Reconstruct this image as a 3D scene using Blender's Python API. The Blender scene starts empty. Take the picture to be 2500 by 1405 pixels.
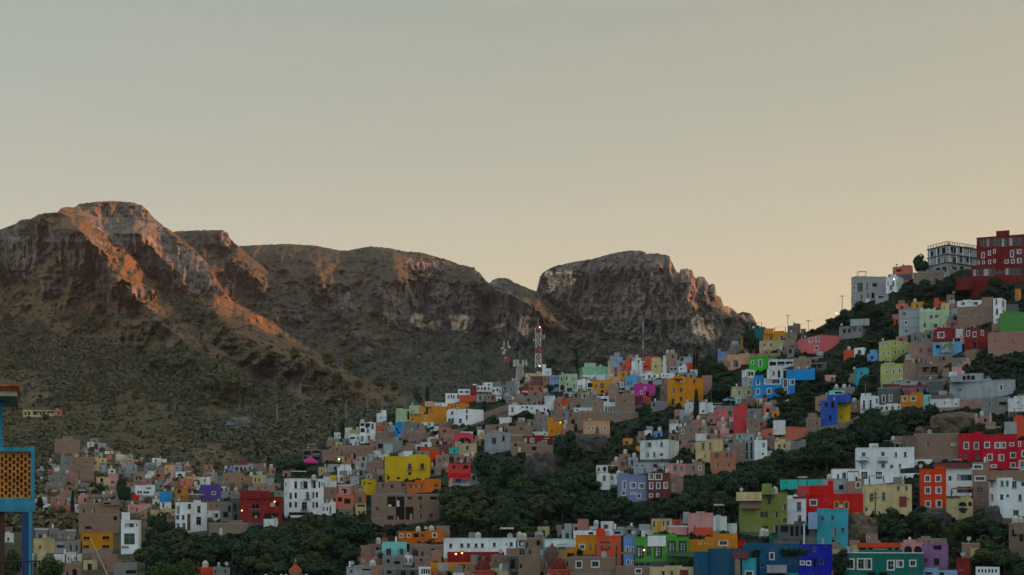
import bpy, math, random
import numpy as np
from mathutils import Vector
SC = bpy.context.scene
COL = SC.collection
F, CX, HY = 3200.0, 1250.0, 1300.0        # focal length, centre column and horizon row of the 2500 px photograph
R = random.Random(7)

def lin(c):
    c = c / 255.0
    return c / 12.92 if c <= 0.04045 else ((c + 0.055) / 1.055) ** 2.4

def unproj(px, y, D):
    return ((px - CX) / F * D, D, (HY - y) / F * D)

# ------------------------------------------------------------------ names, labels
def tag(o, label=None, cat=None, group=None, kind=None):
    if label: o['label'] = label
    if cat: o['category'] = cat
    if group: o['group'] = group
    if kind: o['kind'] = kind
    return o

def link(o, parent=None):
    COL.objects.link(o)
    if parent is not None: o.parent = parent
    return o

def empty(name, loc=(0, 0, 0)):
    o = bpy.data.objects.new(name, None)
    o.location = loc
    o.empty_display_size = 0.5
    return link(o)

class MB:
    """collects faces in world space; build() makes one mesh object in the space of its thing"""
    def __init__(s):
        s.v = []; s.f = []; s.m = []; s.mats = []
    def mi(s, mat):
        if mat not in s.mats: s.mats.append(mat)
        return s.mats.index(mat)
    def poly(s, pts, mat):
        n = len(s.v); s.v += [tuple(p) for p in pts]
        s.f.append(tuple(range(n, n + len(pts)))); s.m.append(s.mi(mat))
    def box(s, c, r, u, w, size, mat):
        """box at centre c, with axes r, u, w and full sizes"""
        c = Vector(c); r = Vector(r) * size[0] / 2; u = Vector(u) * size[1] / 2; w = Vector(w) * size[2] / 2
        P = [c + a * r + b * u + d * w for d in (-1, 1) for b in (-1, 1) for a in (-1, 1)]
        n = len(s.v); s.v += [tuple(p) for p in P]
        for q in ((0, 2, 3, 1), (4, 5, 7, 6), (0, 1, 5, 4), (2, 6, 7, 3), (0, 4, 6, 2), (1, 3, 7, 5)):
            s.f.append(tuple(n + i for i in q)); s.m.append(s.mi(mat))
    def abox(s, x0, x1, y0, y1, z0, z1, mat):
        s.box(((x0 + x1) / 2, (y0 + y1) / 2, (z0 + z1) / 2), (1, 0, 0), (0, 1, 0), (0, 0, 1), (x1 - x0, y1 - y0, z1 - z0), mat)
    def lathe(s, c, prof, n, mat, cap=True):
        """rings (radius, z) round a vertical axis at c"""
        base = len(s.v)
        for (r, z) in prof:
            for k in range(n):
                a = 2 * math.pi * k / n
                s.v.append((c[0] + r * math.cos(a), c[1] + r * math.sin(a), c[2] + z))
        m = s.mi(mat)
        for i in range(len(prof) - 1):
            for k in range(n):
                a = base + i * n + k; b = base + i * n + (k + 1) % n
                s.f.append((a, b, b + n, a + n)); s.m.append(m)
        if cap:
            s.f.append(tuple(base + (len(prof) - 1) * n + k for k in range(n))); s.m.append(m)
    def bar(s, a, b, r, mat, n=4, r2=None):
        a = Vector(a); b = Vector(b); d = (b - a)
        if d.length < 1e-6: return
        d.normalize()
        x = d.orthogonal().normalized(); y = d.cross(x)
        r2 = r if r2 is None else r2
        base = len(s.v); m = s.mi(mat)
        for (p, q) in ((a, r), (b, r2)):
            for k in range(n):
                t = 2 * math.pi * (k + 0.5) / n
                s.v.append(tuple(p + x * q * math.cos(t) + y * q * math.sin(t)))
        for k in range(n):
            k2 = (k + 1) % n
            s.f.append((base + k, base + k2, base + n + k2, base + n + k)); s.m.append(m)
        s.f.append(tuple(base + k for k in reversed(range(n)))); s.m.append(m)
        s.f.append(tuple(base + n + k for k in range(n))); s.m.append(m)
    def mesh(s, name, off=(0, 0, 0), smooth=False):
        me = bpy.data.meshes.new(name)
        me.from_pydata([(p[0] - off[0], p[1] - off[1], p[2] - off[2]) for p in s.v], [], s.f)
        for mt in s.mats: me.materials.append(mt)
        if len(s.mats) > 1: me.polygons.foreach_set('material_index', s.m)
        if smooth: me.polygons.foreach_set('use_smooth', [True] * len(s.f))
        me.update()
        return me
    def build(s, name, parent=None, off=None, smooth=False):
        if off is None:
            off = parent['_o'] if parent is not None and '_o' in parent else (0, 0, 0)
        return link(bpy.data.objects.new(name, s.mesh(name, off, smooth)), parent)

def np_mesh(name, V, Fq, mats, smooth=False, attrs=None, midx=None):
    """V (n,3) float, Fq (m,k) int -> mesh"""
    me = bpy.data.meshes.new(name)
    n, (m, k) = len(V), Fq.shape
    me.vertices.add(n); me.vertices.foreach_set('co', np.asarray(V, np.float32).ravel())
    me.loops.add(m * k); me.loops.foreach_set('vertex_index', Fq.astype(np.int32).ravel())
    me.polygons.add(m)
    me.polygons.foreach_set('loop_start', np.arange(0, m * k, k, dtype=np.int32))
    for mt in mats: me.materials.append(mt)
    if midx is not None: me.polygons.foreach_set('material_index', midx.astype(np.int32))
    me.polygons.foreach_set('use_smooth', np.full(m, smooth, bool))
    if attrs:
        for an, av in attrs.items():
            at = me.attributes.new(an, 'FLOAT', 'POINT'); at.data.foreach_set('value', np.asarray(av, np.float32).ravel())
    me.update(calc_edges=True); me.validate()
    return me

# ------------------------------------------------------------------ materials
class NT:
    def __init__(s, mat):
        mat.use_nodes = True
        s.t = mat.node_tree; s.n = s.t.nodes; s.l = s.t.links
        s.b = s.n.get('Principled BSDF')
    def new(s, typ, **kw):
        n = s.n.new(typ)
        for k, v in kw.items(): setattr(n, k, v)
        return n
    def val(s, sock, v):
        if hasattr(v, 'is_output') or hasattr(v, 'links'): s.l.new(v, sock)
        else: sock.default_value = v
    def noise(s, vec, scale, detail=4, rough=0.55, dims='3D'):
        n = s.new('ShaderNodeTexNoise'); n.noise_dimensions = dims
        s.l.new(vec, n.inputs['Vector'])
        n.inputs['Scale'].default_value = scale; n.inputs['Detail'].default_value = detail; n.inputs['Roughness'].default_value = rough
        return n.outputs['Fac']
    def rng(s, v, a, b, c=0.0, d=1.0):
        n = s.new('ShaderNodeMapRange'); s.val(n.inputs[0], v)
        for i, q in enumerate((a, b, c, d)): n.inputs[1 + i].default_value = q
        return n.outputs[0]
    def math(s, op, a, b=0.0, clamp=False):
        n = s.new('ShaderNodeMath', operation=op, use_clamp=clamp); s.val(n.inputs[0], a); s.val(n.inputs[1], b)
        return n.outputs[0]
    def mix(s, fac, a, b, mode='MIX'):
        n = s.new('ShaderNodeMix', data_type='RGBA', blend_type=mode)
        s.val(n.inputs[0], fac)
        for sock, c in ((n.inputs[6], a), (n.inputs[7], b)):
            if isinstance(c, (tuple, list)): sock.default_value = (*c[:3], 1)
            else: s.l.new(c, sock)
        return n.outputs[2]
    def pos(s):
        return s.new('ShaderNodeNewGeometry').outputs['Position']
    def mapping(s, vec, scale=(1, 1, 1)):
        n = s.new('ShaderNodeMapping'); s.l.new(vec, n.inputs[0]); n.inputs['Scale'].default_value = scale
        return n.outputs[0]
    def bump(s, h, strength=0.5, dist=0.1):
        n = s.new('ShaderNodeBump'); s.l.new(h, n.inputs['Height'])
        n.inputs['Strength'].default_value = strength; n.inputs['Distance'].default_value = dist
        s.l.new(n.outputs[0], s.b.inputs['Normal'])
    def out(s, col, rough=0.9, spec=0.2):
        s.val(s.b.inputs['Base Color'], col if not isinstance(col, tuple) else (*col[:3], 1))
        s.val(s.b.inputs['Roughness'], rough)
        s.b.inputs['Specular IOR Level'].default_value = spec

def mat(name):
    m = bpy.data.materials.new(name)
    return m, NT(m)

def sc3(c, k): return tuple(min(1.0, x * k) for x in c)

# ------------------------------------------------------------------ numpy noise
def _hash(ix, iy, seed):
    h = (ix.astype(np.int64) * 374761393 + iy.astype(np.int64) * 668265263 + seed * 1442695041) & 0xFFFFFFFF
    h = ((h ^ (h >> 13)) * 1274126177) & 0xFFFFFFFF
    h = (h ^ (h >> 16)) & 0xFFFFFFFF
    return h / 4294967295.0
def perlin(x, y, seed=0):
    ix = np.floor(x); iy = np.floor(y); fx = x - ix; fy = y - iy
    u = fx * fx * fx * (fx * (fx * 6 - 15) + 10); v = fy * fy * fy * (fy * (fy * 6 - 15) + 10)
    def g(dx, dy):
        a = _hash(ix + dx, iy + dy, seed) * 2 * np.pi
        return np.cos(a) * (fx - dx) + np.sin(a) * (fy - dy)
    return ((g(0, 0) * (1 - u) + g(1, 0) * u) * (1 - v) + (g(0, 1) * (1 - u) + g(1, 1) * u) * v) * 1.5
def fbm(x, y, seed=0, oct=4, gain=0.5):
    s = 0; a = 1.0
    for i in range(oct):
        s = s + a * perlin(x * 2 ** i, y * 2 ** i, seed + i * 17); a *= gain
    return s
def ridged(x, y, seed=0, oct=4):
    s = 0; a = 1.0
    for i in range(oct):
        s = s + a * (1 - 2.2 * np.abs(perlin(x * 2 ** i, y * 2 ** i, seed + i * 17))); a *= 0.5
    return s / 1.8
def pip(px, py, poly):
    ins = np.zeros(px.shape, bool); n = len(poly)
    for i in range(n):
        x1, y1 = poly[i]; x2, y2 = poly[(i + 1) % n]
        c = ((y1 > py) != (y2 > py)) & (px < (x2 - x1) * (py - y1) / ((y2 - y1) or 1e-9) + x1)
        ins ^= c
    return ins
def blur(a, n, axis):
    k = np.ones(n) / n
    return np.apply_along_axis(lambda v: np.convolve(np.pad(v, n // 2, mode='edge'), k, 'valid')[:len(v)], axis, a)
def pl(pts, x):
    return np.interp(x, [p[0] for p in pts], [p[1] for p in pts])
# ------------------------------------------------------------------ the land
# depth tables: photograph row -> metres, for some columns (the slopes as read from house sizes)
LEFT_T = [(1430, 240), (1300, 330), (1230, 430), (1150, 600), (1100, 700), (1000, 880)]
TOWN_T = [(450, [(1430, 230), (1300, 290), (1230, 345), (1120, 470)]),
          (900, [(1430, 228), (1300, 288), (1200, 350), (1100, 430), (1020, 490)]),
          (1300, [(1430, 223), (1300, 273), (1200, 330), (1100, 390), (1000, 450), (930, 500)]),
          (1700, [(1430, 218), (1300, 258), (1200, 300), (1100, 345), (1000, 395), (900, 445), (850, 470)]),
          (2100, [(1430, 213), (1300, 248), (1200, 284), (1100, 320), (1000, 355), (900, 388), (800, 418), (700, 450)]),
          (2500, [(1430, 208), (1300, 238), (1200, 264), (1100, 293), (1000, 320), (900, 346), (800, 372), (620, 415)]),
          (3600, [(1430, 170), (1300, 190), (1000, 240), (620, 330), (250, 420)]), (6000, [(1430, 150), (1000, 200), (300, 270)])]
def tabD(tab, y):
    ys = [-t[0] for t in tab]; iv = [1.0 / t[1] for t in tab]
    return 1.0 / np.interp(-np.asarray(y, float), ys, iv)
def townD(px, y):
    px = np.asarray(px, float); y = np.asarray(y, float)
    xs = [c[0] for c in TOWN_T]
    vals = [1.0 / tabD(c[1], y) for c in TOWN_T]
    out = np.array(vals[0] * np.ones(np.broadcast(px, y).shape))
    for i in range(len(xs) - 1):
        t = np.clip((px - xs[i]) / (xs[i + 1] - xs[i]), 0, 1)
        seg = vals[i] * (1 - t) + vals[i + 1] * t
        out = np.where(px >= xs[i], seg, out)
    return 1.0 / out
TOWN_SKY = [(300, 1445), (420, 1380), (520, 1290), (600, 1180), (650, 1125), (720, 1108), (800, 1085), (850, 1052), (930, 1020), (1000, 1000),
            (1090, 978), (1160, 965), (1250, 952), (1330, 945), (1420, 935), (1500, 928), (1600, 925), (1690, 905), (1740, 880), (1790, 865),
            (1850, 842), (1920, 822), (1990, 805), (2040, 775), (2080, 755), (2140, 730), (2200, 695), (2260, 672), (2330, 660), (2400, 655),
            (2500, 640), (2620, 560), (2760, 450), (2950, 370), (3200, 280), (3600, 230), (6000, 200)]  # points past the right edge are unseen, raised to shade the town
def town_sky(px): return pl(TOWN_SKY, px)

def groundD(px, y):
    """depth of the slope seen at this pixel (houses and trees stand on it)"""
    if y > float(town_sky(px)) and px > 430: return float(townD(px, y))
    if px > 640: return float(townD(px, float(town_sky(px)))) + 4.0
    return float(leftD_at(px, y))

def grid_mesh(name, X, Y, Z, mats, attrs):
    r, c = X.shape
    V = np.stack([X, Y, Z], -1).reshape(-1, 3)
    i = np.arange(r * c).reshape(r, c)
    Fq = np.stack([i[:-1, :-1], i[:-1, 1:], i[1:, 1:], i[1:, :-1]], -1).reshape(-1, 4)
    return np_mesh(name, V, Fq, mats, True, attrs)

def layer(name, sky, px0, px1, dpx, ybase, Dbase, Dsky, rows, mats, cliffs=(), spurs=(), seed=1, rocky=1.0, steep=0.14, table=None, jag=1.5, soil=None, patches=(), flatlo=0.12, woods=()):
    """one slope: columns of the photograph from its foot row up to its skyline, each vertex at its own real depth, then down the far side"""
    px = np.arange(px0, px1 + dpx, dpx, dtype=float)
    ys = pl(sky, px) + jag * fbm(px / 9.0, px * 0 + seed, seed, 4)
    yb = pl(ybase, px) if isinstance(ybase, list) else px * 0 + ybase
    yb = np.maximum(yb, ys + 4)
    t = np.linspace(0, 1, rows)[:, None]
    PX = np.repeat(px[None, :], rows, 0)
    Y = yb[None, :] + (ys - yb)[None, :] * t
    cm = np.zeros(PX.shape)
    if len(cliffs):
        wx = PX + 14 * fbm(PX / 22, Y / 22, seed + 5, 4); wy = Y + 12 * fbm(PX / 18, Y / 14, seed + 9, 4)
        for pg in cliffs: cm = np.maximum(cm, pip(wx, wy, pg).astype(float))
    w = 1.0 - (1 - steep) * cm
    if len(cliffs):
        w = blur(blur(w, 9, 1), 3, 0)
    if table is not None:
        D = table(PX, Y)
    else:
        Db = pl(Dbase, px) if isinstance(Dbase, list) else px * 0 + Dbase
        Ds = pl(Dsky, px) if isinstance(Dsky, list) else px * 0 + Dsky
        dy = np.abs(np.diff(Y, axis=0, prepend=Y[:1]))
        c = np.cumsum(w * dy, 0); c = c / c[-1:]
        c = blur(c, 15, 1)
        D = Db[None, :] + (Ds - Db)[None, :] * c
    for (pts, A, wl, wr) in spurs:
        pys = [p[1] for p in pts]
        xs = np.interp(Y, pys, [p[0] for p in pts]) + 10 * fbm(Y / 30, Y * 0, seed + 3, 3)
        fade = np.clip((Y - pys[0] + 40) / 40, 0, 1) * np.clip((pys[-1] + 60 - Y) / 60, 0, 1)
        dx = PX - xs
        D = D - A * fade * np.clip(1 - np.where(dx > 0, dx / wr, -dx / wl), 0, 1) ** 0.9
    edge = np.clip((1 - t) * 8, 0, 1)
    k = D / 1500.0
    rel = 40 * ridged(PX / 90 + Y / 300, Y / 110, seed + 21, 4) * k + 9 * fbm(PX / 20, Y / 14, seed + 22, 4) * k
    cliffrel = (40 * ridged(PX / 46 + 0.3 * fbm(PX / 60, Y / 40, seed + 30, 2), Y / 130, seed + 31, 3) + 20 * ridged(PX / 15, Y / 60, seed + 32, 4) + 6 * ridged(PX / 30, Y / 12, seed + 33, 3) + 5 * fbm(PX / 6, Y / 9, seed + 34, 2)) * k
    rel = rel * np.clip((1080 - Y) / 200, flatlo, 1.0)
    D = D - rocky * (rel * (1 - cm) + 0.62 * cliffrel * blur(cm, 5, 1)) * (0.25 + 0.75 * edge)
    D = np.maximum(D, 60)
    X, Yw, Z = (PX - CX) / F * D, D, (HY - Y) / F * D
    # far side
    Xs, Ys_, Zs, At = [X], [Yw], [Z], [cm]
    for (dd, dz) in ((4, 0.4), (12, -1), (35, -8), (90, -40), (200, -110), (420, -230), (700, -420)):
        q = D[-1] + dd * (D[-1] / 1000 + 0.15)
        Xs.append(((px - CX) / F * q)[None]); Ys_.append(q[None]); Zs.append(np.maximum(Z[-1] + dz * (D[-1] / 1000 + 0.15), -70)[None]); At.append(cm[-1:])
    # foot: tuck below the ground
    X, Yw, Z, A = np.vstack(Xs), np.vstack(Ys_), np.vstack(Zs), np.vstack(At)
    # extra soil attribute; also carries the left slope's painted sunlit stripe
    so = np.zeros(PX.shape)
    if soil:
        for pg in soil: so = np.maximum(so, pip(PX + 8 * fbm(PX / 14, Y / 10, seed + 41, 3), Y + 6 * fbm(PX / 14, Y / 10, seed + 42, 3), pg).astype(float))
    wd = np.zeros(PX.shape)
    for pg in woods: wd = np.maximum(wd, pip(PX + 26 * fbm(PX / 34, Y / 22, seed + 61, 4), Y + 18 * fbm(PX / 30, Y / 20, seed + 62, 4), pg).astype(float))
    wd = np.vstack([blur(wd, 5, 1)] + [wd[-1:]] * 7)
    so = np.vstack([blur(so, 3, 1)] + [so[-1:]] * 7)
    pa = np.zeros(PX.shape)
    if len(patches):
        for pg in patches: pa = np.maximum(pa, pip(PX + 9 * fbm(PX / 14, Y / 10, seed + 51, 3), Y + 7 * fbm(PX / 14, Y / 10, seed + 52, 3), pg).astype(float))
    pa = np.vstack([blur(pa, 3, 1)] + [pa[-1:]] * 7)
    me = grid_mesh(name, X, Yw, Z, mats, {'rock': A, 'soil': so, 'pale': pa, 'wood': wd})
    o = link(bpy.data.objects.new(name, me)); tag(o, kind='structure')
    return dict(o=o, px=px, Y=Y, D=D, X=X[:rows], Yw=Yw[:rows], Z=Z[:rows], rock=cm, sky=ys, soil=so[:rows], wood=wd[:rows])

def land_mat(name, grass, grass2, scrub, rock, rock2, soilc, scale=1.0, low=False):
    m, n = mat(name)
    P = n.pos()
    ar = n.new('ShaderNodeAttribute', attribute_name='rock').outputs['Fac']
    aso = n.new('ShaderNodeAttribute', attribute_name='soil').outputs['Fac']
    apa = n.new('ShaderNodeAttribute', attribute_name='pale').outputs['Fac']
    n1 = n.noise(P, 0.012 * scale, 6, 0.6); n2 = n.noise(P, 0.06 * scale, 5, 0.65); n3 = n.noise(P, 0.25 * scale, 5, 0.7)
    g = n.mix(n.rng(n1, 0.38, 0.62), grass, grass2)
    if low:
        sz = n.new('ShaderNodeSeparateXYZ'); n.l.new(P, sz.inputs[0])
        g = n.mix(n.rng(n.math('ADD', sz.outputs[2], n.math('MULTIPLY', n1, 120.0)), 250.0, 110.0, 0, 0.8), g, n.mix(n.rng(n1, 0.4, 0.6), (0.072, 0.064, 0.035), (0.054, 0.058, 0.031)))
    g = n.mix(n.rng(n2, 0.47, 0.6), g, scrub)
    g = n.mix(n.rng(n3, 0.5, 0.68, 0, 0.8), g, scrub)
    awd = n.new('ShaderNodeAttribute', attribute_name='wood').outputs['Fac']
    g = n.mix(n.math('MULTIPLY', awd, 0.85), g, n.mix(n.rng(n2, 0.4, 0.6), sc3(scrub, 0.9), sc3(scrub, 0.55)))
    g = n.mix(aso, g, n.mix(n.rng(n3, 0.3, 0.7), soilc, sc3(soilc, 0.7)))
    Pv = n.mapping(P, (1.0, 1.0, 0.22))
    r1 = n.noise(Pv, 0.05 * scale, 6, 0.65); r2 = n.noise(P, 0.2 * scale, 6, 0.7)
    rc = n.mix(n.rng(r1, 0.42, 0.60), rock, rock2)
    rc = n.mix(n.rng(r2, 0.5, 0.68, 0, 0.6), rc, sc3(rock, 0.5))
    r4 = n.noise(n.mapping(P, (1, 1, 0.16)), 0.16 * scale, 4, 0.6); rc = n.mix(n.rng(r4, 0.53, 0.66, 0, 0.5), rc, sc3(rock, 0.45))
    rc = n.mix(n.rng(n2, 0.56, 0.63, 0, 0.7), rc, scrub)
    ck = n.noise(n.mapping(P, (1, 1, 0.14)), 0.035 * scale, 5, 0.7); cw = n.math('ABSOLUTE', n.math('SUBTRACT', ck, 0.5)); rc = n.mix(n.rng(cw, 0.035, 0.006, 0, 0.8), rc, sc3(rock, 0.4))
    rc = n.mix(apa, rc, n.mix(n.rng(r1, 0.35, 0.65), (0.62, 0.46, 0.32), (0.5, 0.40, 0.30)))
    n.out(n.mix(ar, g, rc), 0.95, 0.1)
    h = n.math('ADD', n.math('MULTIPLY', n2, 2.0), n3)
    n.bump(n.math('ADD', h, n.math('MULTIPLY', r4, 1.5)), 0.7, 4.0 / scale)
    return m
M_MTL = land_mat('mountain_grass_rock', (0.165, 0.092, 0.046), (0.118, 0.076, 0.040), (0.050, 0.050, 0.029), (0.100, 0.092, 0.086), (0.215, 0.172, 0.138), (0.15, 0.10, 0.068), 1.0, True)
M_MTM = land_mat('mid_mountain', (0.086, 0.068, 0.046), (0.060, 0.054, 0.039), (0.036, 0.043, 0.036), (0.106, 0.102, 0.099), (0.20, 0.172, 0.145), (0.13, 0.088, 0.07), 1.0, True)
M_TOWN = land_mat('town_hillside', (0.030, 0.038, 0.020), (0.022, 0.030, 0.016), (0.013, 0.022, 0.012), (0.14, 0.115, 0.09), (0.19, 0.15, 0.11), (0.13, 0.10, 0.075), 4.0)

L_SKY = [(-700, 760), (-400, 690), (-150, 605), (0, 561), (38, 547), (50, 537), (75, 535), (90, 526), (105, 521), (140, 519), (150, 508), (168, 505), (178, 508),
         (195, 498), (235, 493), (275, 491), (320, 494), (347, 502), (362, 516), (378, 535), (400, 553), (422, 566), (461, 597), (487, 620),
         (512, 652), (538, 698), (569, 737), (605, 755), (640, 772), (702, 815), (750, 846), (798, 876), (862, 916), (920, 944), (1000, 968), (1120, 990), (1300, 1010)]
L_SKYD = [(-700, 1500), (300, 1500), (420, 1480), (540, 1340), (700, 1200), (860, 1050), (1000, 950), (1300, 850)]
L_CL = [[(0, 565), (55, 540), (92, 540), (100, 600), (78, 690), (5, 690)], [(-200, 620), (-20, 575), (0, 680), (-200, 720)],
        [(128, 582), (150, 560), (220, 578), (262, 590), (268, 665), (240, 668), (200, 668), (140, 650)],
        [(178, 508), (260, 497), (345, 503), (385, 538), (412, 572), (440, 602), (400, 640), (330, 630), (280, 600), (230, 560)],
        [(330, 600), (400, 590), (470, 600), (520, 660), (535, 715), (480, 722), (400, 690), (340, 650)],
        [(95, 545), (130, 545), (135, 590), (100, 600)], [(240, 690), (330, 690), (380, 720), (350, 740), (250, 730)], [(90, 690), (130, 690), (140, 725), (100, 730)]]
L_SP = [([(120, 505), (165, 530), (215, 580), (262, 625), (310, 700), (420, 810), (560, 930)], 115, 150, 70), ([(335, 570), (375, 610), (435, 665), (468, 720), (560, 800), (660, 855), (850, 930)], 120, 190, 95), ([(225, 590), (262, 650), (268, 700)], 40, 40, 24),
        ([(440, 575), (500, 640), (530, 700), (610, 775)], 50, 50, 40),
        ([(70, 530), (62, 600), (70, 680)], 30, 30, 40), ([(200, 570), (205, 660)], 30, 40, 40)]
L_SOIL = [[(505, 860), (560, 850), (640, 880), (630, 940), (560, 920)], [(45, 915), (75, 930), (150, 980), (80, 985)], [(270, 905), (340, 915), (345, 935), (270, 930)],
          [(160, 525), (250, 590), (245, 600), (150, 550)], [(265, 655), (330, 720), (460, 830), (440, 835), (290, 720)], [(330, 780), (385, 800), (470, 850), (440, 860)],  # stripe along the first spur: sunlight put into the colour
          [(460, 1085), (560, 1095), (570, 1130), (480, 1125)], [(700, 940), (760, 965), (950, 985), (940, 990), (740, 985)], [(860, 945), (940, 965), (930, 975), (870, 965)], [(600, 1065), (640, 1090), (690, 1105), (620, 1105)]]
L_WOOD = [[(-60, 770), (60, 790), (150, 815), (330, 850), (350, 900), (280, 985), (150, 990), (90, 900), (-60, 900)], [(340, 870), (440, 850), (560, 880), (640, 940), (720, 980), (700, 1010), (560, 985), (430, 1000), (340, 960)],
          [(640, 980), (760, 985), (930, 1000), (1000, 990), (900, 1080), (740, 1110), (680, 1090), (600, 1010)], [(430, 1010), (560, 1030), (640, 1060), (660, 1130), (560, 1080), (440, 1060)], [(20, 1080), (120, 1090), (140, 1170), (60, 1260), (0, 1260)], [(380, 690), (470, 720), (520, 780), (440, 770)], [(160, 770), (260, 760), (240, 800), (180, 800)]]
def build_left():
    # lower part of the columns follows LEFT_T, the upper part climbs to the skyline depth
    def table(PX, Y):
        Dl = tabD(LEFT_T, Y)
        ys = pl(L_SKY, PX); Ds = pl(L_SKYD, PX)
        s = np.clip((1000 - Y) / np.maximum(1000 - ys, 12), 0, 1)
        cm = np.zeros(PX.shape)
        wx = PX + 14 * fbm(PX / 22, Y / 22, 16, 4); wy = Y + 12 * fbm(PX / 18, Y / 14, 20, 4)
        for pg in L_CL: cm = np.maximum(cm, pip(wx, wy, pg).astype(float))
        w = blur(1 - 0.86 * cm, 9, 1) * (Y < 1000) + 1e-6
        dy = np.abs(np.diff(Y, axis=0, prepend=Y[:1]))
        c = np.cumsum(w * dy, 0); c = blur(c / np.maximum(c[-1:], 1e-6), 15, 1)
        c = np.where(Y < 1000, c, 0)
        up = 880 + (np.maximum(Ds, 900) - 880) * c
        return np.where(Y >= 1000, Dl, up)
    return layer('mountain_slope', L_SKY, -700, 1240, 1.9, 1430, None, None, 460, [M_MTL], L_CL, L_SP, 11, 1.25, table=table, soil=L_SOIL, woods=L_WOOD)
LEFT = build_left()
def leftD_at(px, y):
    c = int(np.clip(round((px - LEFT['px'][0]) / 1.9), 0, len(LEFT['px']) - 1))
    Yc = LEFT['Y'][:, c]
    return np.interp(-y, -Yc, LEFT['D'][:, c])

M1_SKY = [(330, 640), (400, 575), (430, 565), (480, 563), (540, 562), (556, 569), (562, 583), (580, 600), (600, 618), (647, 655), (688, 698), (739, 740), (760, 765), (800, 800), (900, 850)]
M1L = layer('mountain_shoulder', M1_SKY, 330, 900, 2.0, 960, 1250, 1680, 200, [M_MTM], [[(560, 640), (600, 650), (640, 720), (660, 790), (600, 800), (560, 720)], [(535, 565), (562, 575), (575, 600), (545, 600)]],
      [([(556, 565), (600, 615), (690, 700), (740, 745)], 40, 80, 40)], 31)
M2_SKY = [(500, 620), (580, 602), (620, 599), (700, 596), (770, 600), (800, 606), (830, 612), (850, 612), (880, 606), (905, 602), (950, 606), (985, 614), (1030, 617),
          (1060, 626), (1100, 637), (1120, 646), (1150, 652), (1170, 665), (1185, 685), (1195, 692), (1203, 684), (1218, 679), (1240, 680), (1255, 690), (1280, 700),
          (1300, 709), (1314, 712), (1330, 745), (1360, 785), (1405, 815), (1450, 831), (1510, 857), (1560, 872), (1700, 900), (1850, 930)]
M2_CL = [[(920, 705), (1000, 684), (1100, 690), (1200, 700), (1260, 715), (1310, 760), (1330, 800), (1260, 842), (1190, 805), (1100, 814), (1000, 806), (930, 795)],
         [(760, 690), (840, 700), (880, 760), (850, 790), (770, 740)], [(980, 625), (1080, 640), (1100, 670), (1000, 660)], [(1170, 668), (1240, 684), (1230, 700), (1180, 700)],
         [(700, 750), (740, 760), (745, 790), (710, 790)]]
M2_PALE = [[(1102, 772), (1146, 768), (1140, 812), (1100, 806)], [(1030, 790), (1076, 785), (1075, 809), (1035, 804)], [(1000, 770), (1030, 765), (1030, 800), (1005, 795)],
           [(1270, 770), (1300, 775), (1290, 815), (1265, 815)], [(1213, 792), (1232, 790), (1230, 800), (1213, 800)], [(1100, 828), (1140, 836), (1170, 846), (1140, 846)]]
M2L = layer('rocky_mountain', M2_SKY, 500, 1850, 2.0, 1010, 1150, [(500, 1800), (1100, 1720), (1300, 1480), (1400, 1360), (1850, 1100)], 260, [M_MTM], M2_CL,
      [([(1190, 690), (1290, 745), (1360, 790), (1450, 835)], 50, 70, 60), ([(960, 640), (930, 720), (960, 830)], 40, 60, 50), ([(760, 640), (800, 700), (860, 790)], 40, 60, 50)], 43,
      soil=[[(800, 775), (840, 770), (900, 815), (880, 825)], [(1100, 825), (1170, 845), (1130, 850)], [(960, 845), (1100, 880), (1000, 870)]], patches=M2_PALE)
R_SKY = [(1150, 800), (1290, 725), (1310, 712), (1318, 676), (1324, 668), (1336, 659), (1355, 650), (1400, 640), (1450, 632), (1480, 623), (1510, 616), (1540, 612), (1570, 613), (1580, 620),
         (1605, 619), (1634, 625), (1640, 640), (1650, 660), (1658, 668), (1662, 658), (1675, 656), (1690, 660), (1694, 674), (1699, 681), (1705, 675), (1718, 676), (1726, 688),
         (1731, 697), (1738, 693), (1746, 695), (1748, 720), (1760, 727), (1766, 747), (1776, 748), (1790, 755), (1800, 766), (1813, 762), (1833, 765), (1843, 782), (1850, 797),
         (1868, 799), (1880, 810), (1920, 832), (2000, 872), (2100, 900)]
R_CL = [[(1300, 730), (1318, 672), (1340, 652), (1500, 608), (1640, 618), (1700, 655), (1752, 695), (1800, 755), (1765, 800), (1755, 840), (1700, 850), (1620, 835), (1540, 830), (1470, 815), (1400, 770), (1350, 730)],
        [(1800, 760), (1840, 765), (1850, 800), (1820, 800)]]
RL = layer('crag_mountain', R_SKY, 1262, 2100, 1.7, [(1262, 760), (1300, 760), (1420, 880), (1560, 960), (2100, 960)], [(1262, 1550), (1420, 1400), (1560, 1180), (2100, 1150)], [(1262, 1600), (1700, 1480), (2100, 1400)], 300, [M_MTM], R_CL,
      [([(1630, 620), (1672, 690), (1690, 780), (1700, 850)], 70, 260, 90), ([(1740, 690), (1752, 760), (1756, 850)], 30, 40, 60)], 57, 1.0, 0.2,
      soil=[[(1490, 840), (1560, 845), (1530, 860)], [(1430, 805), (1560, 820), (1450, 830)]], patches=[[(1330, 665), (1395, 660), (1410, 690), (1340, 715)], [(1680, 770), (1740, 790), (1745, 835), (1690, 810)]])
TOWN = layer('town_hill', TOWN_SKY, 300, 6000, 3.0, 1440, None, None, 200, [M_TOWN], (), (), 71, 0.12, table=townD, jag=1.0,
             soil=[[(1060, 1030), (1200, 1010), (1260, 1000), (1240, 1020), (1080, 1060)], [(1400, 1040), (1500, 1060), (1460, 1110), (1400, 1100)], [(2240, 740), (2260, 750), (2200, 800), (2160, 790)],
                   [(1860, 1010), (1930, 985), (1900, 1020), (1865, 1035)]])
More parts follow.
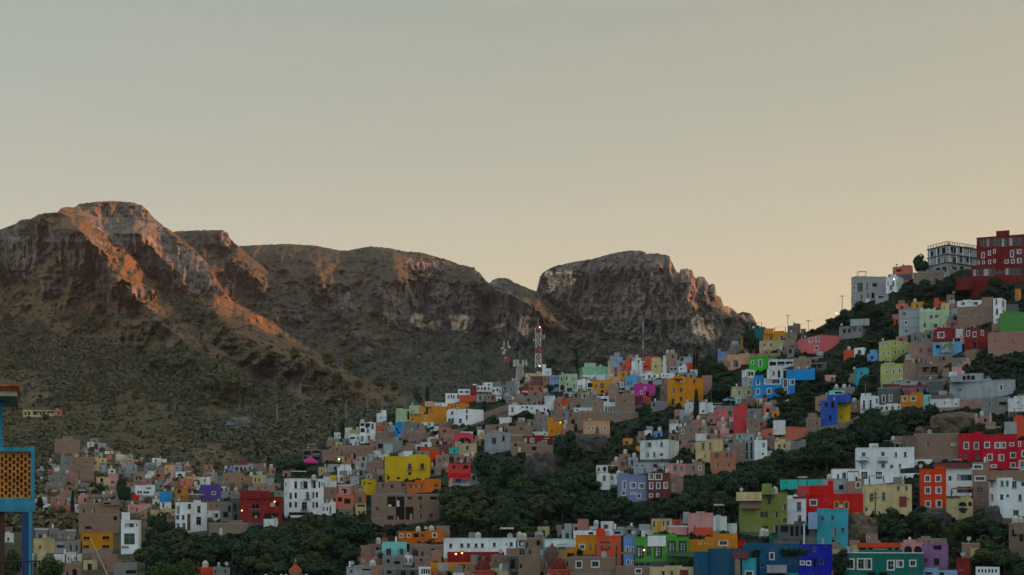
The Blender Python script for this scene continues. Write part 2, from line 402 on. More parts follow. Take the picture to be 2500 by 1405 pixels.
# unseen hill added to the right to keep late sun off the town
E_SKY = [(1950, 900), (2300, 780), (2520, 720), (2700, 660), (3000, 600), (3600, 560), (4400, 470), (5200, 300), (6000, 120), (8200, -330)]
E_D = [(1950, 1300), (3600, 1300), (4600, 900), (8200, 760)]
def e_table(PX, Y):
    s = np.clip((1300 - Y) / (1300 - pl(E_SKY, PX)), 0, 1); return 350 + (pl(E_D, PX) - 350) * s ** 4
layer('eastern_hill', E_SKY, 1950, 8200, 15.0, 1299, None, None, 80, [M_MTM], (), (), 83, 0.6, table=e_table)
nh = MB()  # unseen ridge added to keep the low sun off the foreground
for i in range(24):
    for j in range(40):
        def q2(a, b):
            x = 210 + 16 * a; y = -520 + 20 * b + 14 * math.sin(a * 0.7); h = 120 * math.sin(math.pi * min(1, a / 24)) ** 0.7
            return (x, y, -60 + h * 1.25 + 6 * math.sin(a * 1.1 + b * 0.6) + (20 if b < 34 else 20 - 12 * (b - 34)))
        nh.poly([q2(i, j), q2(i + 1, j), q2(i + 1, j + 1), q2(i, j + 1)], M_TOWN)
tag(nh.build('near_ridge', smooth=True), kind='structure')
g = MB(); m_, n_ = mat('valley_floor'); n_.out(n_.mix(n_.rng(n_.noise(n_.pos(), 0.05, 5), 0.35, 0.65), (0.05, 0.045, 0.03), (0.08, 0.065, 0.045)), 0.95, 0.1)
g.poly([(-6000, -800, -72), (6000, -800, -72), (6000, 6500, -72), (-6000, 6500, -72)], m_)
tag(g.build('ground'), kind='structure')
# the near hillside under the viewpoint
nr = MB()
for i in range(40):
    for j in range(30):
        def q(a, b):
            x = -160 + 8 * a; y = -20 + 8 * b
            z = -9 - 0.20 * max(0, y - 10) + 0.8 * math.sin(a * 1.3 + b) - 18 * max(0, min(1, (y - 30) / 60))
            return (x, y, z)
        nr.poly([q(i, j), q(i + 1, j), q(i + 1, j + 1), q(i, j + 1)], M_TOWN)
tag(nr.build('near_slope', smooth=True), kind='structure')

# ------------------------------------------------------------------ camera, sun, sky, air
cam = bpy.data.cameras.new('camera'); co = link(bpy.data.objects.new('camera', cam))
co.rotation_euler = (math.pi / 2, 0, 0)
cam.sensor_width = 36; cam.lens = 36 * F / 2500; cam.shift_y = (HY - 702.5) / 2500
cam.clip_start = 0.5; cam.clip_end = 12000
SC.camera = co
SUN_EL, SUN_AZ = math.radians(5.2), math.radians(99)      # azimuth from the view direction, to the right
sd = Vector((math.sin(SUN_AZ) * math.cos(SUN_EL), math.cos(SUN_AZ) * math.cos(SUN_EL), math.sin(SUN_EL)))
sl = bpy.data.lights.new('sun', 'SUN'); sl.energy = 3.5; sl.angle = math.radians(0.6); sl.color = (1.0, 0.36, 0.13)
so_ = link(bpy.data.objects.new('sun', sl)); so_.rotation_euler = sd.to_track_quat('Z', 'Y').to_euler(); so_.location = (300, 0, 300)
W = bpy.data.worlds.new('World'); SC.world = W; W.use_nodes = True; W.cycles.sampling_method = 'NONE'
wt = W.node_tree; bg = wt.nodes['Background']
class WN(NT):
    def __init__(s): s.t = wt; s.n = wt.nodes; s.l = wt.links
w_ = WN()
sky = w_.new('ShaderNodeTexSky', sky_type='NISHITA'); sky.sun_disc = False; sky.sun_elevation = SUN_EL; sky.sun_rotation = SUN_AZ
sky.air_density = 1.0; sky.dust_density = 2.0
dirn = w_.new('ShaderNodeTexCoord').outputs['Generated']
sx = w_.new('ShaderNodeSeparateXYZ'); w_.l.new(dirn, sx.inputs[0])
ramp = w_.new('ShaderNodeValToRGB'); w_.l.new(sx.outputs['Z'], ramp.inputs[0])
els = ramp.color_ramp.elements
stops = [(0.0, (0.82, 0.57, 0.30)), (0.12, (0.83, 0.625, 0.37)), (0.18, (0.69, 0.58, 0.41)), (0.23, (0.585, 0.54, 0.425)), (0.29, (0.495, 0.49, 0.41)), (0.37, (0.425, 0.44, 0.385)), (0.5, (0.47, 0.53, 0.52)), (1.0, (0.79, 1.0, 1.08))]
els[0].position, els[0].color = stops[0][0], (*stops[0][1], 1); els[1].position, els[1].color = 1.0, (*stops[-1][1], 1)
for p, c in stops[1:-1]:
    e = els.new(p); e.color = (*c, 1)
# a little warmer and brighter towards the sunset side, cooler to the left and behind
az = w_.math('ADD', w_.math('MULTIPLY', sx.outputs['X'], 0.9), w_.math('MULTIPLY', sx.outputs['Y'], 0.25))
warm = w_.mix(w_.rng(az, -0.1, 0.6), (0.92, 0.99, 1.04), (1.02, 1.0, 0.91))
grad = w_.mix(1.0, ramp.outputs[0], warm, 'MULTIPLY')
back = w_.mix(w_.rng(sx.outputs['Y'], 0.5, -0.3), grad, (0.82, 0.99, 1.05))
cl = w_.noise(w_.mapping(dirn, (1.5, 1.5, 9)), 1.6, 5, 0.6)
back = w_.mix(w_.rng(cl, 0.35, 0.7, 0, 0.10), back, (0.70, 0.56, 0.45))
sdv = w_.new('ShaderNodeVectorMath', operation='DOT_PRODUCT'); w_.l.new(dirn, sdv.inputs[0]); sdv.inputs[1].default_value = tuple(sd)
gl = w_.math('POWER', w_.math('MAXIMUM', sdv.outputs['Value'], 0.0), 9.0)
back = w_.mix(gl, back, (2.2, 1.35, 0.65))
scl = w_.mix(1.0, back, (7.1, 7.1, 7.1), 'MULTIPLY'); scl.node.clamp_result = False
tot = w_.mix(0.10, scl, sky.outputs[0])
w_.l.new(tot, bg.inputs['Color']); bg.inputs['Strength'].default_value = 0.05
SC.view_settings.view_transform = 'Standard'; SC.view_settings.look = 'None'; SC.view_settings.exposure = 1.5
SC.render.engine = 'CYCLES'
DENOISE = True
SC.cycles.max_bounces = 4; SC.cycles.diffuse_bounces = 2; SC.cycles.volume_bounces = 0; SC.cycles.use_denoising = DENOISE
HAZE = True
if HAZE:
    hm = bpy.data.materials.new('evening_haze'); hm.use_nodes = True
    ht = hm.node_tree; ht.nodes.remove(ht.nodes['Principled BSDF'])
    pv = ht.nodes.new('ShaderNodeVolumePrincipled'); pv.inputs['Color'].default_value = (0.85, 0.86, 0.88, 1); pv.inputs['Density'].default_value = 0.00003
    pv.inputs['Anisotropy'].default_value = 0.2
    ht.links.new(pv.outputs[0], ht.nodes['Material Output'].inputs['Volume'])
    hb = MB(); hb.abox(-3500, 3500, -900, 4500, -75, 640, hm)
    tag(hb.build('haze'), kind='stuff')
# ------------------------------------------------------------------ wall colours (as they look in the evening shade -> paint reflectance)
SHADE = (0.46, 0.47, 0.47)
PAL = dict(white=(182, 190, 193), dwhite=(148, 152, 152), cream=(172, 156, 116), greyw=(124, 132, 136), conc=(100, 102, 100), dconc=(70, 74, 75), brick=(112, 87, 70),
           brick2=(130, 98, 82), brickd=(84, 66, 56), mustard=(208, 138, 10), gold=(214, 148, 52), ochre=(160, 102, 20), yellow=(188, 162, 8), orange=(228, 118, 8),
           orred=(214, 68, 12), coral=(226, 92, 62), salmon=(204, 116, 96), pink=(192, 98, 104), ppink=(196, 145, 140), peach=(208, 160, 124), magenta=(148, 42, 110),
           dmag=(84, 34, 72), hpink=(200, 70, 92), cred=(222, 70, 72), red=(206, 10, 8), crimson=(150, 12, 36), dred=(104, 20, 18), winered=(86, 14, 14), maroon=(84, 32, 36), brownred=(92, 46, 44), teal=(4, 80, 74),
           turq=(44, 126, 142), tgreen=(36, 150, 140), aqua=(108, 176, 176), sky=(96, 152, 192), blue=(20, 112, 170), royal=(28, 62, 140), cobalt=(10, 22, 132), navy=(2, 64, 92),
           lilac=(98, 108, 142), purple=(66, 50, 114), green=(62, 126, 46), bgreen=(46, 142, 40), mgreen=(58, 112, 54), olive=(98, 112, 54), lime=(140, 146, 88), mint=(104, 152, 126), pblue=(130, 160, 200), lblue=(96, 136, 186),
           pgreen=(136, 156, 128), mauve=(116, 80, 118), hotel=(124, 128, 130), modern=(124, 126, 126), tan=(146, 136, 100), stone=(104, 92, 78), obrick=(150, 88, 62), pbrick=(136, 92, 82), rust=(170, 58, 34))
BRICKS = {'brick', 'brick2', 'brickd', 'pbrick', 'obrick', 'stone'}
CONCS = {'conc', 'dconc', 'greyw'}
_wm = {}
def wallmat(c):
    if c in _wm: return _wm[c]
    a = tuple(lin(v) / s for v, s in zip(PAL[c], SHADE)); a = sc3(a, min(1.0, 0.8 / max(a)) * (1.0 if c in ('white', 'dwhite') else 0.74)); lum_ = 0.3 * a[0] + 0.6 * a[1] + 0.1 * a[2]; a = tuple(max(0.003, 1.03 * q - 0.03 * lum_) for q in a)
    m, n = mat('plaster_' + c if c not in BRICKS else 'brickwork_' + c)
    P = n.pos()
    st = n.noise(n.mapping(P, (0.9, 0.9, 0.10)), 1.0, 5, 0.65)          # rain streaks
    n1 = n.noise(P, 0.55, 5, 0.65); n2 = n.noise(P, 2.6, 4, 0.7)
    if c in BRICKS:
        sx_ = n.new('ShaderNodeSeparateXYZ'); n.l.new(P, sx_.inputs[0])
        cb = n.new('ShaderNodeCombineXYZ'); n.l.new(n.math('ADD', n.math('MULTIPLY', sx_.outputs[0], 0.93), n.math('MULTIPLY', sx_.outputs[1], 0.5)), cb.inputs[0]); n.l.new(sx_.outputs[2], cb.inputs[1])
        bt = n.new('ShaderNodeTexBrick'); n.l.new(cb.outputs[0], bt.inputs[0]); bt.inputs['Scale'].default_value = 1.0
        bt.inputs['Brick Width'].default_value = 0.42; bt.inputs['Row Height'].default_value = 0.2; bt.inputs['Mortar Size'].default_value = 0.022
        bt.inputs['Color1'].default_value = (*a, 1); bt.inputs['Color2'].default_value = (*sc3(a, 0.72), 1); bt.inputs['Mortar'].default_value = (0.24, 0.22, 0.19, 1)
        col = n.mix(n.rng(n1, 0.35, 0.7, 0, 0.6), bt.outputs[0], sc3(a, 0.62))
        col = n.mix(n.rng(st, 0.52, 0.75, 0, 0.45), col, (0.20, 0.18, 0.16))
        n.bump(n2, 0.5, 0.05)
    else:
        dirty = 0.7 if c in CONCS or c in ('dwhite', 'cream', 'tan', 'ppink', 'pgreen', 'salmon', 'hotel') else 0.38
        g = sc3(a, 0.66); gr = tuple(0.5 * x + 0.07 for x in g)
        col = n.mix(n.rng(n1, 0.38, 0.72, 0, 0.3 + dirty * 0.7), a, sc3(a, 0.78))
        col = n.mix(n.rng(st, 0.47, 0.66, 0, dirty), col, gr)
        col = n.mix(n.rng(n2, 0.6, 0.75, 0, dirty * 0.7), col, gr)
        n3_ = n.noise(P, 0.22, 3, 0.5); pt = n.noise(P, 0.9, 6, 0.75)
        col = n.mix(n.rng(n3_, 0.38, 0.62, 0, 0.5), col, sc3(a, 0.66))
        col = n.mix(n.rng(pt, 0.57, 0.61, 0, min(0.8, dirty * 1.2)), col, tuple(0.6 * q + 0.07 for q in sc3(a, 0.62)))
        n.bump(n2, 0.25, 0.03)
    n.out(col, 0.85, 0.25)
    _wm[c] = m
    return m
def flat(name, c, rough=0.6, spec=0.3, metal=0.0, var=0.25, scale=3.0):
    m, n = mat(name)
    k = n.noise(n.pos(), scale, 4, 0.6)
    n.out(n.mix(n.rng(k, 0.35, 0.7), c, sc3(c, 1 - var)), rough, spec); n.b.inputs['Metallic'].default_value = metal
    return m
GLASS = flat('window_glass', (0.012, 0.014, 0.017), 0.12, 0.4)
VOID = flat('unlit_interior', (0.02, 0.018, 0.016), 0.9, 0.1)
FRAMEW = flat('white_frame_paint', (0.62, 0.63, 0.63), 0.6)
FRAMEY = flat('yellow_frame_paint', (0.62, 0.33, 0.02), 0.6)
FRAMED = flat('dark_frame_paint', (0.018, 0.03, 0.018), 0.6)
MUNT = flat('muntin_paint', (0.30, 0.30, 0.30), 0.6)
IRON = flat('black_ironwork', (0.02, 0.02, 0.022), 0.5)
WOOD = flat('door_wood', (0.07, 0.035, 0.02), 0.6)
REDD = flat('red_door_paint', (0.20, 0.03, 0.03), 0.6)
ROOF = flat('roof_screed', (0.20, 0.16, 0.13), 0.95, 0.1, 0, 0.5, 0.8)
SLAB = flat('concrete_slab', (0.26, 0.255, 0.24), 0.9, 0.1, 0, 0.4, 1.5)
TANKW = flat('cream_tank_plastic', (0.44, 0.43, 0.38), 0.5)
TANKB = flat('black_tank_plastic', (0.02, 0.02, 0.022), 0.45)
METAL = flat('galvanised_steel', (0.36, 0.37, 0.38), 0.45, 0.5, 0.4)
TILEROOF = flat('clay_tile', (0.22, 0.07, 0.04), 0.9, 0.1, 0, 0.5, 2)
LAMINA = flat('sheet_metal_roof', (0.24, 0.25, 0.26), 0.5, 0.4, 0.3)

TILES = dict(A=(0, 1000, 3.469), B=(380, 1000, 3.469), C=(760, 1000, 3.469), D=(1140, 1000, 3.469), E=(1480, 1000, 3.469), F=(1780, 1000, 3.469), G=(2080, 1000, 3.469),
             H=(780, 760, 4.39), I=(1080, 760, 4.39), J=(1400, 760, 4.39), K=(1700, 720, 3.9025), L=(2060, 520, 4.132), M=(2040, 740, 3.902))
def hit(px, C, d):
    """where the sight line of column px meets the plan line C + t d; returns t"""
    k = (px - CX) / F
    return (k * C.y - C.x) / (d.x - k * d.y)

class Facet:
    def __init__(s, P0, P1, xa, xb):
        s.P0 = P0; s.P1 = P1; s.d = (P1 - P0); s.L = s.d.length; s.d = s.d / s.L
        s.n = Vector((s.d.y, -s.d.x, 0)); s.xa = xa; s.xb = xb; s.holes = []
        if s.n.dot(P0) > 0: s.n = -s.n
    def place(s, x0, x1, y0, y1, zlo, zhi):
        a0 = hit(x0, s.P0, s.d); a1 = hit(x1, s.P0, s.d); a0, a1 = min(a0, a1), max(a0, a1)
        ac = (a0 + a1) / 2; Yd = s.P0.y + s.d.y * ac
        b1 = (HY - y0) / F * Yd; b0 = (HY - y1) / F * Yd
        a0 = max(a0, 0.12); a1 = min(a1, s.L - 0.12); b0 = max(b0, zlo - 0.5); b1 = min(b1, zhi - 0.18)
        if a1 - a0 < 0.18 or b1 - b0 < 0.18: return None
        for h in s.holes:
            if a0 < h[1] and a1 > h[0] and b0 < h[3] and b1 > h[2]: return None
        h = (a0, a1, b0, b1); s.holes.append(h); return h
    def at(s, a, b, out=0.0):
        p = s.P0 + s.d * a + s.n * out
        return (p.x, p.y, b)

def wall_facet(mb, f, zlo, zhi, m, rev=0.2, arch=()):
    E = 1e-4
    As = sorted({0.0, s_(f.L)} | {s_(h[0]) for h in f.holes} | {s_(h[1]) for h in f.holes})
    Bs = sorted({s_(zlo), s_(zhi)} | {s_(h[2]) for h in f.holes} | {s_(h[3]) for h in f.holes})
    for i in range(len(As) - 1):
        if As[i + 1] - As[i] < E: continue
        am = (As[i] + As[i + 1]) / 2
        run = None
        for j in range(len(Bs)):
            solid = False
            if j < len(Bs) - 1:
                bm = (Bs[j] + Bs[j + 1]) / 2
                solid = not any(h[0] < am < h[1] and h[2] < bm < h[3] for h in f.holes)
            if solid and run is None: run = Bs[j]
            if not solid and run is not None:
                if Bs[j] - run > E:
                    mb.poly([f.at(As[i], run), f.at(As[i + 1], run), f.at(As[i + 1], Bs[j]), f.at(As[i], Bs[j])], m)
                run = None
    for h in f.holes:
        a0, a1, b0, b1 = h
        for (p, q) in (((a0, b0), (a1, b0)), ((a1, b0), (a1, b1)), ((a1, b1), (a0, b1)), ((a0, b1), (a0, b0))):
            mb.poly([f.at(*p), f.at(*q), f.at(*q, -rev), f.at(*p, -rev)], m)
        if h in arch:
            r = (a1 - a0) / 2; ac = (a0 + a1) / 2; hh = min(r, (b1 - b0) * 0.6)
            for sg in (-1, 1):
                pts = [f.at(ac + sg * r, b1, -0.02)] + [f.at(ac + sg * r * math.cos(t), b1 - hh + hh * math.sin(t), -0.02) for t in [k * math.pi / 12 for k in range(7)]]
                mb.poly(pts, m)
def s_(v): return round(v, 4)

def opening(root, f, h, fl, wall_m):
    a0, a1, b0, b1 = h
    door = 'd' in fl or 'r' in fl or 'w' in fl
    mb = MB()
    fill = VOID if 'k' in fl else REDD if 'r' in fl else FRAMEW if 'w' in fl else GLASS
    if 'd' in fl: fill = R.choice([GLASS, WOOD])
    q = -0.17
    mb.poly([f.at(a0, b0, q), f.at(a1, b0, q), f.at(a1, b1, q), f.at(a0, b1, q)], fill)
    w, hgt = a1 - a0, b1 - b0
    up = Vector((0, 0, 1))
    def bar(aa, ab, ba, bb, m, o=-0.145, th=0.05):
        c = Vector(f.at((aa + ab) / 2, (ba + bb) / 2, o)); mb.box(c, f.d, up, f.n, (ab - aa, bb - ba, th), m)
    if 'k' not in fl and 'r' not in fl and 'w' not in fl:
        mm = FRAMED if 'm' in fl else MUNT
        t = 0.05
        bar(a0, a1, b0, b0 + t, mm); bar(a0, a1, b1 - t, b1, mm); bar(a0, a0 + t, b0 + t, b1 - t, mm); bar(a1 - t, a1, b0 + t, b1 - t, mm)
        if w > 0.7: bar((a0 + a1) / 2 - t / 2, (a0 + a1) / 2 + t / 2, b0 + t, b1 - t, mm, -0.14)
        if hgt > 1.5: bar(a0 + t, a1 - t, b0 + hgt * 0.64, b0 + hgt * 0.64 + t, mm, -0.135)
        if 'm' in fl:
            for k in range(1, 4): bar(a0 + t, a1 - t, b0 + hgt * k / 4, b0 + hgt * k / 4 + t, FRAMEW, -0.13)
            for k in (1, 3): bar(a0 + w * k / 4, a0 + w * k / 4 + t, b0 + t, b1 - t, FRAMEW, -0.125)
        if w > 2.0 and 'm' not in fl:
            for k in range(1, int(w / 0.9)):
                x = a0 + w * k / int(w / 0.9); bar(x, x + t, b0 + t, b1 - t, mm, -0.12)
        if not door and hgt > 0.9 and R.random() < 0.5:      # drawn curtain behind the glass
            cw = w * R.uniform(0.25, 0.5)
            mb.poly([f.at(a0, b0, q + 0.006), f.at(a0 + cw, b0, q + 0.006), f.at(a0 + cw, b1, q + 0.006), f.at(a0, b1, q + 0.006)], CURT)
    if 'k' in fl and w > 1.5 and hgt > 1.2:      # things that stand in the open bay
        if R.random() < 0.6: bar(a0, a1, b0, b0 + min(1.0, hgt * 0.35), R.choice([wall_m, SLAB]), -0.1, 0.1)
        for k in range(int(w / 1.6)):
            x = R.uniform(a0, a1 - 0.5); hh = R.uniform(0.4, min(1.8, hgt * 0.8)); bar(x, min(a1, x + R.uniform(0.3, 0.9)), b0, b0 + hh, R.choice([CURT, MUNT, WOOD, SLAB, wall_m, FRAMEW]), -0.155, 0.03)
        for k in range(1, int(w / 2.6) + 1):
            x = a0 + w * k / (int(w / 2.6) + 1); bar(x, x + 0.22, b0, b1, wall_m, -0.08, 0.12)
        if hgt > 3.2: bar(a0, a1, b0 + hgt * 0.5, b0 + hgt * 0.5 + 0.22, SLAB, -0.06, 0.14)
    name = 'door' if door else 'opening' if 'k' in fl else 'window'
    o = mb.build(name, root)
    fm = FRAMEW if 'f' in fl else FRAMEY if 'y' in fl else FRAMED if 'm' in fl else None
    if fm:
        fb = MB(); t = min(0.28, 0.13 + 0.06 * w); p = 0.05
        def fr(aa, ab, ba, bb):
            c = Vector(f.at((aa + ab) / 2, (ba + bb) / 2, p / 2)); fb.box(c, f.d, up, f.n, (ab - aa, bb - ba, p), fm)
        fr(a0 - t, a1 + t, b1, b1 + t); fr(a0 - t, a1 + t, b0 - t, b0); fr(a0 - t, a0, b0, b1); fr(a1, a1 + t, b0, b1)
        x = fb.build('frame', o, root['_o'])
    elif not door and 'k' not in fl and R.random() < 0.6:
        fb = MB(); c = Vector(f.at((a0 + a1) / 2, b0 - 0.05, 0.06)); fb.box(c, f.d, up, f.n, (w + 0.2, 0.09, 0.12), SLAB)
        fb.build('sill', o, root['_o'])
    if 'b' in fl:
        bb = MB(); bz = b0 - 0.05; bw = w / 2 + 0.35; ac = (a0 + a1) / 2
        bb.box(Vector(f.at(ac, bz, 0.4)), f.d, up, f.n, (2 * bw, 0.12, 0.8), SLAB)
        for k in range(int(2 * bw / 0.22) + 1):
            a = ac - bw + 0.04 + k * 0.22; bb.bar(f.at(a, bz, 0.77), f.at(a, bz + 0.95, 0.77), 0.018, IRON)
        for (p0, p1) in (((ac - bw, 0.77), (ac + bw, 0.77)), ((ac - bw, 0.02), (ac - bw, 0.77)), ((ac + bw, 0.02), (ac + bw, 0.77))):
            bb.bar(f.at(p0[0], bz + 0.95, p0[1]), f.at(p1[0], bz + 0.95, p1[1]), 0.03, IRON)
        bb.build('balcony', root)
    return o
CURT = flat('pale_curtain', (0.42, 0.40, 0.36), 0.9, 0.1)

def shell(name, root, foot, vis, zlo, zhi, c, archs, parapet=0.35, rname='roof'):
    """walls round a 4-point footprint; vis = facets in view (with holes); a flat roof behind a low parapet"""
    m = wallmat(c); mb = MB()
    n = len(foot)
    seen = {(id(f.P0), id(f.P1)) for f in vis}
    for f in vis: wall_facet(mb, f, zlo, zhi, m, arch=archs)
    for i in range(n):
        a, b = foot[i], foot[(i + 1) % n]
        if (id(a), id(b)) in seen or (id(b), id(a)) in seen: continue
        mb.poly([(a.x, a.y, zlo), (b.x, b.y, zlo), (b.x, b.y, zhi), (a.x, a.y, zhi)], m)
    cen = sum(foot, Vector((0, 0, 0))) / n
    inn = [p + (cen - p).normalized() * 0.24 for p in foot]
    for i in range(n):
        j = (i + 1) % n
        mb.poly([(foot[i].x, foot[i].y, zhi), (foot[j].x, foot[j].y, zhi), (inn[j].x, inn[j].y, zhi), (inn[i].x, inn[i].y, zhi)], m)
        mb.poly([(inn[i].x, inn[i].y, zhi), (inn[j].x, inn[j].y, zhi), (inn[j].x, inn[j].y, zhi - parapet), (inn[i].x, inn[i].y, zhi - parapet)], m)
    w = mb.build(name, root)
    rb = MB(); rb.poly([(p.x, p.y, zhi - parapet) for p in inn], ROOF); rb.build(rname, w, root['_o'])
    return w

HOUSES = []; VIS = {}
TANKS = []
import re
_wt = re.compile(r'^(-?\d+),(-?\d+),(\d+),(\d+)([a-z]*)(?:\*(\d+)\+(-?\d+))?$')
def house(tile, line):
    parts = [p.strip() for p in line.split('|')]
    ox, oy, sc = TILES[tile]
    gx = lambda v: ox + float(v) / sc
    gy = lambda v: oy + float(v) / sc
    x0, x1, y0, y1, c = parts[0].split()
    x0, x1, y0, y1 = gx(x0), gx(x1), gy(y0), gy(y1)
    label = parts[1]; wins = parts[2].split() if len(parts) > 2 else []; opts = parts[3].split() if len(parts) > 3 else []
    od = {}
    for o in opts:
        k = o[0]; od.setdefault(k, []).append(o[1:].lstrip(':'))
    split = od.get('s', [None])[0]
    xc = (x0 + x1) / 2
    name = od.get('n', ['house'])[0]
    D = groundD(xc, min(y1, 1425)) + float(od.get('o', [0])[0]) - 1.2
    H = (y1 - y0) / F * D
    dep = float(od['d'][0]) if 'd' in od else max(2.5, min(9.0, H * 1.15, (x1 - x0) / F * D * 1.1))
    V = lambda px: Vector(((px - CX) / F * D, D, 0))
    if split:
        side = split[-1]; xs = gx(split[:-1])
        C = V(xs); v = Vector((C.x, C.y, 0)).normalized(); r = Vector((v.y, -v.x, 0))
        fw = (xs - x0 if side == 'r' else x1 - xs) / F * D; gp = (x1 - xs if side == 'r' else xs - x0) / F * D
        Wt = max(gp * 1.15, min(10.0, max(5.0, 0.9 * fw)))
        th = math.asin(max(0.16, min(0.8, gp / Wt)))
        if side == 'r':
            df = -math.cos(th) * r + math.sin(th) * v; ds = math.sin(th) * r + math.cos(th) * v
            A = C + df * hit(x0, C, df); B = C + ds * hit(x1, C, ds)
            foot = [A, C, B, A + (B - C)]; vis = [Facet(A, C, x0, xs), Facet(C, B, xs, x1)]
        else:
            df = math.cos(th) * r + math.sin(th) * v; ds = -math.sin(th) * r + math.cos(th) * v
            B = C + df * hit(x1, C, df); A = C + ds * hit(x0, C, ds)
            foot = [A, C, B, B + (A - C)]; vis = [Facet(A, C, x0, xs), Facet(C, B, xs, x1)]
    else:
        C = V(xc); az_ = math.atan2(C.x, C.y) + math.radians(R.uniform(-3.5, 3.5))
        v = Vector((math.sin(az_), math.cos(az_), 0)); r = Vector((v.y, -v.x, 0))
        A = C + r * hit(x0, C, r); B = C + r * hit(x1, C, r)
        foot = [A, B, B + v * dep, A + v * dep]; vis = [Facet(A, B, x0, x1)]
    zt = (HY - y0) / F * D; zb = (HY - y1) / F * D; zlo = zb - 4.0
    base = Vector((C.x, C.y, zb))
    root = empty(name, base); root['_o'] = (base.x, base.y, base.z)
    tag(root, label, od.get('k', ['house'])[0].replace('_', ' '), od.get('g', ['houses on the hillside'])[0].replace('_', ' '))
    VIS[label] = (vis, zb, zt, root)
    bodies = [(x0, x1, y0, y1, vis, zb, zt, c)]
    fx = []
    for u in od.get('u', []):
        q = u.split(','); ux0, ux1, uy0, uy1 = gx(q[0]), gx(q[1]), gy(q[2]), gy(q[3]); uc = q[4]; uo = float(q[5]) if len(q) > 5 else (0.5 if uy1 <= y0 + 2 else -0.35)
        Du = D + uo; Cu = Vector((((ux0 + ux1) / 2 - CX) / F * Du, Du, 0)); az2 = math.atan2(Cu.x, Cu.y) if not split else math.atan2(Cu.x, Cu.y)
        v2 = Vector((math.sin(az2), math.cos(az2), 0)); r2 = Vector((v2.y, -v2.x, 0))
        A2 = Cu + r2 * hit(ux0, Cu, r2); B2 = Cu + r2 * hit(ux1, Cu, r2)
        zt2 = (HY - uy0) / F * Du; zb2 = (HY - uy1) / F * Du
        dp = max(1.5, min(6.0, (A2 - B2).length * 1.0, dep)) if uo >= 0 else max(1.2, min(5, dep))
        bodies.append((ux0, ux1, uy0, uy1, [Facet(A2, B2, ux0, ux1)], zb2 - (0.35 if uy1 <= y0 + 2 else 1.0), zt2, uc))
        fx.append(([A2, B2, B2 + v2 * dp, A2 + v2 * dp], uc, 'upper_storey' if uy1 <= y0 + 2 else 'annex'))
    archs = [[] for _ in bodies]
    if not wins:      # plain party-wall houses still have one or two small openings
        wpx, hpx = (x1 - x0) * sc, (y1 - y0) * sc
        for k in range(max(1, min(3, int(wpx / 55)))):
            if hpx > 30 and R.random() < 0.85:
                ww = R.uniform(11, 19); hh = R.uniform(16, 28)
                wins.append('%d,%d,%d,%d' % ((x0 - ox) * sc + wpx * (k + R.uniform(0.25, 0.75)) / max(1, min(3, int(wpx / 55))) - ww / 2, (y0 - oy) * sc + hpx * R.uniform(0.2, 0.45), ww, min(hh, hpx * 0.4)))
    todo = []
    for t in wins:
        g = _wt.match(t)
        if not g: continue
        wx, wy, ww, wh = [float(g.group(i)) for i in range(1, 5)]; fl = g.group(5); n = int(g.group(6) or 1); dx = float(g.group(7) or 0)
        for k in range(n):
            a0, a1, b0, b1 = gx(wx + k * dx), gx(wx + k * dx + ww), gy(wy), gy(wy + wh)
            mx, my = (a0 + a1) / 2, (b0 + b1) / 2
            if 'f' in fl or 'y' in fl:     # the given box includes the surround
                ins = min(1.1, (a1 - a0) * 0.2); a0 += ins; a1 -= ins; b0 += ins; b1 -= ins
            bi = 0
            for i, bd in enumerate(bodies):
                if i and bd[0] <= mx <= bd[1] and bd[2] <= my <= bd[3]: bi = i
            bd = bodies[bi]; ft = None
            for f in bd[4]:
                if f.xa - 1 <= mx <= f.xb + 1: ft = f; a0 = max(a0, f.xa); a1 = min(a1, f.xb); break
            if ft is None: continue
            h = ft.place(a0, a1, b0, b1, bd[5], bd[6])
            if h:
                if 'a' in fl: archs[bi].append(h)
                todo.append((ft, h, fl, bd[7]))
    shell('wall', root, foot, vis, zlo, zt, c, archs[0])
    for i, (ft4, uc, nm) in enumerate(fx):
        bd = bodies[i + 1]; shell(nm, root, ft4, bd[4], bd[5], bd[6], uc, archs[i + 1], 0.3)
    for (ft, h, fl, wc) in todo: opening(root, ft, h, fl, wallmat(wc))
    up = Vector((0, 0, 1))
    if c in BRICKS or c in CONCS:      # concrete ring beams and floor slabs of the unfinished blockwork
        for f in vis:
            z = zt - 0.12
            while z > zb - 1:
                if not any(h[2] - 0.2 < z < h[3] + 0.2 for h in f.holes):
                    sb = MB(); sb.box(Vector(f.at(f.L / 2, z, 0.0)), f.d, up, f.n, (f.L + 0.06, 0.24, 0.06), SLAB); sb.build('ring_beam', root)
                z -= 2.7
    elif H > 2.2 and 'z' not in od and R.random() < 0.75:   # thin coping on the painted parapets
        cm = wallmat(od['c'][0]) if 'c' in od else wallmat(c)
        for f in vis: sb = MB(); sb.box(Vector(f.at(f.L / 2, zt + 0.03, -0.08)), f.d, up, f.n, (f.L + 0.1, 0.14, 0.3), cm); sb.build('coping', root)
    if c not in BRICKS and c not in CONCS and 'z' not in od and R.random() < 0.45:     # plinth
        pm = R.choice([wallmat('stone'), SLAB, wallmat('brickd'), wallmat('dconc')])
        for f in vis:
            z = zb + 0.3
            if not any(h[2] < zb + 0.75 for h in f.holes): pb = MB(); pb.box(Vector(f.at(f.L / 2, z - 0.6, 0.0)), f.d, up, f.n, (f.L + 0.03, 1.9, 0.05), pm); pb.build('plinth', root)
    # the odds and ends that break up a roof line
    fr_ = vis[0] if not split else (vis[0] if split[-1] == 'r' else vis[1])
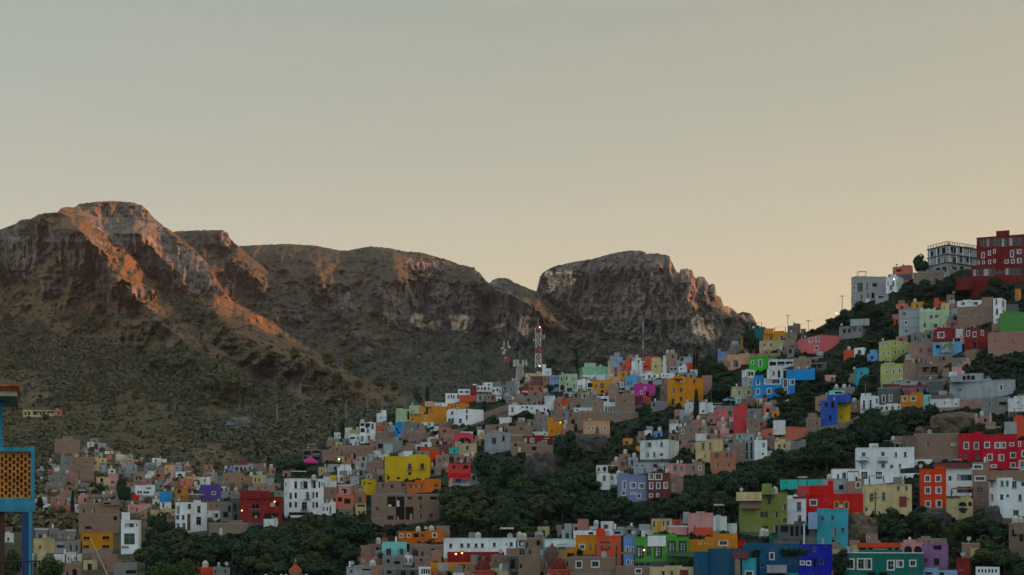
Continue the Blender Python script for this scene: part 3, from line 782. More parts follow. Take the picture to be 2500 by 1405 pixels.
    if fr_.L > 2.5 and 'z' not in od:
        for k in range(R.choice([0, 0, 1, 1])):
            a0 = R.uniform(0, fr_.L * 0.7); w_ = R.uniform(0.3, 0.6) * fr_.L; hh_ = R.choice([0.25, 0.4, 0.55]); pb = MB()
            w_ = min(w_, fr_.L - a0)
            pb.box(Vector(fr_.at(a0 + w_ / 2, zt + hh_ / 2 + 0.01 * k, -0.13 - 0.02 * k)), fr_.d, up, fr_.n, (w_, hh_, 0.2), wallmat(c)); pb.build('parapet_step', root)
        if R.random() < 0.26 and dep > 2.5:
            a0 = R.uniform(0.8, max(0.9, fr_.L - 1.6)); w_ = R.uniform(1.4, min(4.5, fr_.L)); ab = MB(); mt = R.choice([LAMINA, LAMINA, SLAB, TILEROOF, IRON]); rise = R.uniform(1.5, 2.1); dd_ = min(2.4, dep * 0.6)
            P4 = [Vector(fr_.at(max(0.1, min(fr_.L - 0.1, a0 + sx * w_ / 2)), zt + rise + (0.3 if q else 0), -0.4 - q * dd_)) for q in (0, 1) for sx in (-1, 1)]
            ab.poly([P4[0], P4[1], P4[3], P4[2]], mt); ab.poly([p + Vector((0, 0, 0.07)) for p in (P4[2], P4[3], P4[1], P4[0])], mt); ab.poly([P4[0], P4[1], P4[1] + Vector((0, 0, .07)), P4[0] + Vector((0, 0, .07))], mt)
            for p in P4: ab.bar((p.x, p.y, zt - 0.3), p, 0.06, IRON, 4)
            ab.build('roof_shelter', root)
        if R.random() < 0.4:
            a0 = R.uniform(0.6, fr_.L - 0.6); gb = MB(); gb.lathe(fr_.at(a0, zt - 0.3, -0.9), [(0.22, 0), (0.22, 1.2), (0.1, 1.3)], 8, R.choice([METAL, FRAMEW, TANKB])); gb.build('gas_cylinder', root)
    for key, mt in (('t', TANKW), ('T', TANKB)):
        xs_ = [float(q) for s in od.get(key, []) for q in s.split(',')]
        for i, tx in enumerate(xs_):
            Dt = D + 1.8; p = Vector(((gx(tx) - CX) / F * Dt, Dt, 0)); TANKS.append((p.x, p.y, zt - 0.3, mt, label, i, len(xs_)))
    for q in od.get('m', []):          # tv antenna / dish mast, a part bolted to the house
        Dt = D + 1.0; p = ((gx(q) - CX) / F * Dt, Dt); ab = MB(); hgt = R.uniform(2.0, 3.2)
        ab.bar((p[0], p[1], zt - 0.3), (p[0], p[1], zt + hgt), 0.03, METAL)
        for k in range(4): ab.bar((p[0] - 0.5 + 0.08 * k, p[1], zt + hgt - 0.12 * k), (p[0] + 0.5 - 0.08 * k, p[1], zt + hgt - 0.12 * k), 0.015, METAL)
        ab.build('antenna', root)
    if 'h' in od or (c in BRICKS | CONCS | {'white', 'dwhite', 'cream'} and H > 3 and (x1 - x0) > 14 and R.random() < 0.4):
        # stair hut on the roof, set back behind the parapet
        q = foot[0].lerp(foot[1], R.uniform(0.25, 0.75)) + v * min(2.6, dep * 0.55); hw = R.uniform(0.9, 1.4)
        hb_ = MB(); hb_.box((q.x, q.y, zt + 0.35), r, v, up, (hw * 2, 1.6, 1.6), wallmat(R.choice(['brick', 'conc', c])))
        hb_.build('stair_hut', root)
    if R.random() < 0.3 and H > 2:
        q = foot[0].lerp(foot[1], R.uniform(0.1, 0.9)) + v * 0.6
        db = MB(); db.bar((q.x, q.y, zt - 0.2), (q.x, q.y, zt + 0.7), 0.03, METAL)
        prof = [(0.02, 0.0), (0.2, 0.03), (0.36, 0.1), (0.42, 0.15)]
        d2 = MB(); d2.lathe((0, 0, 0), prof, 10, FRAMEW, False)
        ang = R.uniform(-0.6, 0.6)
        for ff in d2.f:
            pts = []
            for i in ff:
                a, b, z = d2.v[i]; pts.append((q.x + a * math.cos(ang), q.y - z * 0.9 - b * 0.35, zt + 0.8 + b * 0.9 - z * 0.3))
            db.poly(pts, FRAMEW)
        db.build('satellite_dish', root)
    HOUSES.append((x0, x1, y0, y1, D, root))
    return root
# ------------------------------------------------------------------ the houses: one line each, in the coordinates of an enlarged tile of the photograph
# x0 x1 top bottom colour | label | openings x,y,w,h + flags | options
DATA = {}
DATA['A'] = """
463 675 256 372 brick | large blank brick house standing highest above the valley houses | 500,330,12,16 | u:528,620,228,258,brick
512 602 398 545 conc | narrow grey house with two small windows under the highest blank brick house | 540,450,14,18 565,450,14,18 | t:648
602 680 392 520 brick | brown brick house wedged between grey house and tall tank house | | u:625,668,372,394,conc
678 796 405 604 brick | tall windowless brick house with a white tank, below the blank one | 720,440,12,14 | t:722 u:690,718,350,407,brick
796 828 470 548 peach | thin peach house beside the tall windowless brick house | 806,490,8,14
562 668 540 628 pbrick | reddish brick house just under the tall windowless brick house | | t:570
408 560 556 640 conc | low grey blockwork house with a walled terrace on the brushy slope | 430,590,22,20 500,575,20,22 | u:470,520,535,558,conc
382 548 642 728 brick | wide brown brick house with concrete rim on the wooded edge | 420,665,16,20 |
508 612 690 760 brick2 | small pinkish brick house above the tall cypress | 
640 752 626 700 conc | grey flat house behind the tall cypress top | 660,645,22,20 700,645,18,22
820 922 576 640 cream | small cream house with one dark upright doorway on the bushes | 850,578,24,42k
918 1000 556 668 ppink | pale pink house with white ledge above the dark tree | 940,605,30,22 | u:922,970,545,557,salmon
1000 1072 490 560 conc | grey house with a narrow stair tower among the valley houses | | u:1030,1070,440,492,greyw
1068 1160 470 540 greyw | pale grey house with one dark window high in the valley | 1120,490,18,26
1000 1108 542 612 conc | grey terrace house beside the dark tree crown | 1020,560,16,20 1060,560,16,20
1130 1226 545 612 brick2 | pinkish house with maroon cloth hung on its terrace | 1150,570,50,28k
1206 1286 582 645 pbrick | plain terracotta coloured house above the long white house |
1144 1312 645 728 white | long white house with narrow dark windows in the valley | 1165,690,16,20 1185,690,16,20 1215,695,50,18 1240,660,40,12
1082 1148 650 712 greyw | grey-white lean-to house touching the long white valley house | 1100,670,12,16
1125 1206 726 768 red | little house with bright red front under the long white one | 1150,745,14,18
1180 1292 730 778 greyw | flat grey house beside the little red front | 1210,745,20,14
1082 1282 806 870 ppink | pale pink single storey house on the tree line | 1148,838,16,30d 1110,830,14,16
1240 1300 862 898 dwhite | small dirty white box house next to brown wall | 1255,872,10,12
1198 1245 855 935 brick2 | narrow brown house beside the tall white tower house | 
290 402 758 868 dwhite | white house with round arched doorways near the turquoise frame | 300,790,18,34a 325,800,16,30a 362,785,16,28a
368 450 816 892 white | small bright white house with one square window by dark trees | 412,832,20,24
448 598 812 908 salmon | salmon house with two square windows beside the tall cypress | 490,838,18,20 535,838,18,20
430 548 738 812 brick2 | brown brick house rising behind the salmon one | 470,760,14,18
568 636 742 826 greyw | pale grey house right behind the tall cypress | 
636 684 806 886 dwhite | narrow off-white house touching the brown brick tower | 650,820,12,20
664 738 734 800 ppink | small pink-white house with a dark doorway above the brick tower | 712,752,18,34k
770 968 722 770 conc | grey flat roof house with round tanks behind the brick tower | 840,738,14,22a | t:880,940 T:845
672 1012 796 1048 brick | tall bare brick tower house above the mustard yellow house | 685,845,38,32 778,842,30,36 720,990,55,24k 840,905,25,18k 850,960,30,60k 880,790,58,14k 962,905,30,35k | u:868,1012,768,800,brick u:818,872,800,1046,brickd,0.6 t:925 g:bare_brick_houses
683 958 1048 1212 mustard | mustard yellow house with four wide windows beneath the brick tower | 706,1078,56,26 868,1074,60,28 704,1152,52,24 866,1150,62,25 | s700l
690 950 1214 1250 stone | bare brick basement house under the mustard yellow house | 900,1222,26,20k
1025 1195 940 1218 white | tall narrow white tower house with a big living room window | 1055,965,80,35 1152,965,12,26 1050,1050,92,95 1030,1160,62,10 | s1172r u:1030,1100,872,942,white,1.0
1100 1196 872 925 brick | brown hut house behind the tall white tower house | 
290 516 1006 1092 conc | grey weathered house with dark doorway near the turquoise frame | 330,1060,20,28k 425,1055,20,34a
480 645 1028 1098 conc | grey house with arched black window near the mustard house | 510,1055,26,34a
290 466 1096 1216 tan | tan rendered house with a tile rim in the low corner | 330,1150,18,30 | 
464 556 1112 1212 greyw | pale grey house with sagging white awning over its yard | 480,1150,60,22k
554 682 1112 1216 conc | grey house with a pair of upright windows beside the mustard house | 584,1150,26,52 630,1150,28,52
455 690 1226 1304 dwhite | streaked whitewashed house wall below the grey houses | 
516 684 1302 1440 brick | brick house with an arched dark doorway at the picture foot | 612,1350,40,60ak 560,1370,20,40
962 1160 1300 1420 conc | low concrete box house among bushes below the mustard house | 1065,1362,90,30k
0 112 1052 1150 dwhite | whitewashed cottage with dark roof seen under the turquoise frame | 60,1085,20,28 | u:0,108,992,1054,brickd
1222 1332 470 545 conc | grey house with white tin roof at the edge of the valley houses | 1250,495,18,22 | u:1232,1330,452,471,greyw
1308 1392 535 606 obrick | terracotta house with dark opening below the tin roof house | 1325,550,30,22k
1345 1412 420 448 white | tiny white shed house alone on the brushy slope |
888 962 356 388 white | small white shed house alone above the cream scrub |
470 522 5 50 obrick | orange end house joined to the long unfinished house on the slope | 490,18,16,22k
196 470 8 62 tan | long unfinished tan house with a row of empty openings on the mountain slope | 208,20,18,28k 236,20,20,28k 278,16,72,30k 362,16,26,30k 400,14,56,30k |
"""
DATA['B'] = """
0 84 490 545 conc | grey house with ragged roofline far down the valley | 20,505,14,18
74 162 470 560 peach | faded peach house among the grey valley houses | 95,500,12,16
160 222 468 528 greyw | grey house with a blue-grey rooftop box in the valley | 175,490,12,18 | u:165,190,455,470,pblue
168 252 528 575 white | white house with a wide arch opening in the valley | 185,545,40,22ka
252 372 570 630 cream | cream house with a flat roof and tank on the valley edge | 300,590,16,20 | t:325
204 316 584 662 salmon | orange-pink house above the little ochre orange house | 235,610,14,18
238 334 652 704 ppink | pinkish house between the orange-pink and the purple house | 290,668,16,20
174 276 672 788 ochre | small ochre orange house with one grated window | 204,728,30,42
274 380 720 790 brickd | dark brown house squeezed between ochre orange and purple houses | 300,745,16,20
384 552 642 785 purple | purple house with a single white framed window | 474,695,36,28f | t:340
36 132 702 842 white | narrow white house with a bright blue top storey | 56,790,18,42d | u:36,132,700,756,blue,-0.15 T:200
44 170 846 900 tan | low tan rubble house under the blue topped house |
168 434 786 1040 white | white three storey house with many tall dark windows above the trees | 175,820,26,58 270,800,30,46 352,818,30,55 172,895,26,40 220,895,24,38 268,885,28,142d 345,910,42,66 172,965,28,46 222,962,28,46 | s262l
434 546 786 862 pbrick | reddish blockwork house beside the white three storey house | 
438 546 858 940 dwhite | off-white house front with a single grated window | 483,880,46,40
544 646 782 946 conc | ruined grey house with ragged openings beside the dark red house | 572,870,40,45k 615,820,20,50k
552 718 690 748 greyw | pale grey house with rooftop tanks behind the ruined grey house | 620,705,20,18k | t:610,680 T:600
646 716 744 960 dconc | dark narrow grey house squeezed against the dark red house | 660,800,20,60k 665,890,26,50k
714 1072 742 985 dred | dark red house with two arched windows and a terrace | 812,800,72,42a 968,782,84,42a 815,870,66,72k 920,880,120,52k | u:716,890,688,744,dred,0.3 u:890,966,690,744,dred,1.5 u:914,1036,928,1004,dwhite,-1.2 s745l m:800 t:850
880 1012 642 700 brick2 | brown house behind the dark red house roof | 920,655,16,20 
1008 1088 690 745 conc | grey house between the dark red and the white four storey house | 1040,705,14,18
1088 1422 588 912 white | large white four storey house with rows of black windows | 1098,615,12,30 1175,610,24,58 1222,610,66,60 1318,610,38,60 1380,612,14,54 1405,615,10,30 1098,695,10,28 1132,705,22,55 1176,705,22,48 1272,700,28,58b 1325,700,20,48 1356,700,20,48 1130,785,22,48 1176,785,22,48 1238,785,44,66b 1325,785,20,48 1356,785,20,48 1128,872,204,24k | s1110l t:1340 T:1250
824 936 556 648 tan | pale tan house with dark slots among bushes behind the dark red house | 838,580,14,34 870,580,14,34 | u:870,905,525,558,greyw
935 1005 540 610 conc | grey house beside a small conifer behind the dark red house | 955,560,14,18
660 832 470 535 greyw | grey colonnaded house with maroon roof, farthest in the gully | 680,490,18,26k 715,490,18,26k 750,490,18,26k 790,490,16,22k | u:690,790,432,472,brownred
612 662 500 545 lblue | tiny blue-grey house by a white tank in the gully | 630,515,10,14 | t:595
570 722 536 622 brick2 | brown house stepping down the gully with one dark window | 600,580,14,20 |
495 582 568 625 conc | low grey house at the mouth of the gully | 
1248 1402 340 450 dconc | unfinished dark frame house with open floors near the magenta canopy | 1255,355,60,30k 1330,350,60,34k 1255,400,50,34k 1320,402,70,28k
170 490 1338 1440 rust | rust red low house at the bottom edge among trees | 270,1352,110,40k | t:420 g:houses_at_the_picture_foot
485 628 1342 1440 conc | grey stained low house joined to the rust red one | 500,1360,16,30 580,1360,16,30
450 780 960 1062 stone | crumbling stone terrace house base above the wood | 540,1000,24,60w
"""
DATA['C'] = """
60 148 490 556 tan | tan brick house with one window beside the shrub | 75,510,20,26
92 232 342 446 brick | brown blockwork house beside the unfinished dark frame house | 175,350,14,18 
228 342 300 400 brick2 | stacked brick house with a flat roof under the arched white house | 250,345,14,40
340 530 304 402 brick | wide brown brick house under the arched white house | 450,330,16,20 380,345,12,30
545 772 262 368 conc | grey house with one large dark window below the brick row | 566,290,40,40k | u:612,690,290,366,greyw,-0.3
474 606 440 540 brick | dark brown house with barred twin windows left of the big yellow house | 528,500,24,32 556,498,22,32 490,460,14,18
222 342 492 552 white | small white house with three narrow windows and a roof turret | 238,520,12,28 265,520,12,28 292,520,12,28 318,520,10,28 | u:245,335,468,494,white
164 224 556 612 yellow | small yellow house peeking out beside the small white house | 210,575,12,14
270 334 556 618 brick2 | little brown house between yellow and white huts | 
330 406 566 632 greyw | little pale grey house with a framed window | 360,572,20,24f
340 462 510 575 conc | grey house with wide dark eaves under the palm | 370,530,24,28 410,520,22,40k
460 524 545 600 greyw | round-topped grey house behind the yellow tower house | | u:470,515,540,548,greyw
424 556 592 722 yellow | yellow tower house standing among brown brick houses | 468,622,46,12 440,610,16,30k | s470l
228 334 640 720 ppink | peach rendered house with a dark doorway | 258,672,40,40k
332 464 640 712 brick2 | brown house with roof terrace beside the peach rendered house | 400,655,16,26
204 358 720 834 salmon | salmon house with balcony plants and two openings | 224,745,36,36k 278,755,54,44k
234 352 830 930 brick | brown lower house with two small windows under the salmon one | 238,866,28,28 286,864,44,22 
356 464 702 806 obrick | orange-brown brick house beside the salmon house | 395,740,34,44
374 462 802 900 cream | cream house with little arches at the wood's edge | 388,800,70,24k 400,860,16,36 440,858,20,28
104 230 656 802 brick | brown brick house beside the large white four storey house | 170,685,20,22 180,755,24,34k
95 206 796 892 white | small white annex house beside the large four storey one | 98,825,14,36 128,825,14,36 152,820,18,62
622 1006 396 604 yellow | big bright yellow house with a slanting foot and grated windows | 820,458,28,52b 926,456,28,44b 820,532,28,26 645,564,20,30a 725,572,26,20k | s640l u:776,856,352,398,white,2 t:768
898 1002 350 400 brick2 | brown house with an orange roof room above the big yellow house | 935,360,14,30 | u:922,1000,316,352,orred
1004 1088 374 492 orred | orange-red house with small roof arches beside the big yellow house | 1030,420,20,60k | u:1006,1086,342,376,orred,0.3
1052 1168 386 486 brick2 | brown house beside the orange-red house with roof arches | 1080,420,18,22 1120,410,14,24
986 1096 482 556 conc | grey terrace house below the orange-red house | 1010,510,30,40k
1166 1246 326 392 tgreen | small teal cube house in the brick quarter |
1080 1168 296 390 brownred | maroon brick house beside the small teal cube | 1100,320,16,20
1248 1402 290 376 tan | tan house with one arched window below the pink gateway | 1306,308,30,32a
1210 1372 208 300 hpink | hot pink gateway house with a wide dark arch | 1246,238,106,62ka | u:1265,1368,188,210,dwhite,1
1164 1348 462 648 cred | coral red two storey house with laundry on its balcony | 1198,474,22,30k 1230,485,12,26 1285,474,44,30k 1180,580,60,40k 1262,575,60,30 | u:1166,1350,560,646,dwhite,-0.2 u:1160,1352,540,562,red,-0.8
1348 1430 545 640 conc | grey shed house next to the coral red house | 1365,560,24,40k
812 1098 618 698 orange | orange house with three small arched windows and a higher wing | 826,634,28,34a 864,634,28,34a 912,632,28,38a 1040,628,36,34a | u:956,1098,588,697,orange,-0.3 t:950,985 T:900
546 812 616 724 brick | brown brick house with three square windows beside the orange arches | 584,628,30,30 672,634,26,34 764,628,30,26 | s560l
508 1086 712 986 brick | huge bare brick block house with dark open balconies | 544,828,28,28 640,738,150,86k 716,826,150,108k 818,740,36,26 908,738,32,32 1004,738,62,26k 908,808,30,38 908,884,30,38 1002,880,30,38 614,900,84,34k | s640l g:bare_brick_houses
735 1118 1032 1122 orange | orange house with two white framed windows above the aqua house | 750,1055,26,30f 812,1054,28,30f 866,1050,44,34k 928,1052,30,34 1026,1048,36,36f | u:968,1118,1024,1146,orange,-0.3 t:905,1018
604 648 1086 1128 orange | small orange cube house beside the orange house with framed windows | 618,1095,14,18
834 1118 1146 1246 brick | brown brick house carrying the orange house | 1012,1175,30,30 850,1170,16,22
1058 1172 986 1092 brick2 | brown blank house behind the orange house | 1090,1020,20,30
598 806 1122 1246 aqua | aqua house with white corners and two barred balcony windows | 634,1178,42,58b 742,1178,38,54b | u:598,806,1120,1152,conc,0.4 c:white
786 858 1236 1314 white | narrow white house with two slot windows | 798,1260,12,42 834,1260,12,42 | T:878 u:790,830,1212,1238,greyw
858 1002 1246 1326 brick | brown house with one window below the orange house | 914,1262,32,26
602 790 1246 1335 conc | grey house with rubble yard under the aqua house | 640,1270,24,30k 700,1285,50,26k | 
298 522 1334 1440 greyw | pale grey house with rooftop pipes at the bottom edge | 330,1360,20,26 430,1350,70,14k | t:520 g:houses_at_the_picture_foot
508 606 1322 1440 brick2 | reddish block house at the bottom edge | 
612 724 1344 1440 conc | grey house with sheet awnings at the bottom edge | 640,1365,40,30k
722 924 1342 1440 dconc | dark grey house with a brown canvas roof at the bottom edge | 760,1370,40,40k 840,1370,40,40k
910 1012 1336 1440 white | white house front with four small arches at the bottom edge | 932,1350,14,42ak*4+19 
1010 1064 1350 1440 orange | bright orange garden house at the bottom edge | 1025,1375,14,30
1010 1390 1298 1366 ochre | long ochre yard house below the red and white building | 1255,1310,110,40k
"""
DATA['D'] = """
-197 412 1094 1290 white | very long white house with a dark red ground floor band | -150,1135,26,34 -56,1135,26,34 0,1135,26,34 64,1135,26,34 118,1135,26,34 220,1128,24,34 328,1128,10,28 362,1125,26,34 | u:-165,412,1206,1282,dred,-0.2 u:300,420,1088,1100,white t:95,364,446,484
590 694 52 196 conc | square grey tower house next to the ochre wing | 615,80,14,18 | t:675
684 806 106 212 mustard | mustard L-shaped house with a lit lamp at its corner | 712,178,16,18 | u:684,732,68,108,mustard,0.1
348 556 142 262 brick | brown brick house with one grated window below the tree | 445,150,36,30 |
150 378 188 366 greyw | pale grey-green house with a large tank on the roof | 284,222,38,46 214,240,34,52 | s205l t:286
112 152 190 244 cream | thin cream house wall beside the grey-green house | 122,205,10,26
542 688 188 230 dwhite | off-white parapet house above the dark red house | 
478 744 226 304 dred | dark red house with white framed windows on a stone base | 536,244,32,34f 638,262,34,38fa 488,246,16,54fw
502 728 302 410 brick | brown brick basement house under the dark red house | 548,315,38,32k | 
374 506 276 384 brick | brown brick house with a white door beside stone base | 434,318,22,58w 400,290,24,22k
990 1210 102 252 peach | peach house with four framed windows on a terrace | 1016,143,22,40f 1056,143,20,34f 1094,145,20,48db 1156,136,22,42f | u:988,1212,208,254,stone,-0.2
1094 1190 472 556 dwhite | off-white rooftop house beside the lilac house | 1108,495,16,30 1150,490,30,30k | 
1098 1282 546 660 dwhite | dirty white house with two windows and white awning | 1150,562,26,40 1214,560,24,38 | u:1056,1212,634,646,white,-2.5 t:1284
428 502 1076 1176 white | small white gatehouse with an open front | 440,1110,50,50k
498 652 1086 1180 brick | brown house with black tanks beside the white gatehouse | 590,1110,30,40k | T:515,550 u:576,640,1036,1088,greyw
436 622 1172 1440 brick | tall brown house with slatted grey window at bottom edge | 420,1182,70,56 520,1190,30,40 445,1310,24,40 | g:houses_at_the_picture_foot
606 654 1190 1286 tgreen | narrow house with aqua lower wall between brown houses | 615,1200,20,26f | u:606,654,1188,1230,lilac,-0.1
648 928 1098 1196 aqua | aqua house with white balustraded roof terrace | 778,1128,52,54db 700,1140,24,30 | u:660,926,1104,1122,white,-0.3
902 1094 1026 1076 white | white roof house carrying a brick chimney block | 1030,1040,40,20k | u:936,1030,928,1028,pbrick,0.5
922 1106 1068 1222 ochre | ochre brown house with a white framed window | 955,1144,44,40f 1040,1140,14,56
1100 1304 1080 1330 coral | coral orange house with a dark blue window | 1144,1128,54,52m 1184,1282,48,52k | u:1096,1164,1008,1082,orred,0.1 u:1100,1232,1078,1132,coral,0.05
816 1276 1252 1440 brick | wide brown house with two grilled windows at the bottom edge | 924,1284,50,58f 1056,1284,62,52f 840,1290,20,40 | t:1162 g:houses_at_the_picture_foot
776 930 1196 1256 ochre | ochre strip house under the aqua house | 850,1218,60,30k
208 346 1236 1350 brick | brown house with a canvas roof beside red dome | 235,1275,16,26 
344 434 1232 1376 dconc | grey house with tall dark gate and a lit lamp | 368,1268,40,80k
1164 1336 1012 1080 greyw | grey walled roof terrace house behind the coral orange house | 1250,1035,50,20k | u:1164,1230,1012,1030,white
1330 1460 1004 1070 conc | grey roof terrace house behind the green house | 1360,1020,40,30k 1290,1020,24,30
"""
DATA['E'] = """
148 244 1074 1320 lblue | narrow light blue house with white framed windows | 168,1162,24,54f 210,1162,20,54f 174,1275,24,40fa 214,1278,16,38fa | t:0
244 700 1084 1320 green | bright green house with tall dark grid windows and a lamp | 262,1164,46,84m 342,1162,40,86d 414,1164,48,84m 532,1122,48,82m 624,1122,48,82m | u:352,505,1072,1112,white,-0.1
384 558 930 1060 cream | cream yellow house with slim windows behind the green house | 398,944,16,48 480,944,13,48 512,942,22,52 | u:430,462,945,995,gold,-0.08
554 742 932 1048 coral | salmon orange house with a pale balcony band | 590,942,34,48 698,960,20,30 | u:556,738,998,1046,ppink,-0.5
694 910 882 1056 ppink | pale pink house stepping up beside the salmon orange house | 745,990,14,18 | u:784,910,876,884,ppink,0.1 u:738,910,1000,1100,coral,-0.5 u:650,706,868,925,greyw,1
906 1022 905 1056 dwhite | bare white-grey house gable behind the ochre painted house | 975,930,3,60 | u:1020,1108,965,1056,dwhite,0.1
704 1112 1104 1206 ochre | ochre house with pale painted lettering on its wall | 958,1106,70,46f | u:908,1112,1052,1108,ochre,0.1
1058 1176 1130 1170 red | low red wall house between ochre and deep blue houses | 
1172 1640 1134 1440 navy | deep blue house with arched openings along the bottom edge | 1228,1190,102,108ka 1384,1214,38,58fa 1551,1278,16,32 1600,1278,16,32 | u:860,1174,1180,1440,navy,0.1 u:740,862,1206,1440,navy,0.2 u:1070,1206,1200,1210,brownred,-1.5 u:1150,1270,1258,1440,turq,-1.2 u:1090,1136,1266,1440,stone,-1.7 u:1300,1360,1215,1440,navy,-0.5 u:1361,1530,1318,1334,greyw,-1.6 u:1420,1640,1112,1150,brickd,0.4 1180,1370,60,50f 1305,1300,30,40 1450,1360,50,60k z
938 972 1270 1330 navy | blue turret house with a small arch before the deep blue house | 942,1276,26,34fa | o:-6
368 820 1336 1440 cream | cream brick house with a dark red door at the bottom edge | 464,1370,32,50 534,1370,32,50 624,1360,72,70r 738,1360,32,50 | g:houses_at_the_picture_foot
814 968 1340 1440 gold | golden house with one window at the bottom edge | 874,1378,34,40
80 372 1326 1440 brick | low brown house with a pale window at the bottom edge | 248,1350,50,40f
104 348 560 778 lilac | lilac house with white framed windows of mixed shapes | 135,606,34,68f 203,620,48,48f 276,626,46,44fa 133,690,32,38f 260,714,34,40fa 206,704,44,16f | u:106,200,538,562,conc,0.3 t:105
344 534 540 760 maroon | maroon house with white framed windows under the trees | 360,543,42,52f 416,541,56,54f 365,620,32,54f 425,620,32,52f 486,618,32,52f 365,713,30,32f 426,713,20,40f
532 652 578 710 brick2 | brown plaster house beside the maroon house | 558,634,24,58f 
474 608 545 582 obrick | orange brick roof room house behind the maroon house | 500,552,30,18k
286 616 258 440 dwhite | weathered white house with barred windows alone above the bushes | 336,280,46,38 456,280,24,34 338,370,24,34 396,362,20,40 455,370,26,26 | s528r
232 534 446 526 greyw | low grey house stepping below the weathered white house | 250,470,20,20 300,470,20,20 400,462,45,30k
518 694 466 568 ppink | long pinkish cream house with two upright windows | 570,480,26,38 622,478,22,40 
692 834 460 556 brick2 | brown house joined to the long pinkish cream house | 730,480,20,40 780,478,24,36f
608 784 146 262 brick | brown house with framed windows behind the dark bush | 636,170,24,40f 700,165,20,30
756 986 254 440 cream | dirty cream house with tall shuttered windows | 804,284,28,54 870,280,20,56 832,380,10,26 | u:756,850,204,256,dwhite,0.1
848 1088 206 262 brick2 | brown upper house with three dark windows above the dirty cream one | 880,212,24,32 944,210,20,32 1000,212,26,30
888 1096 358 528 obrick | orange-brown house with paired arched windows at the trees | 918,372,38,38 1010,368,26,42a 1040,368,26,42a 925,455,26,42 1030,455,20,30 
984 1090 284 360 conc | grey house with blue tarpaulin on its terrace | 1000,296,30,30k 
1094 1256 200 276 greyw | grey-white rubble house under the coral red tower | 1120,220,20,22
1158 1262 264 430 greyw | grey house with two tall slot openings | 1184,280,16,72k 1222,280,16,72k 1184,360,16,60k 1222,360,16,60k
1254 1362 262 450 white | tall pale white house with one small window | 1320,285,22,38 1316,370,22,14k | 
1084 1166 292 446 brick | narrow brown house beside the slotted grey house | 1110,330,14,20
1350 1420 230 330 brickd | dark brown house tucked behind the tall pale white one |
"""
DATA['F'] = """
272 652 148 278 salmon | salmon house with a long brick-pink side wall | 330,198,28,60 416,178,36,66f | s476r u:374,478,92,182,dwhite,-0.1
384 530 272 362 cream | small cream house with twin dark windows below the salmon house | 415,294,22,30 460,292,16,36
524 650 268 360 conc | brown-grey block house below the pink side wall |
650 778 72 200 brick | brown wall house between the salmon and the blue house | | u:680,740,30,74,brick
432 796 594 660 tgreen | long turquoise walled house below the bushes | | z
790 1002 586 712 greyw | grey house with a sheet roof behind the red house | 930,640,40,40k | t:848
998 1144 608 720 pbrick | pinkish brick house with a window behind the bright red house | 1074,614,36,52f
580 684 652 740 cred | light red house cube beside the bright red house | 
648 1140 714 910 red | bright red house with yellow trimmed windows | 686,766,56,48f 893,780,36,58y 973,783,38,62y 1058,878,38,70ay 1008,870,16,40 | u:680,884,642,716,red,0.6 u:836,884,602,644,red,0.8 c:mustard
728 782 664 704 brownred | small red roof room house with yellow trimmed window | 734,668,44,32y | o:-3.5
490 652 762 968 white | white plaster house with a stack of two tall windows | 574,784,36,76 580,896,32,66 | u:490,540,728,764,white u:540,650,740,764,dred t:560
84 492 704 1066 olive | olive green stepped house with many dark windows | 262,755,24,52 328,748,28,60 458,805,26,50 266,866,32,52 302,866,30,52 384,866,30,52 460,925,28,36 274,988,28,54 304,988,30,54 376,985,40,60 | s246l u:277,362,628,706,olive,0.1 u:60,277,700,730,cream,-1 u:96,276,728,796,brick,-0.2 t:345,388
744 1008 852 1160 turq | turquoise house with plain square windows | 776,904,30,38 862,898,30,40 880,1004,28,74 948,1002,30,40 868,1100,32,50 | u:670,748,872,968,pblue,-0.1 u:850,1006,848,856,turq,0.2
410 646 972 1152 dconc | unfinished concrete frame house with dark open bays | 438,985,64,56k 518,985,28,88k 560,985,30,88k 606,985,24,80k 450,1100,60,40k 520,1105,90,40k
640 852 968 1150 conc | grey-brown house with tall openings beside the concrete frame | 648,985,28,82k 690,990,44,50 774,984,38,84 780,1110,42,32k | u:629,642,968,1160,white,-0.6
340 418 1060 1136 teal | dark teal box house behind white roof tanks | | t:285,318
590 870 1146 1440 cobalt | cobalt blue house with a higher square tower | 706,1160,30,46 764,1274,36,40 604,1285,32,30f 655,1285,36,34f 714,1270,26,60k | u:590,716,1244,1380,cobalt,-0.4
604 718 1380 1440 peach | low peach house under the cobalt tower |
750 874 1374 1440 cream | cream arch house front under the cobalt tower | 765,1385,50,55ka
478 606 1384 1440 turq | low turquoise house at the foot of the deep blue house |
"""
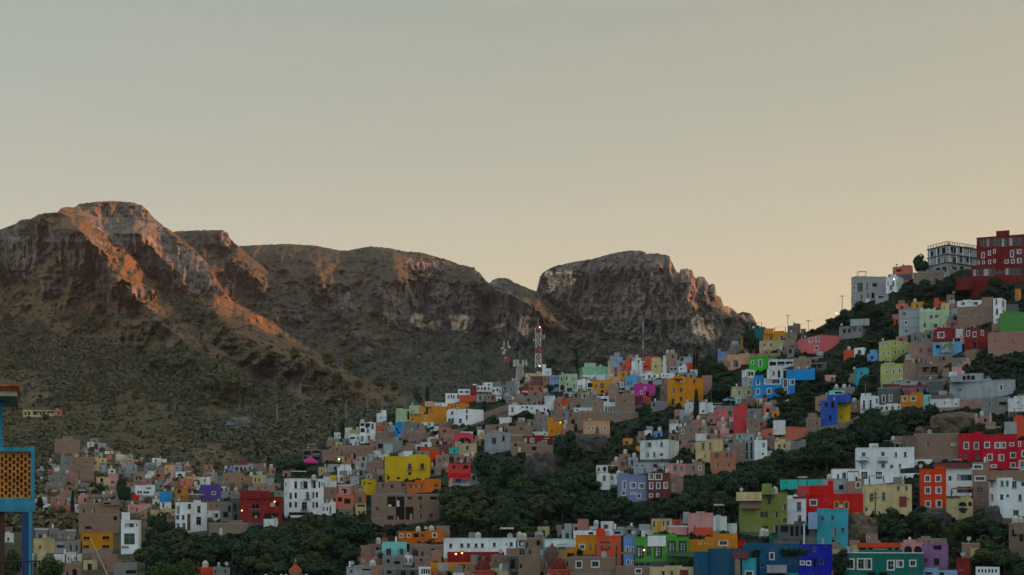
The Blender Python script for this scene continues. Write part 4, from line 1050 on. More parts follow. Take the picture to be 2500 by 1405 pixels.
DATA['G'] = """
32 528 326 508 white | long white house with small balconies under the bushes | 84,364,30,32 247,360,30,36 360,360,22,42 440,360,22,42 90,460,26,30 250,456,28,36 320,468,30,38a 395,460,20,34 68,432,60,10b 228,434,60,8b | u:444,682,424,534,white,-0.3 t:190 T:335
540,0,0,0 skip
-172 406 506 634 white | low white house front with brown framed windows | -86,535,36,50 88,536,36,44m 210,536,36,44m | u:284,568,542,800,white,-0.2
572 798 508 866 orred | bright orange-red tower house with six white framed windows | 618,560,44,52f 708,558,44,54f 620,658,44,56f 710,658,44,54f 623,774,42,52f 713,770,46,56f | s582l
784 1022 496 760 white | white house with wide glazed balconies and iron rail | 816,565,28,40 888,552,128,52 842,695,16,14 888,654,132,54 | u:690,1012,454,478,brownred,-0.5
1018 1158 446 860 brick | tall brown house with strip windows beside white balconies | 1028,470,74,34f 1043,568,84,36f 1060,658,52,46 
798 1022 756 920 tan | crumbling pale house base with an arch under the white balconies | 903,784,66,38ka 985,784,30,36k 900,835,80,26
96 508 640 896 cream | big cream house with a red door above the rocks | 148,716,32,68 254,704,30,68 382,648,22,34 450,648,22,34 400,738,64,90r 112,830,22,34 154,846,34,52w 470,750,14,14 | u:350,416,572,642,conc,0.3
902 1108 206 430 crimson | crimson house wing with two white framed windows | 948,278,40,58f 1036,280,38,58f 944,388,32,32 1048,388,32,30
1104 1400 214 500 crimson | long crimson house with many white framed windows | 1124,278,42,48f 1209,280,40,48f 1261,280,40,48f 1335,283,36,26f 1148,380,40,52f 1244,383,42,52f 1342,366,46,46f 1178,470,44,22f 1342,453,42,44f | u:1292,1396,104,220,greyw,1.0
1398 1560 262 520 crimson | crimson end house cut by the picture edge | 1410,272,20,42f 1440,350,40,50f 1416,434,44,76f
524 906 202 440 brick | long brown house wall beside the crimson house | 624,272,30,46 842,290,34,16f 820,388,26,28 | u:736,902,366,440,cream,-0.4 u:426,524,222,322,brickd,0.3 t:660
506 550 284 336 white | little white stair house on the brown house roof | 
1160 1560 580 950 white | tall white house at the picture edge with scattered windows | 1168,605,24,50 1172,720,24,48 1258,604,26,46 1302,604,26,52 1356,606,40,58 1434,614,28,38 1255,720,28,48 1308,720,24,26 1408,720,30,52 1366,853,46,44 1480,620,40,50 | s1236l u:1150,1560,514,582,brick,-0.2
1328 1560 962 1250 brickd | dark brick house with big white tank at the picture edge | 1356,1020,38,58k 1420,1060,30,60k | t:1385,1430 u:1375,1560,958,1006,brick,-0.3
-60 602 1216 1440 teal | dark teal house with white framed window pairs | -44,1268,60,84f 48,1266,56,88f 106,1266,58,88f 302,1280,54,80f 378,1280,54,56f 490,1278,50,50f 130,1378,70,50k 230,1378,70,50k | c:white
0 414 1152 1220 cream | cream arcade house with red tile roof above the teal house | -60,1162,40,48a 58,1170,58,44k 142,1168,36,44k 296,1172,50,42ak 358,1172,50,42ak | u:48,412,1130,1154,rust,-0.6
410 606 1130 1222 ppink | pinkish brick arcade house with two wide arches | 443,1158,66,54ak 526,1158,66,54ak
598 814 1144 1380 mauve | mauve house with an open roof room and dark awning | 608,1260,34,42 690,1148,70,40k 696,1262,44,60k
324 478 1322 1440 cream | plain cream cube house before the teal house | 
514 894 1362 1440 pblue | pale whitewashed low house along the bottom edge | 620,1380,60,20k 740,1380,40,24k
888 1000 1262 1440 dred | dark red box house with an open white gate | 
1048 1250 1336 1440 white | white ornamental parapet house with slotted top | 1068,1352,14,30k*6+29
554 804 1092 1150 brick2 | low brown house behind the mauve house | 640,1110,20,20
930 1084 1130 1260 brick | brown hut house among trees by dark red box | | u:1004,1082,1174,1262,tan,-0.4
"""
DATA['G'] = DATA['G'].replace("540,0,0,0 skip\n", "")
DATA['H'] = """
432 600 1196 1405 white | white house with arched windows and open loggias on the ridge | 438,1200,44,34k 490,1192,52,62k 555,1202,28,62a 440,1255,44,46k 498,1260,32,44a 445,1340,26,54 512,1334,30,56 | t:455
312 434 1318 1405 white | white lower house beside the arched windows house | 330,1350,50,22k 400,1350,24,18 | u:315,430,1274,1320,tan,0.5
150 316 1302 1362 white | low white house at the end of the ridge | 200,1320,12,18 | u:274,346,1250,1304,white,0.3
612 720 1100 1180 white | white stepped house with bell-shaped gable on the ridge | 650,1135,14,20 | u:660,716,1060,1102,white,0.2 
600 726 1192 1296 brick2 | brown house with coral red wall patch on the ridge | 680,1200,24,20k | u:618,680,1230,1286,coral,-0.3
732 814 1222 1286 greyw | small grey-white house with tank behind the blue house | 750,1240,14,18 | t:765
810 892 1200 1372 blue | narrow bright blue house with open floors | 820,1250,20,30k 850,1225,30,22 836,1290,24,20k 850,1325,26,26f | u:830,885,1185,1202,blue
884 1048 1198 1284 conc | grey curved house below the golden house | 930,1215,12,14
608 812 1290 1385 brick | brown house front with a concrete rim under the coral patch house | 740,1310,20,24
886 952 1284 1385 brick2 | brown house with tiny windows beside the blue house | 910,1300,14,18
950 1146 1288 1385 brick | brown brick terrace house below the teal fence |
818 972 1050 1190 pgreen | pale green-grey weathered house with dark stair gap | 940,1075,24,90k |
966 1090 1012 1120 pgreen | pale green house rising behind the golden house | 1000,1060,12,12 | u:1068,1140,1024,1108,gold,0.1
1164 1362 1012 1225 gold | golden yellow house with tall blank side | 1194,1060,16,42 1180,1120,14,30 | s1212r u:1130,1232,968,1014,cream,1 u:1164,1232,992,1014,peach,0.1
1086 1214 1108 1245 gold | golden house with white ground floor and one window | 1095,1125,13,52 1160,1186,30,40 | u:1086,1222,1192,1247,dwhite,-0.15
968 1092 1122 1215 gold | golden terrace house with plants along its roof | 990,1150,14,30
1232 1392 982 1024 white | low white roof house behind the golden house | 1290,995,16,14
1372 1604 990 1048 ochre | curved ochre house behind the white house on the slope | 1410,1010,14,24 1450,1010,14,24 1490,1010,14,24
1362 1758 1046 1232 white | white house with a long cracked side wall on the slope | 1408,1070,26,40 1376,1150,64,50k 1494,1150,32,52 1568,1055,22,36 1568,1114,22,46 | s1562r
1350 1506 882 975 white | white terraced house with a row of dark windows at ridge end | 1372,905,18,30 1400,895,22,42 1430,900,18,36 1474,895,22,46 
1488 1622 836 892 white | white house with wide balcony at the ridge end | 1500,858,40,18k 1560,858,40,18k
1618 1684 800 905 dred | narrow dark red house on the ridge end | 1640,830,14,20
1500 1692 900 968 coral | long coral red house wall on the ridge end | 1540,925,14,16
"""
DATA['I'] = """
360 524 800 884 white | white house with iron galleries on the ridge | 375,815,22,30 410,815,22,30 445,812,24,34 485,815,22,30 | u:326,368,782,812,white,-0.2
368 472 888 965 greyw | pale house with two tall windows by the road | 384,904,32,52 440,904,26,46
468 574 892 968 brick | brown house by the road with a dark door | 490,910,16,26 530,905,20,44k
524 644 812 900 dwhite | jumbled white house with rooftop railings by the road | 540,840,20,24 580,830,20,30k 612,850,14,24
640 776 792 905 conc | grey house behind the grey lattice mast foot | 660,815,24,30 716,820,28,36 655,862,24,40k
776 830 742 895 greyw | tall grey pillar house carrying the white lattice tower | 790,780,10,14
824 920 812 896 dred | dark red wall house with a white disc | 890,850,12,24
944 1084 702 858 brownred | maroon house with a wooden balcony | 958,720,16,36 1005,716,20,40 1045,716,18,40 950,815,34,38k 1010,815,40,38k | u:930,1084,800,856,obrick,-0.5
1080 1154 692 850 obrick | terracotta house with arched door next to the maroon house | 1088,710,22,42 1130,710,14,34 1092,795,26,54a
884 1064 668 706 cream | cream roof house behind the maroon house | 920,680,14,16
1156 1252 690 860 pblue | pale blue house with dark blue doorway | 1165,706,16,36 1200,706,16,28 1238,700,12,42 1196,784,52,54k 1165,785,16,32
1250 1326 684 850 pgreen | pale sage house with an arched doorway | 1264,704,22,44 1264,790,42,58ak 
1318 1446 672 865 pgreen | pale mint cream house with a garage opening | 1326,700,16,40 1404,708,14,34 1334,770,17,30 1334,826,58,34k 1404,790,16,38 | c:cream
1446 1536 738 858 white | white house with two small arched windows by parked cars | 1458,795,16,28a 1482,790,16,32a
1068 1168 638 690 white | white house with a tall square roof turret behind the pale blue house | 1130,650,14,18 | u:1070,1112,572,640,white u:1112,1168,614,640,white,0.2
714 838 1008 1138 white | white house with a single blue window before the tree | 734,1030,28,52 | 
830 1196 1008 1095 white | long white house with small arches above the tree | 850,1020,18,24 890,1018,30,28a 1000,1052,32,38 1085,1040,18,32 1118,1048,30,34ak 950,1030,14,22 | u:1120,1190,972,1010,white,0.3
614 742 1140 1195 white | white balustrade house before the tree | 632,1128,16,26k 664,1128,16,26k | 
1194 1345 948 1060 obrick | terracotta house with bright orange roof wall | 1210,965,18,36 1240,990,20,30 | u:1284,1336,928,962,orred,-0.2
1336 1500 930 1010 brick | brown house with white dishes on the roof | 1420,950,18,22 1300,985,20,24 | u:1370,1440,960,1012,brick2,-0.3
1480 1612 936 1040 conc | grey stair tower house in the brick quarter | 1500,955,14,20 | u:1490,1520,920,940,greyw
1160 1362 1056 1190 brick | brown house with arched niches above the mustard L house | 1285,1095,26,30 1180,1080,18,24 | u:1318,1352,1080,1150,lblue,-0.2
1346 1560 1080 1200 brick | brown wall house with one arched doorway | 1382,1160,36,50ak 1450,1110,16,20 1365,1090,14,40k
"""
DATA['J'] = """
70 376 600 700 mint | mint green house with a higher roof block | 78,620,14,70k | s100l u:118,242,556,602,pgreen,0.4 t:290
100 434 684 750 white | long white house under the mint green house | 120,710,14,26 145,710,14,26 168,708,14,26 208,706,12,32 224,706,12,32 
140 256 760 860 white | white house with a dark glazed corner by the cars | 152,768,72,50k 160,830,30,28k
426 484 656 730 cream | cream house with a square window | 448,666,20,30 
480 582 652 745 gold | golden cube house beside the cream house | 516,666,28,24 475,750,10,20
370 502 700 775 peach | orange-peach house behind the golden arch house | 400,730,14,20
204 394 744 880 gold | golden house with stone cross window | 288,775,40,22 288,800,40,26 230,785,22,34a 290,845,36,30ak 350,848,12,24 | u:378,460,770,870,gold,0.2
496 558 758 815 white | white house with two narrow windows beside the sky blue house | 512,765,14,36 540,765,12,36
552 684 690 815 sky | sky blue house with two arched windows | 580,752,17,42a 610,748,17,46a | 
676 736 700 770 greyw | pale grey house between the sky blue and white houses |
728 918 670 735 white | white house with a small arched window behind the magenta house | 744,690,17,36 800,684,26,36a 858,684,24,34
734 946 735 800 greyw | grey-white terrace house over the magenta house | 690,752,70,30k 800,750,50,30k
736 1040 630 672 greyw | pale grey flat house on the crest | 820,642,26,22k
644 876 784 918 magenta | magenta house with one white window | 714,854,30,38f 778,862,30,52k 838,866,22,36 754,814,24,26f
648 740 916 1036 dmag | shaded purple lower house under the magenta house |
728 830 926 1000 coral | coral patch house below the magenta house | 760,940,20,30
744 862 548 622 coral | coral orange house with stepped top on the crest | 760,590,30,14k | u:770,832,488,550,coral,0.2
832 984 550 635 cream | bare cream-grey house beside the coral stepped house | | u:836,940,500,552,cream,0.1
1138 1290 490 620 greyw | grey concrete house with open dark bays on the crest | 1146,496,32,40k 1146,560,30,34k | u:1204,1282,554,656,orred,-0.5
1128 1218 592 660 white | white curved parapet house before the orange cube | 1145,610,20,18k
1028 1144 586 660 greyw | pale house with columns on the crest | 1040,610,24,20k 1080,605,24,24k 1118,605,18,30
940 1094 664 720 white | low white house behind the mustard cube | 960,680,14,20 1000,680,14,18
1008 1392 708 1022 mustard | mustard cube house with a broad blank side | 1146,716,38,46f 1278,734,32,36 1048,832,34,42 1136,826,34,42 1140,920,30,44 1046,938,36,74d | s1188r u:1076,1188,694,712,mustard T:1190,1160
934 1014 718 970 brick | narrow brown house touching the mustard cube | 948,730,24,52 948,840,28,62
1380 1484 690 880 pbrick | pinkish brown wall house behind the mustard cube | 1400,720,10,14
1192 1296 986 1100 dwhite | whitewashed low house below the mustard cube | 1240,1020,12,16
1342 1494 984 1100 dwhite | streaked white blockwork house beside the tall cypress | 1378,1064,24,20k 
828 1012 968 1060 conc | grey rubble house below the narrow brown house | 850,990,24,30k
254 378 912 985 white | white house with wide dark porch above the brown wall | 268,940,96,34k
324 456 980 1085 white | white house with four tall barred windows | 336,1022,24,52*4+28
204 328 956 1095 brick2 | brown house stacked beside the barred windows house | 225,985,16,22
0 212 1034 1078 dwhite | white balustraded house terrace above the brick arch | 30,1050,20,18k 
448 660 890 1100 brick | tall blank brown house slope wall under the magenta house |
40 700 1082 1200 brick | long brown retaining house wall behind the peach house | 90,1110,14,18 
1120 1350 1240 1360 brick | brown house at the bushes below the streaked white house | 1145,1270,20,40
"""
DATA['K'] = """
500 652 322 385 teal | dark teal roof house with two tanks on the crest | 520,340,20,30k | t:545 T:590
428 478 398 505 gold | thin golden arch house behind the dark tree | 442,440,20,55ak
640 706 380 480 cream | pale cream house behind the tree beside the amber house | 660,400,16,40
648 868 362 445 mustard | amber house with a dark tiled roof on the crest | 698,388,30,44 778,390,44,42 | u:650,736,322,364,mustard,0.1
600 846 436 528 tan | tan rubble house base below the amber house | 
846 960 366 440 stone | stone coloured house beside the amber house | 880,390,16,20
874 992 292 370 brickd | dark house silhouetted on the crest by a pole | 900,310,16,20
996 1044 324 380 brickd | second dark small house silhouetted on the crest |
866 934 504 590 conc | grey blockwork house with a dark gap under the crest | 880,520,30,40k
972 1364 384 575 pink | pink house with white framed windows and long side | 1070,396,40,56f 1136,392,38,56f 1126,488,36,42f | s1192r 
264 512 572 700 peach | peach house with arches behind the cypress trees | 280,628,14,58a 304,634,14,58a 336,620,66,66a 425,665,70,30k | s300l
204 314 545 640 lblue | blue and gold house behind the peach arched house | 220,570,12,24 | u:244,314,545,640,gold,-0.1
508 770 592 720 bgreen | vivid green house with white trim | 520,630,32,32f 592,618,34,70f 694,610,38,22f
508 934 558 600 brick2 | low brick house behind the vivid green house | 560,570,14,14
688 928 618 700 dwhite | white terrace house with three dark bays | 696,640,64,36k 772,636,70,40k 852,636,66,40k
924 1096 602 712 brick2 | blank brown house beside the white terrace | 
1090 1240 648 720 dconc | low dark shelter house at the scrub edge | 1100,660,90,40k
434 556 722 800 dwhite | off-white house with dark openings above the blue house | 480,730,36,44 520,735,24,36k
436 552 795 875 greyw | grey-white band house beside the blue house | 
330 554 878 985 tan | pale khaki house with three white framed windows | 356,912,17,38f 393,908,34,50f 480,906,38,50f
374 434 976 1060 aqua | small aqua house with one framed window | 388,984,28,42f
428 552 984 1060 brickd | dark brick house beneath the khaki house | 450,1000,16,20
546 940 800 975 blue | bright blue house of stacked storeys with white frames | 570,806,36,54f 570,896,36,54f 578,990,38,46f 672,893,42,54f 650,796,150,56f 826,803,44,82f 888,806,48,54f 828,903,44,40f | u:546,640,768,802,blue u:546,640,970,1085,blue,-0.1 u:858,1130,710,802,blue,0.6 z
676 862 712 800 dwhite | white upper house on top of the bright blue house | 720,726,28,42 776,715,24,76k 828,712,30,80k
946 1000 716 802 blue | blue rear house with a tall white framed door | 948,714,46,84f | o:-0.6
1010 1128 712 804 blue | blue end house with a small white window and tall door | 1016,713,30,42f 1064,720,42,84f | o:-0.5
358 486 1058 1310 cred | slim coral red tower house with tiny windows | 374,1075,13,36 370,1168,14,24 420,1165,14,24 464,1160,12,22 370,1258,13,24 464,1252,13,34
166 306 1100 1195 pink | pinkish red house with a cluttered roof | 190,1120,16,20 | u:180,340,1058,1102,conc,0.5
478 630 1086 1190 conc | grey blockwork house beside the coral red tower | 520,1110,20,24
480 612 1180 1330 brick | brown house below the grey blockwork house | 520,1210,16,20 560,1240,16,20
1134 1258 968 1120 brick2 | brown brick house joined to the royal blue house | 1162,1035,20,26 1200,1038,30,62k
1182 1346 1012 1290 royal | royal blue house with deep dark recesses | 1284,1020,30,60k 1226,1030,26,40k 1194,1145,16,30 1264,1145,22,54k | u:1248,1474,952,1014,royal,0.5
1338 1462 1016 1240 yellow | lemon yellow house beside the royal blue one | 1384,1040,16,30 1418,1038,16,38 1376,1148,13,30
1300 1510 888 958 conc | grey roof house with aqua tank deck | 1320,925,70,20k | u:1264,1418,912,940,aqua,-0.5 t:1335,1410
1456 1570 1018 1140 brick | brown house between lemon yellow and white houses | 1514,1035,30,40 1460,1120,80,30k | t:1505
1068 1140 1130 1230 brick | ruined brown house below the royal blue house | 
"""
DATA['L'] = """
76 428 652 872 modern | pale modern house with angular flat roof on the crest | 92,735,26,42f 138,708,56,84 226,708,17,72 288,708,46,38k 95,830,22,38f 156,828,34,58 216,810,36,56 280,805,30,58k | s84l u:150,300,644,656,greyw,0.2 u:86,262,866,965,dwhite,-0.05
424 602 640 800 white | white house with a bright lamp on the crest | 440,695,12,32 488,690,20,50 460,730,28,48 530,680,24,72 | s540r
318 450 822 890 greyw | low pale house under the pale modern house | 350,840,50,20k
494 692 544 640 salmon | salmon flat house behind the crest trees | 530,570,50,24k
846 1344 320 600 hotel | large grey-white hotel house with arcade and balustrade | 876,390,26,52k 934,358,30,68k 990,353,34,62k 1076,346,60,62k 1170,348,32,58k 1238,343,50,58 946,458,26,50 994,448,32,60 1078,448,58,54 1174,443,30,58 1238,443,54,56 923,553,52,56ak 983,543,54,56ak 1068,538,74,54ak 1172,538,40,36a | s1045l
700 1260 588 650 stone | long stone wall house base under the grey-white hotel |
1288 1900 526 745 winered | broad dark red apartment house base with big windows | 1306,568,84,66 1410,562,110,70 1528,580,94,34 1630,556,84,68 1720,554,72,70 1555,665,30,40k | u:1340,1900,230,528,winered,0.3 u:1537,1672,180,232,winered,1.5 u:1134,1292,650,745,winered,0.3 1376,262,64,82 1446,258,40,82 1503,255,40,80 1545,258,46,76 1593,255,70,86 1670,250,64,80 1742,245,56,82 1390,398,30,62f 1455,382,28,50f 1508,368,24,42f 1680,378,36,70f 1748,370,42,44f 1353,485,14,36f 1395,485,28,32f 1458,475,27,42f 1510,470,22,36fa 1625,475,36,36f 1690,468,34,42f 1750,458,42,54f
556 770 972 1220 greyw | pale blue-grey house with a rounded corner | 598,1003,28,28 610,1088,34,40f 618,1180,28,22 700,1060,4,90k | u:556,768,968,976,greyw
764 1066 986 1180 pgreen | pale green house with white pilasters | 868,1033,30,30 920,1030,30,30 878,1120,68,40 968,1110,30,44f 805,1110,24,44 | u:948,1066,1050,1165,pgreen,-0.4 t:785 c:white
978 1146 986 1060 greyw | grey house behind the pale green pilasters |
1144 1392 886 945 white | white roof room house on the big brown house | 1178,900,42,34 1308,898,44,32 1250,890,40,14
1144 1512 940 1130 brick | big brown house with concrete bands | 1300,980,14,20 | u:1390,1512,852,942,brick
1508 1638 858 1115 white | white slab house with stacked dark windows | 1528,870,20,54 1600,885,18,54 1533,968,24,58 1603,985,24,36 1536,1065,34,42 | s1590r
1576 1900 1012 1220 mgreen | blank green house wall at the picture edge | 1500,0,1,1 | u:1640,1762,920,1014,dconc,1
1728 1784 772 890 mustard | slim amber house at the end of the brick slope | 1744,805,16,52
1036 1118 826 910 brick | small brown hut house on the bushy slope |
"""
DATA['M'] = """
34 332 206 345 conc | grey ruined house with empty square windows on the slope | 72,248,24,40k 120,245,24,38k 174,242,16,28k 222,245,16,26k | s250r u:140,322,152,208,greyw,0.5
412 688 356 550 lime | lime yellow house with eight white framed windows | 438,370,30,42f 477,376,20,36f 553,363,26,44f 632,350,28,44f 446,463,20,40f 492,458,20,40f 558,450,24,40f 635,443,26,40f | s530l
688 934 372 520 brick2 | brown house between the lime yellow and aqua houses | 800,430,26,42 875,430,42,42 
716 934 292 378 conc | grey-brown roof house above the plain brown house | 750,315,16,38k 833,303,18,28 874,290,32,56k 798,355,16,16
942 1142 252 368 dred | dark red house with a large white framed window | 972,280,62,54f | u:1136,1212,248,312,dwhite,-0.3 T:1190
1188 1246 310 390 ppink | pinkish narrow house between the two dark red houses | 1205,325,26,40f
1228 1454 246 460 dred | dark red corner house with a pole before it | 1246,265,34,54f 1308,275,36,50f 1384,260,26,50f 1280,370,16,36 1314,375,24,56k | s1350r
926 1204 372 500 sky | aqua blue house with a painted mural | 956,402,36,32k | u:1140,1204,480,598,sky,-0.2
640 794 576 740 brick2 | brown house beside the lower lime house | 700,610,14,18
434 642 582 780 lime | lower lime house with white framed windows | 475,638,22,46f 539,630,25,46f 595,622,27,48f 480,742,20,30f 543,730,22,32f 598,728,26,24fa
782 1114 502 600 brick | brown house with a terrace under the aqua mural | 790,520,36,44 985,515,28,40 1020,512,20,36k | u:968,1094,586,690,gold,-1.0 
776 974 596 740 brickd | dark terrace house with orange cloth in its bay | 830,610,60,76k 905,606,64,72k
172 314 626 800 turq | turquoise blue house beside the dark tree | 184,664,16,32 239,654,17,34 | s200l
402 618 806 975 dconc | dark grey house with two pale framed doors and balcony | 442,878,32,72f 508,873,32,68f | u:470,612,776,808,brownred
236 410 894 1060 white | white house with tall balcony doors by a pole | 260,928,20,80b 323,923,20,80b 384,910,17,42 336,1010,40,34k 384,1018,16,24
404 622 968 1045 dwhite | low white house with four dark windows above the wall | 428,988,24,34 476,986,24,34 530,983,24,34 590,978,20,34
616 842 876 1000 ochre | ochre brown house with square white framed windows | 636,890,42,48f 718,890,46,44f | u:616,880,782,820,brownred,1.2
874 1030 738 860 dconc | dark grey house with two slit windows | 944,750,9,32 964,750,9,32 900,755,20,20 
780 884 746 830 conc | grey house with a black doorway beside the slit windows | 785,750,30,70k
576 786 738 790 greyw | low grey house above the laundry terrace | 680,750,30,14k
838 910 878 1030 aqua | thin aqua house at the end of a white wall | 880,890,14,42
902 1184 918 1020 dwhite | long whitewashed house wall with brown roof | | u:906,1122,878,920,brickd,0.3
1086 1710 738 905 greyw | very long grey blockwork house with a rooftop arcade | 1553,780,42,54f 1174,814,24,24a | u:1202,1408,672,740,greyw,0.6 u:1096,1210,690,740,greyw,0.4 t:1350,1298 1210,695,30,36ak 1250,690,32,40ak 1292,690,34,42ak T:1420
1388 1660 898 1060 conc | grey lower house with laundry in a window | 1450,940,22,48 1558,942,70,50k 
1184 1392 918 1000 brick2 | plain brown house below the very long grey house | 1300,940,14,18 
1648 1900 908 1060 dwhite | pale blockwork house cut by the picture edge | 1730,940,14,20
1700 1900 1084 1280 coral | coral orange house leaning at the picture edge | 
1454 1900 272 480 pbrick | long pinkish brick terrace house below the green wall |
"""
def fix(l):      # openings written after the options field belong to the openings
    p = [q.strip() for q in l.split('|')]
    if len(p) > 3:
        w = [t for t in p[3].split() if _wt.match(t)]
        p[3] = ' '.join(t for t in p[3].split() if not _wt.match(t)); p[2] = (p[2] + ' ' + ' '.join(w)).strip()
    return ' | '.join(p)
for tile, txt in DATA.items():
    for l in txt.strip().split('\n'):
        if l.strip(): house(tile, fix(l))


vis, zb, zt, rt = VIS['large grey-white hotel house with arcade and balustrade']
for f in vis:
    for q in (0.02, 0.36, 0.66, 0.985):
        z = zb + (zt - zb) * q
        if q < 0.1: continue
        b = MB(); b.box(Vector(f.at(f.L / 2, z, 0.18)), f.d, Vector((0, 0, 1)), f.n, (f.L + 0.3, 0.22, 0.42), wallmat('dconc')); b.build('cornice', rt)
    n = int(f.L / 1.1)
    for k in range(n + 1):
        a = min(f.L - 0.12, 0.12 + k * (f.L - 0.24) / n); b = MB(); b.box(Vector(f.at(a, zt + 0.5, -0.1)), f.d, Vector((0, 0, 1)), f.n, (0.22, 0.95, 0.2), wallmat('cream')); b.build('baluster', rt)
    b = MB(); b.box(Vector(f.at(f.L / 2, zt + 1.03, -0.1)), f.d, Vector((0, 0, 1)), f.n, (f.L + 0.1, 0.14, 0.26), wallmat('cream')); b.build('handrail', rt)
    for k in range(int(f.L / 3)):
        a = 1.0 + k * 3.0; b = MB(); b.box(Vector(f.at(a, zb + (zt - zb) * 0.66, 0.1)), f.d, Vector((0, 0, 1)), f.n, (0.3, (zt - zb) * 0.58, 0.16), wallmat('white')); b.build('pilaster', rt)

# the many other small houses packed between these: one mass
FB = MB(); rf = random.Random(99)
def filler(x0, x1, y0, y1, c):
    xc = (x0 + x1) / 2; D = groundD(xc, y1) - 0.6; C = Vector(((xc - CX) / F * D, D, 0)); az = math.atan2(C.x, C.y) + math.radians(rf.uniform(-14, 14))
    v = Vector((math.sin(az), math.cos(az), 0)); r = Vector((v.y, -v.x, 0)); w = (x1 - x0) / F * D; zt = (HY - y0) / F * D; zb = (HY - y1) / F * D; dep = min(5, max(2.5, (zt - zb)))
    A = C - r * w / 2; B = C + r * w / 2; foot = [A, B, B + v * dep, A + v * dep]; f = Facet(A, B, x0, x1); m = wallmat(c)
    n = max(1, int(w / 2.4)); rows_ = max(1, int((zt - zb) / 2.6)); arch = []
    for i in range(n):
        for j in range(rows_):
            if rf.random() < 0.7:
                a = w * (i + rf.uniform(0.35, 0.65)) / n; b = zt - 0.7 - 2.6 * j; ww = rf.uniform(0.5, 1.1); wh = rf.uniform(0.9, 1.5); h = (max(0.15, a - ww / 2), min(w - 0.15, a + ww / 2), b - wh, b)
                if h[1] - h[0] > 0.3 and b - wh > zb - 3 and not any(h[0] < q[1] and h[1] > q[0] and h[2] < q[3] and h[3] > q[2] for q in f.holes): f.holes.append(h)
    wall_facet(FB, f, zb - 3.5, zt, m)
    for h in f.holes: FB.poly([f.at(h[0], h[2], -.17), f.at(h[1], h[2], -.17), f.at(h[1], h[3], -.17), f.at(h[0], h[3], -.17)], GLASS if rf.random() < .7 else VOID)
    for i in range(1, 4): a, b = foot[i], foot[(i + 1) % 4]; FB.poly([(a.x, a.y, zb - 3.5), (b.x, b.y, zb - 3.5), (b.x, b.y, zt), (a.x, a.y, zt)], m)
    FB.poly([(p.x, p.y, zt - 0.02) for p in foot], ROOF)
    if rf.random() < 0.5: q = A.lerp(B, rf.uniform(.2, .8)) + v * 1.5; FB.box((q.x, q.y, zt + 0.6), r, v, Vector((0, 0, 1)), (rf.uniform(1.2, 2.2), 1.6, 1.25), wallmat(rf.choice(['brick', 'conc', 'greyw', c])))
    if rf.random() < 0.35: q = A.lerp(B, rf.uniform(.1, .9)) + v * 1.2; FB.lathe((q.x, q.y, zt), [(0.5, 0), (0.55, 0.5), (0.5, 1.0), (0.2, 1.25)], 8, rf.choice([TANKW, TANKW, TANKB]))
    FILLED.append((x0, x1, y0, y1))
FILLED = []
def fill(poly, n, size, cols):
    xs = [p[0] for p in poly]; ys = [p[1] for p in poly]; k = 0; t = 0
    while k < n and t < n * 60:
        t += 1; x = rf.uniform(min(xs), max(xs)); y = rf.uniform(min(ys), max(ys))
        if not bool(pip(np.array([x]), np.array([y]), poly)[0]): continue
        w = rf.uniform(*size); h = w * rf.uniform(0.55, 0.95); bad = 0.0
        for (a0, a1, b0, b1) in [q[:4] for q in HOUSES] + FILLED:
            ix = min(x + w / 2, a1) - max(x - w / 2, a0); iy = min(y, b1) - max(y - h, b0)
            if ix > 0 and iy > 0:
                if y > b1 - 0.5: bad += 3 * ix * iy
                else: bad += ix * iy
        if bad > 0.5 * w * h: continue
        filler(x - w / 2, x + w / 2, y - h, y, rf.choice(cols)); k += 1
BR = ['brick', 'brick2', 'pbrick', 'conc', 'brick', 'brick2', 'greyw', 'dwhite', 'ppink', 'tan']
fill([(85, 1240), (90, 1170), (130, 1110), (230, 1085), (330, 1125), (480, 1140), (560, 1165), (640, 1150), (700, 1165), (700, 1195), (560, 1215), (480, 1200), (340, 1250)], 80, (11, 24), BR + ['salmon', 'cream'])
fill([(300, 1290), (440, 1245), (560, 1240), (690, 1240), (690, 1290), (560, 1290)], 6, (18, 30), BR)
fill([(85, 1330), (200, 1330), (290, 1350), (290, 1400), (90, 1400)], 7, (22, 38), BR)
fill([(790, 1150), (810, 1085), (930, 1045), (1060, 1060), (1150, 1075), (1150, 1140), (1060, 1160), (950, 1120), (930, 1200), (800, 1200)], 42, (14, 30), BR + ['dwhite', 'obrick'])
fill([(1150, 1090), (1160, 1060), (1330, 1040), (1390, 1010), (1560, 1010), (1560, 950), (1390, 945), (1240, 965), (1240, 1000), (1400, 1060), (1330, 1100)], 30, (14, 30), BR)
fill([(1640, 1080), (1660, 1010), (1800, 1010), (1890, 1055), (1970, 1075), (1960, 1100), (1900, 1110), (1800, 1130), (1690, 1110)], 26, (16, 32), BR)
fill([(1430, 930), (1500, 885), (1700, 885), (1690, 930), (1500, 950)], 22, (12, 26), ['white', 'dwhite', 'cream', 'greyw', 'brick2', 'coral', 'pblue'])
fill([(1090, 985), (1160, 950), (1330, 940), (1330, 965), (1200, 985)], 16, (12, 24), ['white', 'dwhite', 'greyw', 'brick', 'cream', 'conc'])
fill([(2150, 960), (2200, 830), (2320, 790), (2380, 860), (2350, 930), (2330, 990), (2200, 990)], 22, (18, 36), BR)
fill([(2250, 790), (2480, 770), (2480, 850), (2400, 850), (2280, 820)], 8, (20, 34), BR)
fill([(2150, 1110), (2350, 1075), (2350, 1120), (2250, 1130)], 6, (20, 34), BR)
fill([(845, 1420), (930, 1330), (1080, 1370), (1290, 1400), (1400, 1360), (1560, 1390), (1560, 1420)], 22, (22, 40), BR)
fill([(1290, 1320), (1400, 1290), (1560, 1300), (1600, 1330), (1400, 1340)], 8, (18, 32), BR)
